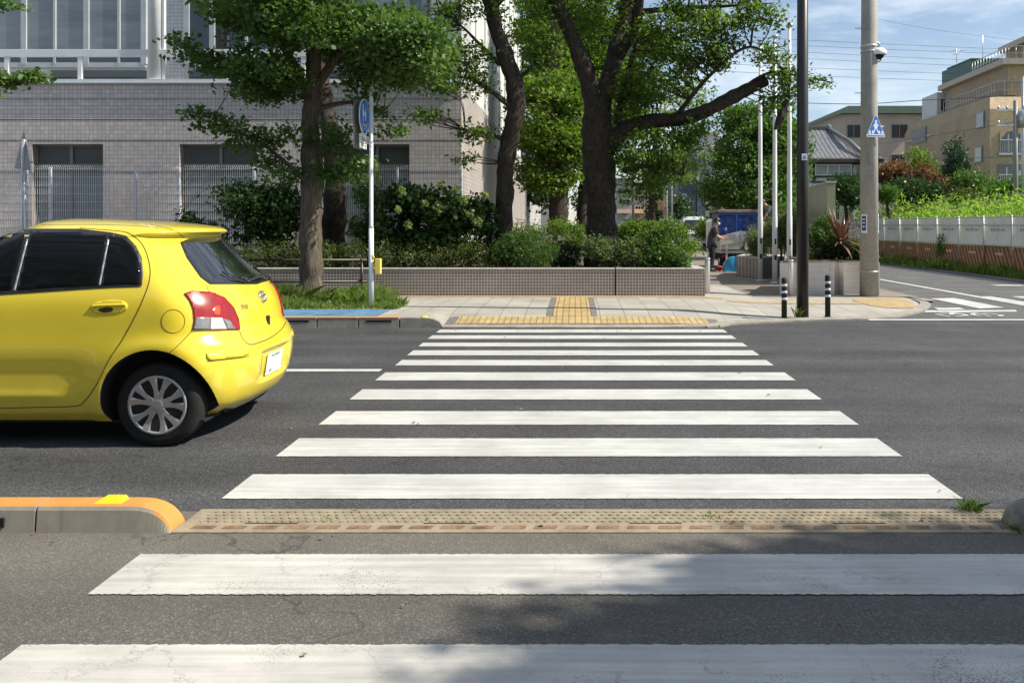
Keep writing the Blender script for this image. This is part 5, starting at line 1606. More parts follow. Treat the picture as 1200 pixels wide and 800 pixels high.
# ------------------------------------------------------------------ street furniture
def post_thing(name, label, cat, base, group=None): return thing(name, label, cat, base, group)

# round blue sign seen almost edge on
bp = G(435, 361, .14)
t = thing('cycle_path_sign', 'round blue cycle and pedestrian path sign turned edge on upon a slim white pole', 'sign', bp)
b = MB(); b.tube([bp, bp + Vector((0, 0, 1.35))], .042, 18); b.tube([bp + Vector((0, 0, 1.35)), bp + Vector((0, 0, 1.40)), bp + Vector((0, 0, 3.55))], [.042, .034, .034], 18); b.ball(bp + Vector((0, 0, 3.55)), .034, 2); b.build('pole', M['white'], t)
nv = Vector((math.cos(R(-2)), math.sin(R(-2)), 0))     # the face looks along the pavement
tv = Vector((-nv.y, nv.x, 0)); up = Vector((0, 0, 1))
sc_ = P(426.5, 137, bp.y + .05)
def disc(b, c, r, th, n_=nv, mi=0, seg=40):
    t1 = Vector((-n_.y, n_.x, 0))
    pts = [c + t1 * r * math.cos(2 * math.pi * i / seg) + up * r * math.sin(2 * math.pi * i / seg) for i in range(seg)]
    b.prism(pts, n_ * th, mi)
def flat(b, c, pts, off, th=.0015, n_=nv, mi=0):
    t1 = Vector((-n_.y, n_.x, 0))
    b.prism([c + t1 * x + up * y + n_ * off for x, y in pts], n_ * th, mi)
b = MB(); disc(b, sc_, .30, .012); pn = b.build('sign_face', M['sign_white'], t)
b = MB(); disc(b, sc_ + nv * .0125, .285, .002); b.build('blue_field', M['sign_blue'], pn)
def blob2(cx, cy, r, n=12): return [(cx + r * math.cos(6.283 * i / n), cy + r * math.sin(6.283 * i / n)) for i in range(n)]
b = MB()
for c_, pts in (
    (0, blob2(-.09, .17, .032)), (0, blob2(.04, .13, .024)),
    (0, [(-.13, .13), (-.05, .13), (-.035, .0), (-.055, .0), (-.07, -.0), (-.075, -.10), (-.10, -.10), (-.10, .0), (-.12, .0)]),
    (0, [(.01, .10), (.07, .10), (.085, .02), (.065, .0), (.06, -.07), (.03, -.07), (.02, .0)]),
    (0, [(-.05, .06), (.0, .03), (.03, .04), (.03, .055), (.0, .05), (-.05, .08)])):
    flat(b, sc_, pts, .015)
for cx_ in (-.09, .09):
    for i in range(20):
        a0, a1 = 6.283 * i / 20, 6.283 * (i + 1) / 20
        flat(b, sc_, [(cx_ + .05 * math.cos(a0), -.18 + .05 * math.sin(a0)), (cx_ + .062 * math.cos(a0), -.18 + .062 * math.sin(a0)), (cx_ + .062 * math.cos(a1), -.18 + .062 * math.sin(a1)), (cx_ + .05 * math.cos(a1), -.18 + .05 * math.sin(a1))], .0152)
flat(b, sc_, [(-.09, -.185), (-.05, -.12), (.05, -.12), (.09, -.185), (.075, -.185), (.04, -.135), (-.04, -.135), (-.075, -.185)], .0154)
b.build('symbols', M['sign_white'], pn)
b = MB(); disc(b, sc_ - nv * .11, .30, .02); bk = b.build('back_sign', M['bronze'], t)
b = MB(); b.tube([sc_ - nv * .1, sc_ + nv * .004], .02, 8); b.tube([sc_ + Vector((0, 0, .12)) - nv * .04, Vector((bp.x, bp.y, sc_.z + .12))], .012, 8); b.tube([sc_ + Vector((0, 0, -.12)) - nv * .04, Vector((bp.x, bp.y, sc_.z - .12))], .012, 8)
b.tube([P(424, 165, bp.y + .05) - nv * .05, Vector((bp.x, bp.y, P(0, 165, bp.y).z))], .012, 8); b.build('bracket', M['galv'], t)
s2 = P(425, 166, bp.y + .05)
b = MB(); flat(b, s2, [(-.20, -.12), (.20, -.12), (.20, .12), (-.20, .12)], .0, .01); pn = b.build('notice_plate', M['sign_white'], t)
b = MB()
for r_, ws in ((.045, (.05, .045, .05, .04)), (-.045, (.04, .05, .045, .05, .04))):
    x = -.15
    for w_ in ws:
        flat(b, s2, [(x, r_ - .028), (x + w_ * .9, r_ - .028), (x + w_ * .9, r_ - .018), (x, r_ - .018)], .0105); flat(b, s2, [(x + .012, r_ - .03), (x + .02, r_ - .03), (x + .02, r_ + .03), (x + .012, r_ + .03)], .0107)
        flat(b, s2, [(x, r_ + .015), (x + w_ * .85, r_ + .015), (x + w_ * .85, r_ + .024), (x, r_ + .024)], .0109); x += w_ + .022
b.build('lettering', M['sign_black'], pn)
b = MB(); flat(b, s2 - nv * .1, [(-.20, -.12), (.20, -.12), (.20, .12), (-.20, .12)], .0, .01); b.build('back_plate', M['galv'], t)
b = MB(); q = P(443, 312, bp.y - .02); b.box(q + Vector((-.045, -.05, -.13)), q + Vector((.05, .06, .13)), .01); b.box(q + Vector((-.15, -.01, -.02)), q + Vector((-.04, .03, .05)), .008); b.tube([q + Vector((-.07, 0, .13)), q + Vector((-.10, 0, .2))], .02, 8)
b.build('push_button_box', M['yellow_box'], t)

# grey backed triangular sign left
Yb = 14.4; bp = P(28, 264, Yb); bp.z = .14
t = thing('triangle_sign', 'grey back of a triangular road sign rising behind the yellow car', 'sign', bp)
b = MB(); b.tube([bp, P(28, 166, Yb)], .042, 16); b.ball(P(28, 166, Yb), .042, 2); b.build('pole', M['galv'], t)
a, c_, d_ = P(28, 152, Yb + .08), P(17, 197, Yb + .2), P(37, 200, Yb - .28)
b = MB(); pts = []
tri = [a, c_, d_]
for i in range(3):
    p0, p1, p2 = tri[i - 1], tri[i], tri[(i + 1) % 3]
    pts += [p1.lerp(p0, .09), p1.lerp(p0, .02).lerp(p1.lerp(p2, .02), .5), p1.lerp(p2, .09)]
b.prism(pts, (-.012, .012, 0)); b.build('sign_plate', mat('sign back grey', (0.22, 0.23, 0.24), .5, var=.1), t)
b = MB(); b.box(P(28, 190, Yb) - Vector((.12, .02, .02)), P(28, 190, Yb) + Vector((.12, .05, .02))); b.build('bracket', M['galv'], t)

# guard rail before the planter wall
t = thing('guard_rail', 'thin dark pipe guard rail in front of the planter beside the ginkgo', 'railing', (-5.5, 16.2, .14))
b = MB()
for z in (.88, .47): b.tube([(-10.5, 16.2, z), (-3.95, 16.2, z)], .024, 10)
b.build('rail', M['black_pole'], t)
for x in (-10.4, -8.3, -6.2, -4.05):
    b = MB(); b.tube([(x, 16.2, .1), (x, 16.2, .90)], .028, 10); b.build('post', M['black_pole'], t)

# black lamp post
bp = G(940.5, 372, .03)
t = thing('black_lamp_post', 'tall black painted lamp post standing between the two banded bollards', 'lamp post', bp)
b = MB(); b.tube([bp, bp + Vector((0, 0, 2.2)), bp + Vector((0, 0, 9.2))], [.098, .094, .078], 28); b.build('pole', M['black_pole'], t)
b = MB(); b.tube([bp + Vector((0, 0, 9.1)), bp + Vector((0, -.3, 9.6)), bp + Vector((0, -1.6, 9.8))], .045, 12); b.build('arm', M['black_pole'], t)
b = MB(); b.box(bp + Vector((-.14, -2.2, 9.72)), bp + Vector((.14, -1.5, 9.86)), .03); b.build('lamp_head', M['black_pole'], t)
b = MB(); c_ = P(941, 183, bp.y); b.box(c_ + Vector((-.045, -.094, -.075)), c_ + Vector((.045, -.087, .03)), .001); st = b.build('sticker', M['sign_white'], t)
b = MB(); b.ball(c_ + Vector((0, -.084, .08)), .028, 2, (1, .15, 1)); b.box(c_ + Vector((-.03, -.0965, -.05)), c_ + Vector((.03, -.0935, -.03))); b.box(c_ + Vector((-.03, -.0965, -.015)), c_ + Vector((.03, -.0935, .0))); b.build('blue_mark', M['sign_blue'], st)

# banded bollards
for lab, px, pb, ptop in (('banded black bollard just left of the black lamp post', 919, 373.5, 325), ('banded black bollard right of the black lamp post, apart on its own', 970, 372, 322)):
    bp = G(px, pb, .03); H = CAMH - (ptop - VY) * bp.y / FPX - .03
    t = thing('banded_bollard', lab, 'bollard', bp, 'black bollards with white bands')
    b = MB(); b.lathe([(.044, 0), (.044, H - .03), (.038, H - .008), (.015, H)], bp, 'Z', 24); b.lathe([(.07, 0), (.065, .015), (.05, .02)], bp, 'Z', 24); b.build('post', M['rubber'], t)
    for k_ in (.125, .235, .345):
        b = MB(); b.lathe([(.0450, H - k_ - .019), (.0465, H - k_ - .017), (.0465, H - k_ + .017), (.0450, H - k_ + .019)], bp, 'Z', 24); b.build('band', M['reflect'], t)

# steel bollards by the planters
for lab, px, pb, ptop, YY in (('short steel bollard at the right end of the long planter', 829, 345, 304, 0), ('short steel bollard half hidden behind the black lamp post', 926.5, 345, 306, 0)):
    bp = G(px, pb, .10); H = CAMH - (ptop - VY) * bp.y / FPX - .10
    t = thing('steel_bollard', lab, 'bollard', bp, 'steel bollards by the planters')
    b = MB(); b.lathe([(.055, 0), (.055, H - .03), (.050, H - .015), (.048, H)], bp, 'Z', 24); b.build('post', M['alu'], t)
    b = MB(); b.lathe([(.062, H + .001), (.062, H + .022), (.05, H + .03)], bp, 'Z', 24); b.build('cap', M['galv'], t)

# flagpoles
for lab, px, pb, ztop in (('left flagpole of the three, tip lost in the cherry leaves', 891, 329.5, 6.30), ('middle flagpole of the three, its thin tip showing through the leaves', 908, 332, 6.30), ('right flagpole of the three with clear disc finial on top', 925.2, 342, 5.75)):
    bp = G(px, pb, .06)
    if px > 920: bp = P(925.2, 264, 20.9); bp.z = .06; ztop = P(0, 32, 20.9).z
    t = thing('flagpole', lab, 'flagpole', bp, 'three white flagpoles')
    b = MB(); b.tube([bp, bp + Vector((0, 0, 1.7)), bp + Vector((0, 0, 1.72)), Vector((bp.x, bp.y, ztop * .6)), Vector((bp.x, bp.y, ztop))], [.066, .066, .060, .052, .036], 18); b.build('pole', M['white'], t)
    b = MB(); b.lathe([(.05, 0), (.085, .03), (.09, .06), (.05, .09), (.01, .10)], (bp.x, bp.y, ztop), 'Z', 18); b.build('finial', M['galv'], t)
    b = MB(); b.box(bp + Vector((-.02, -.085, 1.0)), bp + Vector((.02, -.06, 1.14)), .004); b.box(bp + Vector((-.03, -.075, .6)), bp + Vector((.03, -.062, .72))); b.build('cleat', M['black_pole'], t)
    b = MB(); b.lathe([(.12, 0), (.11, .03), (.07, .05)], bp, 'Z', 18); b.build('base_collar', M['galv'], t)

# concrete utility pole with signs and camera
bp = P(1018.5, 264, 17.84); bp.z = .05
t = thing('concrete_pole', 'thick grey concrete utility pole on the street corner', 'utility pole', bp)
b = MB(); b.tube([bp - Vector((0, 0, .05)), bp + Vector((0, 0, 4)), bp + Vector((0, 0, 11))], [.192, .170, .13], 36); b.build('pole', M['conc_pole'], t)
b = MB()
for z, s_ in ((4.25, -1), (3.55, 1), (4.95, 1), (2.05 + .02, -1), (5.6, -1), (6.3, 1)):
    b.tube([bp + Vector((s_ * .1, 0, z)), bp + Vector((s_ * .30, -.02, z))], .009, 6)
b.build('step_bolt', M['galv'], t)
b = MB(); b.lathe([(.196, .0), (.196, .02)], bp + Vector((0, 0, .52)), 'Z', 36); b.build('strap', M['galv'], t); b = MB(); b.lathe([(.175, 0), (.175, .04)], (bp.x, bp.y, P(0, 56, bp.y).z), 'Z', 36); b.build('strap', M['galv'], t); b = MB(); b.lathe([(.177, 0), (.177, .03)], (bp.x, bp.y, P(0, 62, bp.y).z), 'Z', 36); b.build('strap', M['galv'], t)
# wrap-round notice plates
def curved_plate(c, r, a0, a1, z0, z1, m_, nm, parent, th=.004):
    b = MB(); n_ = 10
    for i in range(n_):
        t0, t1 = a0 + (a1 - a0) * i / n_, a0 + (a1 - a0) * (i + 1) / n_
        q = [(c.x + rr_ * math.cos(tt), c.y + rr_ * math.sin(tt)) for rr_ in (r, r + th) for tt in (t0, t1)]
        vs_ = [b.bm.verts.new((q[k][0], q[k][1], zz_)) for zz_ in (z0, z1) for k in (0, 1, 3, 2)]
        for f in ((0, 1, 2, 3), (7, 6, 5, 4), (0, 4, 5, 1), (2, 6, 7, 3), (1, 5, 6, 2), (3, 7, 4, 0)): b.bm.faces.new([vs_[k] for k in f])
    bmesh.ops.remove_doubles(b.bm, verts=b.bm.verts[:], dist=.0005)
    bmesh.ops.recalc_face_normals(b.bm, faces=b.bm.faces[:])
    return b.build(nm, m_, parent)
z0, z1 = P(0, 273, bp.y).z, P(0, 251, bp.y).z
for (a0, a1) in ((-165, -120), (-40, 5)):
    w_ = curved_plate(bp, .186, R(a0), R(a1), z0, z1, M['sign_white'], 'notice_plate', t)
    curved_plate(bp, .1905, R(a0 + 8), R(a1 - 8), z0 + .05, z1 - .04, mat('navy panel', (0.02, 0.06, 0.15), .5), 'navy_panel', w_, .003)
    for k_ in (.12, .2, .27): curved_plate(bp, .194, R(a0 + 14), R(a1 - 14), z0 + k_, z0 + k_ + .025, M['sign_white'], 'lettering', w_, .002)
b = MB(); c_ = P(1020, 186, bp.y - .19); b.box(c_ + Vector((-.03, -.0, -.12)), c_ + Vector((.03, .02, .12)), .002); b.build('number_plate', M['bronze'], t)
b = MB(); c_ = P(1024, 216, bp.y - .16); b.ball(c_, .02, 1); b.build('bolt', M['dark'], t)
# pedestrian crossing sign on the pole
sgn = P(1026, 150, bp.y - .22)
ts = thing('crossing_sign', 'blue triangular pedestrian crossing sign strapped to the concrete pole', 'sign', sgn)
nf = Vector((.25, -1, 0)).normalized()
def tri_pts(s_, r_):
    out = []
    base_ = [Vector((0, .30 * s_)), Vector((-.27 * s_, -.19 * s_)), Vector((.27 * s_, -.19 * s_))]
    for i in range(3):
        p0, p1, p2 = base_[i - 1], base_[i], base_[(i + 1) % 3]
        out += [tuple(p1.lerp(p0, r_)), tuple(p1.lerp(p0, r_ * .3).lerp(p1.lerp(p2, r_ * .3), .5)), tuple(p1.lerp(p2, r_))]
    return out
SX = .85
b = MB(); flat(b, sgn, [(x * SX, y) for x, y in tri_pts(1, .13)], 0, .012, nf); fc = b.build('sign_face', M['sign_white'], ts)
b = MB(); flat(b, sgn, [(x * SX, y) for x, y in tri_pts(.93, .12)], .0125, .002, nf); b.build('blue_field', M['sign_blue'], fc)
b = MB()
flat(b, sgn, blob2(.0, .13, .028), .0150, .0015, nf)
for w_ in ([(-.03, .10), (.03, .10), (.04, .0), (.02, -.01), (-.02, -.01), (-.04, .0)], [(-.025, -.01), (.0, -.01), (-.05, -.11), (-.08, -.11)], [(.0, -.01), (.022, -.01), (.07, -.10), (.045, -.11)], [(-.03, .09), (-.07, .03), (-.06, .02), (-.02, .06)], [(.03, .09), (.07, .04), (.06, .03), (.03, .06)]):
    flat(b, sgn, w_, .0150, .0015, nf)
for x in (-.16, -.09, .06, .13): flat(b, sgn, [(x, -.125), (x + .045, -.125), (x + .03, -.06), (x - .0, -.06)], .0152, .0012, nf)
flat(b, sgn, [(-.2, -.155), (.2, -.155), (.19, -.135), (-.19, -.135)], .0152, .0012, nf)
b.build('symbols', M['sign_white'], fc)
b = MB(); b.box(sgn + Vector((-.10, .02, .05)), sgn + Vector((-.06, .2, .09))); b.box(sgn + Vector((-.10, .02, -.1)), sgn + Vector((-.06, .2, -.06))); b.build('bracket', M['galv'], ts)
# dome camera
cc = P(1029, 62, bp.y - .05)
tcam = thing('dome_camera', 'white dome security camera clamped to the side of the concrete pole', 'camera', cc)
b = MB(); b.lathe([(.03, .10), (.12, .08), (.17, .03), (.175, -.02), (.165, -.05)], cc, 'Z', 28); b.build('housing', M['sign_white'], tcam)
b = MB(); b.ball(cc + Vector((0, 0, -.05)), .125, 3, (1, 1, .75)); b.build('dome', M['car_glass'], tcam)
b = MB(); b.box(cc + Vector((-.30, -.05, .02)), cc + Vector((-.08, .05, .12)), .015); b.tube(catmull([cc + Vector((-.2, 0, .1)), cc + Vector((-.1, -.03, .22)), cc + Vector((.02, -.02, .17)), cc + Vector((0, 0, .09))], 5), .022, 8); b.build('bracket', M['galv'], tcam)
b = MB(); b.box(cc + Vector((-.18, -.07, -.08)), cc + Vector((-.10, -.05, .03))); b.build('warning_tag', M['yellow_box'], tcam)
b = MB(); b.tube(catmull([cc + Vector((-.12, -.05, -.05)), cc + Vector((-.05, -.05, -.2)), cc + Vector((.04, -.05, -.16)), cc + Vector((.06, -.03, -.06))], 5), .010, 6); b.build('cable', M['rubber'], tcam)

# grey green stone slab monument
m, N, L, bs = newmat('polished green grey slab')
v = coords(N, L); L.new(ramp(N, L, noise(N, L, coords(N, L, None, (1, 1, .5)), 2.2, 6, .65), [(.3, (.13, .15, .085)), (.7, (.22, .235, .15))]), bs.inputs['Base Color']); bs.inputs['Roughness'].default_value = .28
M['slab'] = m
c0 = P(969.5, 264, 21.0); dirL = (P(944, 264, 24.6) - c0).normalized(); dirR = Vector((1, .12, 0)).normalized()
dirL.z = 0
t = thing('stone_slab', 'tall smooth grey green slab monument behind the corner planter', 'monument', (c0.x, c0.y, .1))
zt_ = P(0, 214, 21.0).z
b = MB(); A0 = Vector((c0.x, c0.y, .1)); 
b.prism([A0, A0 + dirR * .21, A0 + dirR * .21 + dirL * 3.6, A0 + dirL * 3.6], (0, 0, zt_ - .1)); b.build('slab', M['slab'], t)
b = MB(); A1 = Vector((c0.x, c0.y, zt_ + .002)) - dirL * .02 - dirR * .02; b.prism([A1, A1 + dirR * .25, A1 + dirR * .25 + dirL * 3.64, A1 + dirL * 3.64], (0, 0, .03)); b.build('cap', M['grey_wall'], t)
b = MB(); A2 = A0 - dirR * .006 + Vector((0, 0, .95)); b.prism([A2, A2 + dirR * .2, A2 + dirL * 3.6], (0, 0, .02)); b.build('groove', M['dark'], t)

# ------------------------------------------------------------------ hoarding fence along the vacant lot
m, N, L, bs = newmat('clear plastic panel with ivy behind')
v = coords(N, L)
n1 = noise(N, L, v, 1.1, 6, .7)
c = ramp(N, L, n1, [(.35, (.62, .64, .62)), (.7, (.80, .81, .78))])
n2 = noise(N, L, coords(N, L, None, (1.5, 1.5, .5)), 2.3, 6, .75)
c = mixc(N, L, ramp(N, L, n2, [(.56, 0.0), (.72, .55)]), c, (.16, .19, .14))
L.new(c, bs.inputs['Base Color']); bs.inputs['Roughness'].default_value = .4
M['hoard'] = m
m, N, L, bs = newmat('orange black slanted stripe board')
t_ = N.new("ShaderNodeTexCoord"); s_ = N.new("ShaderNodeSeparateXYZ"); L.new(t_.outputs['Object'], s_.inputs[0])
ad = N.new("ShaderNodeMath"); ad.operation = 'MULTIPLY_ADD'; L.new(s_.outputs['Z'], ad.inputs[0]); ad.inputs[1].default_value = -.55; L.new(s_.outputs['Y'], ad.inputs[2])
fm = N.new("ShaderNodeMath"); fm.operation = 'MULTIPLY'; L.new(ad.outputs[0], fm.inputs[0]); fm.inputs[1].default_value = 4.2
fr = N.new("ShaderNodeMath"); fr.operation = 'FRACT'; L.new(fm.outputs[0], fr.inputs[0])
c = ramp(N, L, fr.outputs[0], [(.0, (.45, .20, .09)), (.52, (.45, .20, .09)), (.56, (.10, .065, .05)), (.97, (.10, .065, .05))])
n1 = noise(N, L, coords(N, L), 1.5, 5, .7)
c = mixc(N, L, 1.0, c, ramp(N, L, n1, [(.3, .7), (.7, 1.15)]), 'MULTIPLY')
L.new(c, bs.inputs['Base Color']); bs.inputs['Roughness'].default_value = .6
M['stripe_board'] = m
XF = 13.35
hf = thing('hoarding_fence', 'long construction fence of pale panels over orange striped boards', 'fence', (XF, 30, 0))
ztopf = 1.80
pitch = 1.80
y = 17.0; k_ = 0
logo = mat('teal panel logo', (.22, .48, .48), .5, var=.3)
greyt = mat('grey panel lettering', (.34, .36, .37), .5, var=.3)
pale = mat('pale board lettering', (.6, .55, .5), .5, var=.3)
while y < 75:
    ya, yb = y + .03, y + pitch - .03
    b = MB(); b.box((XF, ya, .92), (XF + .02, yb, ztopf)); pn = b.build('panel', M['hoard'], hf)
    if y < 45:
        cy_ = (ya + yb) / 2
        b = MB(); b.box((XF - .004, cy_ - .06, 1.34), (XF, cy_ + .06, 1.46), mi=0)
        for q_, w_ in ((.30, .12), (.46, .10), (-.18, .1), (-.34, .12), (.16, .08)): b.box((XF - .004, cy_ + q_ - w_ / 2, 1.35), (XF, cy_ + q_ + w_ / 2, 1.43 + .02 * (q_ > .2)), mi=1)
        b.build('logo', [logo, greyt], pn)
    b = MB(); b.box((XF + .0, ya, .17), (XF + .03, yb, .86)); sb = b.build('stripe_board', M['stripe_board'], hf)
    if y < 40:
        b = MB()
        for q_ in (-.22, -.1, .02, .14): b.box((XF - .004, (ya + yb) / 2 + q_, .60), (XF, (ya + yb) / 2 + q_ + .08, .67))
        b.build('lettering', pale, sb)
    b = MB(); b.tube([(XF - .05, y, .05), (XF - .05, y, ztopf + .05)], .026, 8); b.build('post', M['galv'], hf)
    y += pitch; k_ += 1
b = MB()
for z in (1.80, 1.55, .90): b.tube([(XF - .085, 17, z), (XF - .085, 75, z)], .020, 8)
b.build('rail', M['galv'], hf)
sheet('vacant_lot', 13.45, 120, 17, 62, .01, M['soil'])
b = MB(); b.box((13.1, 17, -.02), (13.3, 80, .10)); tag(b.build('street_kerb', M['kerb_grime'], origin=(13.2, 17, 0)), kind='structure')

# ivy on one panel
iv = blob_pts([(1126, 288, 8, 14, 31, .1, 26)]); iv[:, 0] = XF - .1
o = leaf_mesh('ivy', iv, 12, (.04, .3, .12), .07, M['leaf_mid'], None, up=0, width=.7); tag(o, 'straggling ivy hanging on the pale fence panels', 'ivy', kind='thing')

# ------------------------------------------------------------------ people
def skin_body(name, joints, bones, m, parent, sub=2):
    """joints: dict name -> (pos, radius)"""
    me_ = bpy.data.meshes.new(name); names = list(joints)
    me_.from_pydata([tuple(joints[n_][0]) for n_ in names], [(names.index(a_), names.index(c_)) for a_, c_ in bones], [])
    o = bpy.data.objects.new('sk', me_); COL.objects.link(o)
    md_ = o.modifiers.new('s', 'SKIN'); md_.use_smooth_shade = True
    for i, n_ in enumerate(names):
        r_ = joints[n_][1]; me_.skin_vertices[0].data[i].radius = (r_, r_) if not hasattr(r_, '__len__') else r_
        me_.skin_vertices[0].data[i].use_root = (i == 0)
    o.modifiers.new('d', 'SUBSURF').levels = sub
    bpy.context.view_layer.update()
    out = bpy.data.meshes.new_from_object(o.evaluated_get(bpy.context.evaluated_depsgraph_get()))
    bpy.data.objects.remove(o); out.name = name
    return link_mesh(name, out, m, parent, smooth=True)
M['skin'] = mat('skin', (0.42, 0.26, 0.18), .55, var=.08)
M['hair'] = mat('black hair', (0.012, 0.010, 0.010), .5, var=.2)
M['shirt'] = mat('dark grey shirt', (0.055, 0.055, 0.062), .9, var=.25, scale=8)
M['shirt2'] = mat('grey work shirt', (0.10, 0.10, 0.115), .9, var=.25, scale=8)
M['trousers'] = mat('dark navy trousers', (0.012, 0.012, 0.022), .9, var=.3, scale=6)
M['shoe'] = mat('dark shoes', (0.02, 0.02, 0.02), .7)
M['mask'] = mat('white face mask', (.75, .76, .76), .8)
M['glove'] = mat('dark red glove', (.30, .05, .05), .8)


def person(label, foot, J, arm_skin=True, mask=False, shirt='shirt', face=Vector((1, 0, 0))):
    t = thing('person', label, 'person', foot)
    F = Vector(foot)
    W_ = {k: (F + Vector(p), r) for k, (p, r) in J.items()}
    bones = [('pelvis', 'belly'), ('belly', 'chest'), ('chest', 'neck'), ('neck', 'head0'), ('head0', 'head1')]
    for s in 'LR':
        bones += [('chest', 'sh' + s), ('sh' + s, 'el' + s), ('el' + s, 'wr' + s), ('wr' + s, 'ha' + s), ('pelvis', 'hip' + s), ('hip' + s, 'kn' + s), ('kn' + s, 'an' + s), ('an' + s, 'to' + s)]
    WB = dict(W_)
    for k in ('pelvis', 'belly', 'hipL', 'hipR'):
        r_ = W_[k][1]; WB[k] = (W_[k][0], tuple(x - .035 for x in (r_ if hasattr(r_, '__len__') else (r_, r_))))
    skin_body('body', WB, bones, M['skin'], t)
    def grow(keys, bn, d, m_, nm, over={}):
        J2 = {k: (over.get(k, W_[k][0]), tuple(x + d for x in (W_[k][1] if hasattr(W_[k][1], '__len__') else (W_[k][1],) * 2))) for k in keys}
        return skin_body(nm, J2, bn, m_, t)
    W_['hem'] = (W_['pelvis'][0] - Vector((0, 0, .11)), W_['pelvis'][1]); W_['waist'] = (W_['pelvis'][0] + Vector((0, 0, .10)), W_['belly'][1])
    half = {('el' + s): W_['sh' + s][0].lerp(W_['el' + s][0], .85) for s in 'LR'}
    grow(['pelvis', 'hem', 'belly', 'chest', 'shL', 'elL', 'shR', 'elR'], [('pelvis', 'hem'), ('pelvis', 'belly'), ('belly', 'chest'), ('chest', 'shL'), ('shL', 'elL'), ('chest', 'shR'), ('shR', 'elR')], .030, M[shirt], 'shirt', half)
    grow(['pelvis', 'waist', 'hipL', 'knL', 'anL', 'hipR', 'knR', 'anR'], [('pelvis', 'waist'), ('pelvis', 'hipL'), ('hipL', 'knL'), ('knL', 'anL'), ('pelvis', 'hipR'), ('hipR', 'knR'), ('knR', 'anR')], .026, M['trousers'], 'trousers')
    for s in 'LR':
        b = MB(); a_, c_ = W_['an' + s][0], W_['to' + s][0]
        b.tube([a_ + Vector((0, 0, .02)) - face * .05, a_.lerp(c_, .5) - Vector((0, 0, .02)), c_ + face * .02 - Vector((0, 0, .01))], [.055, .055, .04], 10); b.build('shoe', M['shoe'], t)
        h, w = W_['ha' + s][0], W_['wr' + s][0]; d = (h - w).normalized(); sd = d.cross(Vector((0, 0, 1))).normalized()
        b = MB()
        for k_, ln in zip((-1.5, -.5, .5, 1.5), (.065, .075, .072, .055)):
            r0 = h + sd * k_ * .018 - d * .005
            b.tube([r0, r0 + d * ln * .55 - Vector((0, 0, .008)), r0 + d * ln * .9 - Vector((0, 0, .032))], [.010, .009, .007], 6)
        b.tube([w + d * .02 + sd * .025, h + sd * .052 - d * .01, h + sd * .05 + d * .025 - Vector((0, 0, .015))], [.013, .011, .008], 6)
        b.build('fingers', M['skin'] if not mask else M['glove'], t)
    h0, h1 = W_['head0'][0], W_['head1'][0]
    ax = (h1 - h0).normalized(); fc = (face - ax * face.dot(ax)).normalized(); sd = ax.cross(fc)
    hc = (h0 + h1) / 2
    b = MB(); b.ball((0, 0, 0), 1, 3)
    for v in b.bm.verts:
        q = v.co.copy()
        v.co = hc + ax * .03 - fc * .018 + ax * q.z * .118 + fc * q.x * .104 + sd * q.y * .092
    bmesh.ops.delete(b.bm, geom=[v for v in b.bm.verts if (v.co - hc).dot(fc) > .045 and (v.co - hc).dot(ax) < .07], context='VERTS')
    b.build('hair', M['hair'], t)
    b = MB(); b.ball(hc + fc * .098 - ax * .012, .017, 2, (1, 1, 1.4)); b.build('nose', M['skin'], t)
    for s in (-1, 1):
        b = MB(); b.ball(hc + fc * .082 + sd * s * .034 + ax * .012, .013, 2); b.build('eye', M['hair'], t)
        b = MB(); b.ball(hc + sd * s * .088 - fc * .005, .024, 2, (1, .5, 1.3)); b.build('ear', M['skin'], t)
    if mask:
        b = MB(); b.ball(hc + fc * .062 - ax * .042, .062, 3, (.9, 1.05, .85)); b.build('face_mask', M['mask'], t)
    return t


f1 = G(834, 318, .066)
J1 = dict(pelvis=((.0, 0, .92), (.13, .15)), belly=((.03, 0, 1.10), (.12, .14)), chest=((.08, 0, 1.30), (.12, .15)), neck=((.13, 0, 1.45), .055), head0=((.15, 0, 1.53), (.085, .085)), head1=((.19, 0, 1.64), (.09, .085)),
          shL=((.10, .18, 1.38), .06), elL=((.20, .20, 1.14), .045), wrL=((.40, .12, 1.08), .032), haL=((.48, .10, 1.07), (.02, .038)),
          shR=((.08, -.18, 1.38), .06), elR=((.14, -.22, 1.12), .045), wrR=((.34, -.18, 1.04), .032), haR=((.42, -.16, 1.03), (.02, .038)),
          hipL=((.0, .10, .86), .10), knL=((.04, .12, .48), .065), anL=((-.02, .12, .09), .045), toL=((.14, .13, .045), .035),
          hipR=((.0, -.10, .86), .10), knR=((.0, -.13, .48), .065), anR=((-.10, -.14, .09), .045), toR=((.06, -.15, .045), .035))
person('masked worker in dark clothes reaching into the back of the parked truck', f1, J1, True, True)
f2 = P(903, 264, 28.0); f2.z = .82
J2 = dict(pelvis=((-.08, 0, .88), (.14, .15)), belly=((-.02, 0, 1.06), (.13, .14)), chest=((.06, 0, 1.26), (.13, .16)), neck=((.16, 0, 1.37), .055), head0=((.22, 0, 1.41), (.085, .085)), head1=((.29, 0, 1.49), (.09, .085)),
          shL=((.10, .18, 1.30), .06), elL=((.24, .22, 1.06), .045), wrL=((.32, .16, .86), .032), haL=((.34, .14, .78), (.02, .038)),
          shR=((.08, -.18, 1.30), .06), elR=((.20, -.24, 1.05), .045), wrR=((.30, -.18, .85), .032), haR=((.33, -.16, .77), (.02, .038)),
          hipL=((-.08, .10, .84), .10), knL=((.0, .12, .46), .065), anL=((-.06, .12, .09), .045), toL=((.10, .13, .045), .035),
          hipR=((-.08, -.10, .84), .10), knR=((-.02, -.13, .46), .065), anR=((-.10, -.14, .09), .045), toR=((.06, -.15, .045), .035))
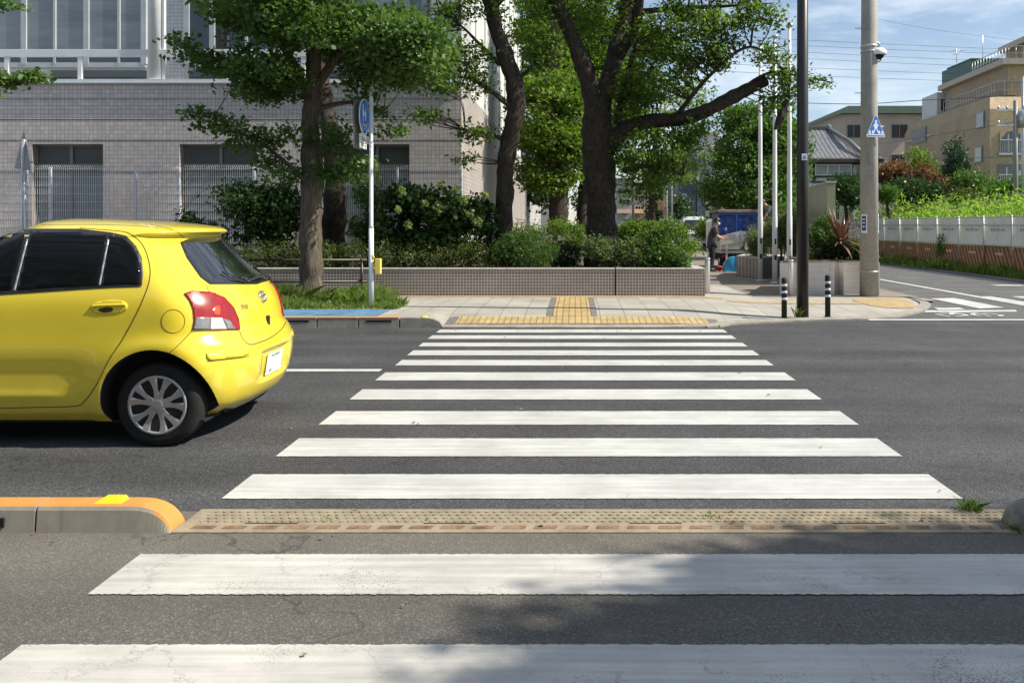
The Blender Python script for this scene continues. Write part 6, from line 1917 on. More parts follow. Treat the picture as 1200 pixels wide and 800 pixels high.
J2 = {k: ((-p[0], p[1], p[2]), r) for k, (p, r) in J2.items()}
person('person in a grey shirt bending over behind the flagpoles and rosemary', f2, J2, True, False, 'shirt2', Vector((-1, 0, 0)))
# mound of soil the second person stands on
b = MB(); b.grid(6.0, 7.4, 27.2, 29.5, 10, 10, lambda x, y: .80 - .6 * max(0, math.hypot((x - 6.45) / .6, (y - 28) / .9) - .6)); tag(b.build('planting_mound', M['soil']), kind='structure')

# ------------------------------------------------------------------ small truck, van, bag
M['van'] = mat('van silver paint', (.55, .57, .58), .3, var=.05, coat=.7)
M['truck_side'] = mat('cream truck gate', (.52, .50, .42), .5, var=.15, scale=4)
M['truck_blue'] = mat('blue truck load cloth', (.03, .07, .26), .55, var=.8, scale=5)
M['rust'] = mat('rusty load edge', (.30, .22, .16), .8, var=.4, scale=9)
YT = 28.0
def tx(px): return (px - VX) * YT / 1000
def tz(py): return CAMH + (VY - py) * YT / 1000
t = thing('small_truck', 'small open truck parked on the path with blue load and lowered cream tailgate', 'truck', (tx(868), YT + 1.6, .07))
x0, x1 = tx(844), tx(893)
b = MB(); b.box((x0, YT, .62), (x1, YT + 2.0, .70)); b.box((x0, YT + .02, .71), (x0 + .04, YT + 2.0, 1.02)); b.box((x1 - .04, YT + .02, .71), (x1, YT + 2.0, 1.02)); b.build('bed', M['truck_side'], t)
b = MB(); b.prism([(x0 - .02, YT - .05, tz(276.5)), (tx(866), YT - .05, tz(271)), (tx(866), YT - .05, tz(284)), (x0 - .02, YT - .05, tz(287))], (0, -.05, 0)); tg = b.build('tailgate', M['truck_side'], t)
b = MB()
for q in (.30, .38, .46): b.box((x0 + q, YT - .106, tz(280)), (x0 + q + .05, YT - .101, tz(274)))
b.build('lettering', greyt, tg)
b = MB(); b.box((tx(867), YT - .02, tz(283)), (tx(882), YT + .02, tz(271)), .01); b.build('side_gate', M['van'], t)
b = MB(); b.box((x0 + .02, YT + .25, 1.03), (x1 - .02, YT + 1.9, tz(249)), .03)
for v in b.bm.verts: v.co += Vector((math.sin(v.co.y * 9 + v.co.z * 11), math.sin(v.co.x * 8 + v.co.z * 7), 0)) * .03
b.build('load', M['truck_blue'], t)
b = MB()
for q in range(9):
    p = Vector((rs.uniform(x0 + .1, x1 - .1), YT + .2, rs.uniform(1.1, 1.85))); b.tube([p, p + Vector((rs.uniform(-.2, .2), -.02, rs.uniform(-.25, .05)))], rs.uniform(.02, .06), 7)
b.build('bundles', mat('bundled bags', (.10, .16, .42), .5, var=.7, scale=12), t)
b = MB(); b.box((x0 - .01, YT + .20, tz(251.5)), (x1 + .0, YT + .24, tz(249))); b.box((x0 + .55, YT + .20, 1.05), (x0 + .60, YT + .24, tz(251.6))); b.build('load_frame', mat('bright blue frame', (.05, .16, .55), .4), t)
b = MB(); b.box((x0 - .05, YT + .1, tz(249) + .005), (x1 + .02, YT + 2.0, tz(245.5)), .01); b.build('load_cover', M['rust'], t)
b = MB(); b.box((x0 + .02, YT + 2.02, .45), (x1 - .02, YT + 3.3, 1.78), .12); b.build('cab', M['van'], t)
b = MB(); b.box((x0 + .1, YT + .05, .38), (x1 - .1, YT + 3.2, .61)); b.box((x0 + .04, YT - .02, .42), (x1 - .04, YT + .03, .60)); b.build('chassis', M['dark'], t)
for (wx, wy) in ((x0 + .12, YT + .5), (x1 - .12, YT + .5), (x0 + .12, YT + 2.6), (x1 - .12, YT + 2.6)):
    b = MB(); b.lathe([(.12, -.07), (.25, -.07), (.265, -.05), (.265, .05), (.25, .07), (.12, .07)], (wx, wy, .33), 'X', 24); w_ = b.build('wheel', M['tyre'], t)
    b = MB(); b.lathe([(.01, -.074), (.12, -.074), (.12, .074), (.01, .074)], (wx, wy, .33), 'X', 20); b.build('rim', M['hub'], w_)
for x in (x0 + .12, x1 - .12):
    b = MB(); b.box((x - .08, YT - .04, .48), (x + .08, YT - .021, .58)); b.build('tail_light', M['lamp_red'], t)
b = MB(); b.box((tx(850), YT - .1, .07), (tx(850) + .06, YT - .04, tz(287))); b.box((tx(887), YT - .06, .5), (tx(887) + .04, YT - .03, tz(283))); b.build('stay', M['truck_side'], t)
bb_ = P(857, 264, 27.0)
o = MB()
pts = [(-.24, .07), (.22, .07), (.24, .45), (.16, .55), (-.06, .50), (-.2, .35)]
vs_ = o.prism([(bb_.x + x, 27.0, z) for x, z in pts], (0, .3, 0))
bmesh.ops.subdivide_edges(o.bm, edges=o.bm.edges[:], cuts=3, use_grid_fill=True)
for v in o.bm.verts: v.co += Vector((math.sin(v.co.z * 17), math.sin(v.co.x * 19), math.sin(v.co.x * 13))) * .015
o_ = o.build('plastic_bag', mat('sky blue plastic bag', (.04, .30, .52), .4, var=.25, scale=7)); tag(o_, 'sky blue plastic sack standing on the path behind the truck', 'bag')
o = MB(); o.ball((tx(839.5), 27.4, .16), .11, 2, (1, .8, .8)); o_ = o.build('red_pouch', mat('red cloth', (.55, .03, .03), .6, var=.2), smooth=True); tag(o_, 'small red pouch on the ground at the feet of the worker', 'bag')

YV = 56.0
def vx_(px): return (px - VX) * YV / 1000
def vz_(py): return CAMH + (VY - py) * YV / 1000
t = thing('white_van', 'silver white high roof van parked far down the lane', 'van', (vx_(815), YV + 2, 0))
b = MB(); prof = [(0, .35), (0, 1.0), (.35, 1.25), (.75, 1.95), (1.1, 2.12), (4.2, 2.12), (4.45, 1.9), (4.5, .35)]
b.prism([(vx_(800), YV + y, z) for y, z in prof], (vx_(830) - vx_(800), 0, 0))
bmesh.ops.bevel(b.bm, geom=[e for e in b.bm.edges if abs((e.verts[0].co - e.verts[1].co).x) < .01], offset=.12, segments=3, affect='EDGES')
b.build('body', M['van'], t)
b = MB(); b.prism([(vx_(802.5), YV + .33, 1.27), (vx_(827.5), YV + .33, 1.27), (vx_(826), YV + .66, 1.88), (vx_(804), YV + .66, 1.88)], (0, -.03, .01)); b.build('windscreen', M['glass_dark'], t)
for px in (803, 827):
    b = MB(); b.ball((vx_(px), YV, .85), .12, 2, (1, .3, .8)); b.build('headlight', M['lamp_white'], t)
    for y in (.8, 3.7):
        b = MB(); b.lathe([(.2, -.08), (.31, -.08), (.31, .08), (.2, .08)], (vx_(px), YV + y, .31), 'X', 20); b.build('wheel', M['tyre'], t)

# ------------------------------------------------------------------ far buildings and distant things
M['beige'] = mat_tile('beige brick tile', (0.46, 0.39, 0.33), (0.38, 0.33, 0.28), .25, 'XZ', msize=.02, var=.05, rough=.8, rowh=.12, big=.4)
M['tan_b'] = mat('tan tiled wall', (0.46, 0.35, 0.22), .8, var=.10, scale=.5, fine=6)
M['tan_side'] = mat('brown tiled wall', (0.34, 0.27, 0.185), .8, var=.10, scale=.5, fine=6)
M['parapet'] = mat('pale parapet', (0.40, 0.35, 0.30), .7, var=.08)
M['green_roof'] = mat('green copper roof', (0.12, 0.16, 0.13), .6, var=.1)
M['teal_box'] = mat('dark green plant room cladding', (0.035, 0.10, 0.08), .5, var=.1, scale=1)
M['navy'] = mat('dark navy cladding', (0.03, 0.05, 0.085), .5, var=.15, scale=1)
M['roof_tile'] = mat('grey glazed roof tile', (0.16, 0.165, 0.175), .4, var=.2, scale=3)
M['plaster'] = mat('white plaster', (0.55, 0.55, 0.52), .8, var=.08)
M['wood_dark'] = mat('dark timber', (0.04, 0.03, 0.025), .7, var=.2)
M['lightwall'] = mat('pale grey house wall', (0.50, 0.52, 0.53), .7, var=.07, scale=.6)


def win(b_parent, x0, x1, z0, z1, Y, fm='bronze', gm='glass_dark', mull=1, name='window', dep=.08):
    b = MB(); fw = .06
    b.box((x0 - fw, Y - .05, z0 - fw), (x1 + fw, Y + .02, z0)); b.box((x0 - fw, Y - .05, z1), (x1 + fw, Y + .02, z1 + fw))
    b.box((x0 - fw, Y - .05, z0), (x0, Y + .02, z1)); b.box((x1, Y - .05, z0), (x1 + fw, Y + .02, z1))
    for i in range(mull):
        xm = x0 + (x1 - x0) * (i + 1) / (mull + 1); b.box((xm - .03, Y - .045, z0), (xm + .03, Y + .0, z1))
    w = b.build(name, M[fm], b_parent)
    g = MB(); g.box((x0, Y - .03, z0), (x1, Y - .012, z1)); g.build('pane', M[gm], w)
    return w


def fx(px, Y): return (px - VX) * Y / FPX
def fzz(py, Y): return CAMH + (VY - py) * Y / FPX

# beige hall with green roof edge
Y = 78.0
t = thing('beige_hall', 'beige building with shallow green edged roof behind the concrete pole', 'building', (fx(1020, Y), Y, 0))
b = MB()
prof = [(fx(935, Y), 0), (fx(1089, Y), 0), (fx(1089, Y), fzz(134, Y)), (fx(985, Y), fzz(134, Y)), (fx(950, Y), fzz(146, Y)), (fx(935, Y), fzz(152, Y))]
b.prism([(x, Y, z) for x, z in prof], (0, 16, 0)); b.build('wall', M['beige'], t)
b = MB(); b.prism([(x, Y - .5, z) for x, z in [(fx(933, Y), fzz(152.5, Y)), (fx(950, Y), fzz(146.5, Y)), (fx(985, Y), fzz(133.5, Y)), (fx(1091, Y), fzz(133.5, Y)), (fx(1088, Y), fzz(125, Y)), (fx(992, Y), fzz(125, Y)), (fx(950, Y), fzz(143, Y)), (fx(933, Y), fzz(150.5, Y))]], (0, 17, 0)); b.build('roof', M['green_roof'], t)
for (a, c_, p0, p1) in ((993, 1008, 161, 147), (1045, 1063, 161.5, 146.5), (1071, 1083, 160, 147), (1045, 1063, 190, 182), (957, 972, 200, 188), (1013, 1030, 190, 182), (1045, 1063, 215, 200)):
    win(t, fx(a, Y), fx(c_, Y), fzz(p0, Y), fzz(p1, Y), Y)

# stepped tan apartment house on the right
C0 = Vector((fx(1160, 54), 54, 0)); C1 = Vector((fx(1060, 70), 70, 0)); C2 = Vector((fx(1290, 54), 54.0, 0)); 
t = thing('tan_apartments', 'stepped tan tiled apartment house with curved balcony openings on the right', 'building', (C0.x, C0.y, 0))
def zz_at(p, py): return CAMH + (VY - py) * p.y / FPX
off = Vector((10, 22, 0))
dL = (C1 - C0); dR = (C2 - C0)
def quad_block(p0, p1, p2, z0, z1, inset, m_, nm, parent, slant=0.0, slz=1.2):
    """block with a corner at p0, one wall towards p1 and one towards p2, optional slanted top storey"""
    b = MB(); p3 = p1 + (p2 - p0)
    base_ = [p0, p2, p3, p1]; cen = sum(base_, Vector()) / 4
    lo = [Vector((p.x, p.y, z0)) for p in base_]; mid = [Vector((p.x, p.y, z1 - slz)) for p in base_]
    hi = [Vector((p.x, p.y, z1)) + (cen - p).normalized() * slant * 1.4 for p in base_]
    rg = [lo, mid, hi] if slant else [lo, [Vector((p.x, p.y, z1)) for p in base_]]
    V_ = [[b.bm.verts.new(p) for p in r_] for r_ in rg]
    for i in range(len(V_) - 1):
        for k in range(4): b.bm.faces.new((V_[i][k], V_[i][(k + 1) % 4], V_[i + 1][(k + 1) % 4], V_[i + 1][k]))
    b.bm.faces.new(V_[-1])
    bmesh.ops.recalc_face_normals(b.bm, faces=b.bm.faces[:])
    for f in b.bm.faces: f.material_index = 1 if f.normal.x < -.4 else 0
    return b.build(nm, m_, parent)
zA = zz_at(C0, 112)
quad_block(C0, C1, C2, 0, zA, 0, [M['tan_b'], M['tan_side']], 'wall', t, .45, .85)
uL, uR = dL.normalized(), dR.normalized(); up = Vector((0, 0, 1))
nL = Vector((-uL.y, uL.x, 0)); nL = nL if nL.x < 0 else -nL
# second tier, set back
D0 = C0 + uL * 1.0 + uR * 1.6; D1 = C0 + uL * 11.5 + uR * 1.6; D2 = D0 + uR * 9
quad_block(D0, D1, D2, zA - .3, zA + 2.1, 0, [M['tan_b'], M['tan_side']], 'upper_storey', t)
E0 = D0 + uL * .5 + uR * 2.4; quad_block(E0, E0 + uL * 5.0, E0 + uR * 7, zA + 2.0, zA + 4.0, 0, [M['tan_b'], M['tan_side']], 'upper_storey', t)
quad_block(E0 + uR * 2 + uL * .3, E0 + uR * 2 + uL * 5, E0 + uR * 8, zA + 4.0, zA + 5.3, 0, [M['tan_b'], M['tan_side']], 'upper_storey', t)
for (p, l_, z) in ((D0, 10.7, zA + 2.1), (E0, 5.2, zA + 4.0)):
    b = MB(); q = [p - uR * .5 - uL * .4, p + uR * 9.2 - uL * .4, p + uR * 9.2 + uL * l_, p - uR * .5 + uL * l_]
    b.prism([Vector((v_.x, v_.y, z + .004)) for v_ in q], (0, 0, .38)); b.build('eave', M['parapet'], t)
# slanted pale panel roof sections on the left wall
b = MB(); p = C0 + uL * 10 + nL * .03; q = C0 + uL * 15.6 + nL * .03
sl = (uR * .95)
b.prism([Vector((p.x, p.y, zA - 1.5)), Vector((q.x, q.y, zA - 1.5)), Vector((q.x, q.y, zA + .15)) + sl, Vector((p.x, p.y, zA + .15)) + sl], nL * .06); b.build('roof_light', mat('pale slanted glazing', (.36, .37, .40), .4, var=.08), t)
# windows on the left wall
def lwin(s0, s1, z0, z1, nm='window', gm='glass_dark'):
    p, q = C0 + uL * s0 + nL * .02, C0 + uL * s1 + nL * .02
    b = MB(); b.prism([Vector((p.x, p.y, z0 - .08)), Vector((q.x, q.y, z0 - .08)), Vector((q.x, q.y, z1 + .08)), Vector((p.x, p.y, z1 + .08))], nL * .04); w = b.build(nm, M['bronze'], t)
    p, q = p + nL * .045 + uL * .07, q + nL * .045 - uL * .07
    b = MB(); b.prism([Vector((p.x, p.y, z0)), Vector((q.x, q.y, z0)), Vector((q.x, q.y, z1)), Vector((p.x, p.y, z1))], nL * .02); b.build('pane', M[gm], w)
lwin(.7, 1.9, 7.9, 8.8); lwin(1.0, 2.1, 5.7, 6.6); lwin(11.0, 14.2, 8.0, 9.0, gm='glass_blind'); lwin(12.4, 14.0, 5.6, 6.6)
# balconies on the front wall
for (s0, s1, z0, z1) in ((.6, 2.2, 6.1, 7.5), (.5, 2.2, 3.9, 5.4), (.5, 2.2, 1.6, 3.2), (3.0, 5.4, 6.1, 7.5), (3.0, 5.4, 3.9, 5.4)):
    b = MB(); y_ = C0.y - .03
    b.box((C0.x + s0, y_ - .01, z0), (C0.x + s1, y_ + .012, z1)); o = b.build('balcony_opening', M['glass_dark'], t)
    if z0 > 6 and s1 < 3:
        # rounded upper corners of the opening
        for (xa, sg) in ((C0.x + s0, 1), (C0.x + s1, -1)):
            bb = MB(); bb.prism([(xa, y_ - .03, z1), (xa + sg * .75, y_ - .03, z1), (xa + sg * .40, y_ - .03, z1 - .12), (xa + sg * .14, y_ - .03, z1 - .40), (xa, y_ - .03, z1 - .8)], (0, .018, 0)); bb.build('rounded_corner', M['tan_b'], o)
    bb = MB()
    for q in range(14): x_ = C0.x + s0 + (s1 - s0) * q / 13; bb.box((x_ - .015, y_ - .07, z0), (x_ + .015, y_ - .05, z0 + .8))
    bb.box((C0.x + s0, y_ - .08, z0 + .8), (C0.x + s1, y_ - .04, z0 + .86)); bb.box((C0.x + s0 - .1, y_ - .12, z0 - .12), (C0.x + s1 + .1, y_ - .02, z0 - .002)); bb.build('balcony_rail', M['galv'], o)
    bb = MB(); bb.box((C0.x + s0 + .5, y_ - .03, z0 + .1), (C0.x + s0 + .58, y_ - .012, z1 - .2)); bb.box((C0.x + s0 + 1.3, y_ - .03, z0 + .1), (C0.x + s0 + 2.0, y_ - .012, z1 - .4)); bb.build('curtain', M['frame'], o)
# terrace railing and roof things
def railing(pts, z, h, nm='terrace_rail'):
    b = MB()
    for p, q in zip(pts, pts[1:]):
        n_ = max(2, int((q - p).length / .45))
        for i in range(n_ + 1): r_ = p.lerp(q, i / n_); b.tube([Vector((r_.x, r_.y, z)), Vector((r_.x, r_.y, z + h))], .022, 5)
        b.tube([Vector((p.x, p.y, z + h)), Vector((q.x, q.y, z + h))], .03, 6); b.tube([Vector((p.x, p.y, z + h * .5)), Vector((q.x, q.y, z + h * .5))], .018, 6)
    b.build(nm, M['galv'], t)
railing([C0 + uL * 10 + uR * .9, C0 + uL * .9 + uR * .9, C0 + uL * .9 + uR * 9], zA, 1.05)
railing([D0 + uL * 6 + uR * .2, D0 + uL * .3 + uR * .2, D0 + uL * .3 + uR * 9], zA + 2.5, .9)
railing([E0 + uL * 3 + uR * 1.2, E0 + uL * .3 + uR * 1.2, E0 + uR * 7], zA + 4.4, 1.0)
# pale box storey at the far left end
p = C0 + uL * 11.6 + uR * 1.0
quad_block(p, p + uL * 3.2, p + uR * 5, zA - .2, zA + 2.0, 0, [M['lightwall'], M['lightwall']], 'stair_house', t)
b = MB(); b.box((p.x + .3, p.y - .03, zA + .6), (p.x + 4.2, p.y - .01, zA + 1.5)); b.build('opening', M['glass_dark'], t)
# dark green plant room behind
Y = 63.0
t2 = thing('plant_room', 'dark green box housing on the roof of the tan apartments', 'roof housing', (fx(1140, Y), Y, 8))
b = MB(); b.box((fx(1138, Y), Y, 8), (fx(1186, Y), Y + 4, fzz(70, Y))); b.prism([(fx(1137.9, Y), Y + .002, 8), (fx(1117, Y + 5), Y + 5, 8), (fx(1137.9, Y), Y + 5, 8)], (0, 0, fzz(70, Y) - 8)); b.build('cladding', M['teal_box'], t2)
b = MB(); b.box((fx(1137, Y), Y - .05, fzz(70, Y) + .001), (fx(1187, Y), Y + 4, fzz(69, Y) + .03)); b.build('coping', M['teal_box'], t2)
for lab, px, p0, p1, Y_ in (('thin television aerial on the roof left of the green housing top', 1128, 70, 54, 63), ('tall thin lightning rod on the apartment roof', 1159, 70, 38, 64)):
    t2 = thing('roof_aerial', lab, 'aerial', (fx(px, Y_), Y_ + 1, fzz(70, Y_)))
    b = MB(); b.tube([(fx(px, Y_), Y_ + 1, fzz(p0 + 1, Y_)), (fx(px, Y_), Y_ + 1, fzz(p1, Y_))], .025, 6); b.build('mast', M['galv'], t2)
    if px < 1150:
        b = MB()
        for k, w in ((56, .45), (58, .3), (61, .5)): b.tube([(fx(px, Y_) - w * .6, Y_ + 1, fzz(k, Y_)), (fx(px, Y_) + w, Y_ + 1, fzz(k - 1, Y_))], .018, 5)
        for k in (-.3, 0, .3, .45): b.tube([(fx(px, Y_) + k, Y_ + .7, fzz(57, Y_)), (fx(px, Y_) + k, Y_ + 1.3, fzz(56, Y_))], .015, 5)
        b.build('elements', M['galv'], t2)

# traditional house with glazed tile roof
Y = 50.0
t = thing('tiled_roof_house', 'traditional house with grey ribbed tile roof behind the stone slab', 'house', (fx(980, Y), Y, 0))
b = MB(); b.box((fx(930, Y), Y + .6, 0), (fx(1034, Y), Y + 7, fzz(187, Y))); b.build('wall', M['plaster'], t)
zr, ze = fzz(152, Y + 3.5), fzz(186, Y)
def tiled_roof(xl, xr, yl, yr, z0, z1, parent, hipl=0, hipr=0):
    b = MB(); step = .055; nx_ = int((xr - xl) / step)
    prev_ = None
    for i in range(nx_ + 1):
        x = xl + (xr - xl) * i / nx_
        w = .055 * abs(math.sin(math.pi * (x - xl) / .27)) ** .7
        xt = x
        if x > xr - hipr: xt = xr - hipr
        top_t = 1.0 if x <= xr - hipr else 1 - (x - (xr - hipr)) / max(hipr, .01)
        col_ = []
        for j in range(8):
            s = j / 7 * top_t
            zz_ = z0 + (z1 - z0) * (s * .85 + .15 * s * s) + w + (.02 if j % 2 else 0)
            col_.append(b.bm.verts.new((x, yl + (yr - yl) * s, zz_)))
        if prev_:
            for j in range(7): b.bm.faces.new((prev_[j], col_[j], col_[j + 1], prev_[j + 1]))
        prev_ = col_
    return b.build('roof', M['roof_tile'], parent)
rf = tiled_roof(fx(925, Y), fx(1012, Y), Y, Y + 3.6, ze, zr, t, 0, 1.1)
b = MB(); b.tube([(fx(925, Y), Y + 3.6, zr + .1), (fx(991, Y) , Y + 3.6, zr + .12), (fx(991, Y) + .15, Y + 3.5, zr + .25)], .15, 8)
b.tube([(fx(991, Y), Y + 3.6, zr + .1), (fx(1003, Y), Y + 1.2, (zr + ze) / 2 + .1), (fx(1012, Y), Y - .1, ze + .2)], .13, 8); b.build('ridge', M['roof_tile'], rf)
rf2 = tiled_roof(fx(1008, Y), fx(1038, Y), Y - .3, Y + 2.5, fzz(186, Y), fzz(176, Y), t, 0, .6)
rf3 = tiled_roof(fx(928, Y), fx(962, Y), Y - 1.2, Y + .5, fzz(222, Y), fzz(214, Y), t)
b = MB(); b.box((fx(927, Y), Y - .05, ze - .22), (fx(1036, Y), Y + .58, ze - .02)); b.build('eaves', M['wood_dark'], t)
b = MB()
for px in (945, 957, 985, 1001, 1024): b.box((fx(px, Y) - .08, Y + .52, 0), (fx(px, Y) + .08, Y + .59, fzz(188, Y)))
for py in (191, 206, 213): b.box((fx(930, Y), Y + .51, fzz(py, Y) - .06), (fx(1034, Y), Y + .585, fzz(py, Y) + .06))
b.build('timber', M['wood_dark'], t)
win(t, fx(959, Y), fx(1000, Y), fzz(204, Y), fzz(193, Y), Y + .5, 'galv', 'glass_blind', 2)
win(t, fx(1010, Y), fx(1030, Y), fzz(212, Y), fzz(196, Y), Y + .5, 'bronze', 'glass_dark', 1)

# pale house and navy slab at the end of the lane
Y = 72.0
t = thing('pale_house', 'pale grey three storey house at the end of the lane', 'house', (fx(833, Y), Y, 0))
b = MB(); b.box((fx(817, Y), Y, 0), (fx(842, Y), Y + 9, fzz(158, Y))); b.box((fx(826, Y), Y - .8, 0), (fx(858, Y), Y - .002, fzz(176, Y))); b.build('wall', M['lightwall'], t)
b = MB(); b.box((fx(816, Y), Y - .15, fzz(158, Y) + .001), (fx(843, Y), Y + 9, fzz(155, Y))); b.box((fx(825, Y), Y - .9, fzz(176, Y) + .001), (fx(859, Y), Y - .1, fzz(173, Y))); b.build('coping', M['parapet'], t)
win(t, fx(833, Y), fx(846, Y), fzz(196, Y), fzz(184, Y), Y - .82, 'frame', 'glass_dark', 1); win(t, fx(812 + 6, Y), fx(822, Y), fzz(232, Y), fzz(222, Y), Y - .02, 'frame', 'glass_dark', 0); win(t, fx(835, Y), fx(846, Y), fzz(228, Y), fzz(216, Y), Y - .82, 'frame', 'glass_dark', 1)
win(t, fx(835, Y), fx(843, Y), fzz(246, Y), fzz(238, Y), Y - .82, 'frame', 'glass_dark', 0)
Y = 70.0
t = thing('navy_house', 'tall dark navy clad building left of the pale house', 'building', (fx(806, Y), Y, 0))
b = MB(); b.box((fx(795, Y), Y, 0), (fx(816, Y), Y + 8, fzz(178, Y))); b.build('wall', M['navy'], t); b = MB(); b.box((fx(794, Y), Y - .1, fzz(178, Y) + .001), (fx(816.6, Y), Y + 8, fzz(176.5, Y))); b.build('coping', M['navy'], t)
win(t, fx(800, Y), fx(804, Y), fzz(236, Y), fzz(228, Y), Y, 'frame', 'glass_dark', 0)
Y = 62
t = thing('low_roof_house', 'small dark tiled porch roof below the pale house', 'house', (fx(838, Y), Y, 0))
b = MB(); b.box((fx(834, Y), Y, 0), (fx(850, Y), Y + 3, fzz(236, Y))); b.build('wall', M['plaster'], t)
tiled_roof(fx(830, Y), fx(856, Y), Y - .8, Y + 1.5, fzz(236, Y), fzz(228, Y), t)
# small street buildings glimpsed between trunk and navy house
Y = 84
for i, (lab, x0, x1, yt, col_) in enumerate([('distant pale shop house seen just right of the cherry trunk', 722, 741, 212, (.50, .53, .55)), ('distant shop house with brown awning between the poles', 741.5, 757, 220, (.42, .36, .30)), ('distant white house beyond the lane poles', 757.5, 775, 208, (.55, .55, .53)), ('distant cream house beside the navy building', 775.5, 794, 200, (.46, .43, .37))]):
    t = thing('shop_house', lab, 'house', (fx((x0 + x1) / 2, Y), Y + i, 0), 'small houses at the end of the lane')
    Yi = Y + i * .7
    b = MB(); b.box((fx(x0, Yi), Yi, 0), (fx(x1, Yi), Yi + 6, fzz(yt, Yi))); b.build('wall', mat('house wall %d' % i, col_, .8, var=.08), t)
    b = MB(); b.box((fx(x0, Yi) - .1, Yi - .4, fzz(yt, Yi) + .001), (fx(x1, Yi) + .1, Yi + 6, fzz(yt, Yi) + .25)); b.build('roof', M['roof_tile'], t)
    for py in (yt + 10, yt + 22):
        win(t, fx(x0 + 3, Yi), fx(x1 - 3, Yi), fzz(py + 5, Yi), fzz(py, Yi), Yi, 'frame', 'glass_dark', 2)
    b = MB(); b.prism([(fx(x0 + 1, Yi), Yi - .9, fzz(250, Yi)), (fx(x0 + 1, Yi), Yi - .02, fzz(245, Yi)), (fx(x0 + 1, Yi), Yi - .02, fzz(247, Yi))], (fx(x1 - 1, Yi) - fx(x0 + 1, Yi), 0, 0)); b.build('awning', mat('awning %d' % i, ((.22, .15, .11), (.30, .18, .11), (.15, .22, .30), (.30, .14, .11))[i], .7), t)

# poles of the lane
def lane_pole(lab, px, Y, r, ytop, m_, name='utility_pole', cat='utility pole', arms=0):
    bp = Vector((fx(px, Y), Y, 0)); t = thing(name, lab, cat, bp)
    zt_ = fzz(ytop, Y)
    b = MB(); b.tube([bp, (bp.x, bp.y, zt_)], [r, r * .75], 14); b.build('pole', M[m_], t)
    if arms:
        b = MB()
        for k in range(arms): b.box((bp.x - .9, bp.y - .05, zt_ - .5 - .7 * k), (bp.x + .9, bp.y + .05, zt_ - .42 - .7 * k)); [b.cyl((bp.x + q, bp.y, zt_ - .42 - .7 * k), .05, .18, 8) for q in (-.8, -.4, .4, .8)]
        b.build('crossarm', M['galv'], t)
    return t
lane_pole('pale concrete utility pole among the leaves right of the cherry trunk', 780, 44, .12, 120, 'conc_pole', arms=1)
lane_pole('thin dark pole seen just right of the cherry trunk', 742, 60, .10, 150, 'bronze')
lane_pole('thin grey pole beside the navy building', 787.5, 50, .05, 150, 'galv')
t = lane_pole('brown wooden utility pole at the far right before the tan apartments', 1190, 40, .13, 118, 'bronze', arms=2)
b = MB(); b.cyl((fx(1190, 40) + .32, 39.9, fzz(150, 40)), .22, .75, 14); b.build('transformer', M['galv'], t)
lane_pole('slim grey utility pole right beside the brown one', 1199, 42, .11, 90, 'galv')
# signs and clutter down the lane
for lab, px, py, Y_, w, h, col_ in (('small orange brown sign board on the lane pole', 774, 241, 43.6, .3, .45, (.30, .16, .09)),):
    t = thing('sign_board', lab, 'sign', P(px, py, Y_)); b = MB(); c_ = P(px, py, Y_); b.box(c_ - Vector((w / 2, .02, h / 2)), c_ + Vector((w / 2, .02, h / 2)), .01); b.build('board', mat('sign board', col_, .6), t); b = MB(); b.box(c_ + Vector((w / 2, -.02, -.05)), P(779, py, 44) + Vector((0, -.05, .05))); b.build('bracket', M['galv'], t)

# overhead cables
Yw = 62.0
M['cable'] = mat('cable', (.05, .055, .06), .6)
for i, (y0, y1, lab) in enumerate([(44, 82, 'upper of the overhead cables crossing the sky'), (51, 87, 'second overhead cable from the top'), (58, 97, 'third overhead cable from the top'), (66, 103, 'fourth overhead cable from the top'), (77, 112, 'fifth overhead cable from the top'), (86, 120, 'sixth overhead cable from the top')]):
    b = MB(); pa, pb_ = P(860, y0, Yw), P(1300, y1, Yw + 8)
    pa = pa + (pa - pb_) * 2.0; pts = [pa.lerp(pb_, k / 40) - Vector((0, 0, 1.5 * math.sin(math.pi * k / 40) ** 1)) + Vector((0, 0, 1.4)) for k in range(41)]
    b.tube(pts, .014, 5); o = b.build('overhead_cable', M['cable']); tag(o, lab, 'cable', 'overhead cables strung across the sky')
for i, (pts_, r_, lab) in enumerate([([(945, 121, 60), (1010, 122, 58), (1075, 118, 56), (1190, 112, 40)], .025, 'thick low cable running above the beige hall roof'), ([(1030, 169, 52), (1100, 158, 46), (1190, 143, 40)], .012, 'thin service cable in front of the tan wall'), ([(1030, 183, 52), (1110, 186, 46), (1190, 183, 40)], .012, 'thin cable below the tan building windows'),
                                     ([(780, 160, 44), (850, 196, 42), (930, 199, 40)], .012, 'thin cable crossing before the round tree'), ([(1030, 23, 90), (1115, 38, 90), (1300, 60, 90)], .014, 'faint highest cable at the top right')]):
    b = MB(); b.tube(catmull([P(*p) for p in pts_], 8), r_, 5); o = b.build('overhead_cable', M['cable']); tag(o, lab, 'cable', 'overhead cables strung across the sky')

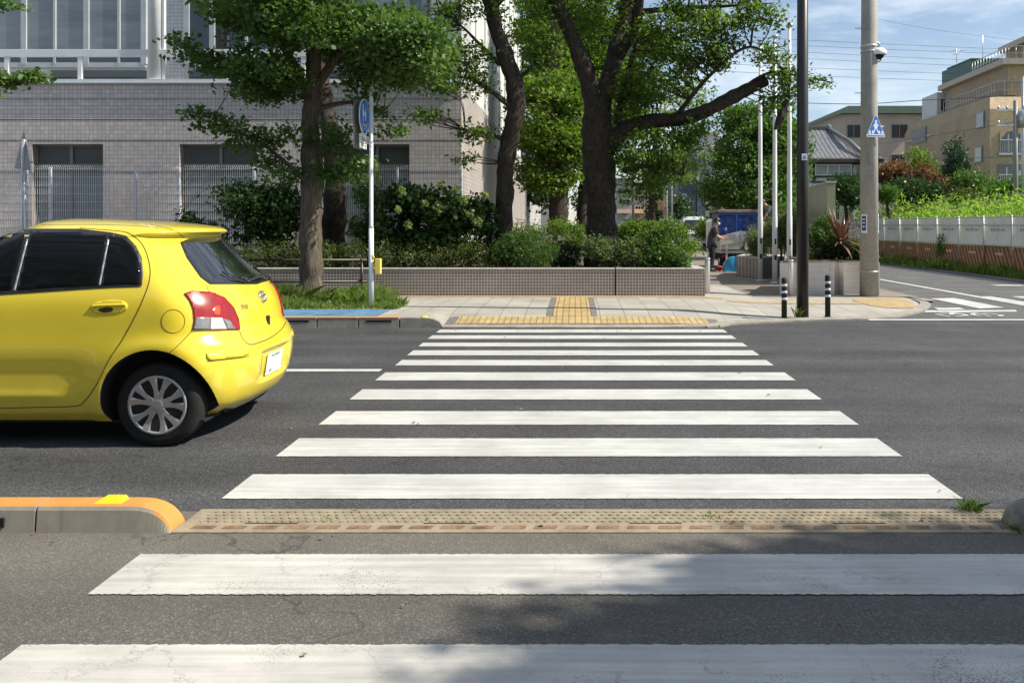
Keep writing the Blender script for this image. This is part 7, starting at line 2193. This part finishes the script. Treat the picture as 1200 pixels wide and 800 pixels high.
# ------------------------------------------------------------------ garden trees of the houses
def far_bush(nm, lab, cat, Y, blobs, m_, size=.16, per=20, sp=(.35, .35, .25), trunk=None, seed=1, clump=.25, group=None):
    blobs = [(a, b_, c, d, Y, e, n) for a, b_, c, d, e, n in blobs]
    base = P(blobs[0][0], 264, Y); base.z = 0
    t = thing(nm, lab, cat, base, group)
    g = blob_pts(blobs, clump, seed)
    leaf_mesh('crown', g, per, sp, size, m_, t, up=.35, width=.6)
    b = MB(); top = P(blobs[0][0], blobs[0][1], Y); b.tube([base, (base.x + .1, base.y, top.z * .5), top], [.13, .10, .05], 8); b.build('trunk', M['bark_dark'], t)
    return t
far_bush('maple_tree', 'rust red leaved maple in front of the beige hall', 'tree', 45, [(1062, 206, 34, 17, 1.5, 230), (1090, 215, 22, 14, 1.2, 90), (1040, 208, 16, 14, 1.0, 60)], M['leaf_red'], .17, seed=2)
far_bush('conifer_tree', 'tall dark conifer standing against the tan wall', 'tree', 49, [(1120, 186, 9, 24, .9, 70), (1121, 205, 15, 20, 1.2, 140), (1120, 222, 17, 16, 1.2, 110)], M['leaf_conifer'], .14, 24, (.25, .25, .35), seed=3, clump=0)
far_bush('young_tree', 'small light green tree between the maple and the conifer', 'tree', 52, [(1077, 188, 12, 14, 1, 50), (1088, 196, 10, 10, .8, 30)], M['leaf_bright'], .16, seed=4)
far_bush('rounded_bush', 'rounded bright bush at the foot of the tan apartments', 'bush', 44, [(1138, 215, 20, 14, 1.2, 150)], M['leaf_mid'], .14, seed=5, clump=0)
far_bush('rounded_bush', 'clipped green ball bush right of the concrete pole', 'bush', 40, [(1039, 228, 12, 11, .8, 110)], M['leaf_mid'], .10, 24, (.18, .18, .15), seed=6, clump=0)
far_bush('dark_bush', 'dark round bush under the red maple', 'bush', 41, [(1062, 226, 24, 16, 1.2, 150), (1090, 226, 16, 14, 1, 80)], M['leaf_dark'], .14, seed=7, clump=0)
far_bush('dark_bush', 'olive bush before the conifer foot', 'bush', 42, [(1130, 228, 16, 6, .8, 60)], M['leaf_hedge'], .12, seed=8, clump=0)
far_bush('garden_bush', 'dark green bush between the stone slab and the concrete pole', 'bush', 41, [(990, 222, 22, 18, 1.2, 170), (1004, 230, 14, 12, 1, 70)], M['leaf_dark'], .13, seed=9, clump=0)
far_bush('garden_bush', 'bright green bush left of the stone slab under the house', 'bush', 43, [(940, 235, 22, 18, 1.2, 130), (925, 225, 14, 14, 1, 60)], M['leaf_mid'], .13, seed=10, clump=0)
far_bush('dark_bush', 'dark conical evergreens in front of the navy house', 'tree', 58, [(768, 232, 12, 34, 1.2, 160), (800, 245, 12, 16, 1, 70)], M['leaf_dark'], .18, seed=11, clump=0)
far_bush('climbing_bush', 'bushy greenery beside the white van', 'bush', 50, [(828, 270, 14, 14, 1, 80), (842, 262, 10, 16, 1, 60)], M['leaf_bright'], .14, seed=12, clump=0)
far_bush('garden_bush', 'green bushes filling the right corner before the apartments', 'bush', 47, [(1165, 222, 20, 10, 1.2, 100), (1195, 220, 20, 10, 1.2, 80)], M['leaf_mid'], .15, seed=13, clump=0)
far_bush('distant_tree', 'added dark tree that darkens the leaf gaps between the curved and the cherry trunk', 'tree', 52, [(650, 60, 50, 90, 2.5, 260), (640, 190, 40, 60, 2, 200), (700, 120, 60, 90, 2.5, 260)], M['leaf_dark'], .28, 20, (.6, .6, .4), seed=31)  # added backing tree, dark leaves stand in for shade in the crown gaps
# trees far beyond, closing the horizon
for i, (px, py, rx, ry, Y_) in enumerate([(600, 240, 30, 18, 90), (700, 238, 30, 22, 95), (-200, 200, 120, 60, 70), (1330, 190, 90, 60, 75)]):
    far_bush('distant_tree', ['dim tree closing the garden behind the curved tree', 'dim tree behind the cherry trunk', 'tree far beyond the left edge', 'tree far beyond the right edge'][i], 'tree', Y_, [(px, py, rx, ry, 3, 120)], M['leaf_dark'], .35, 20, (.8, .8, .6), seed=20 + i)
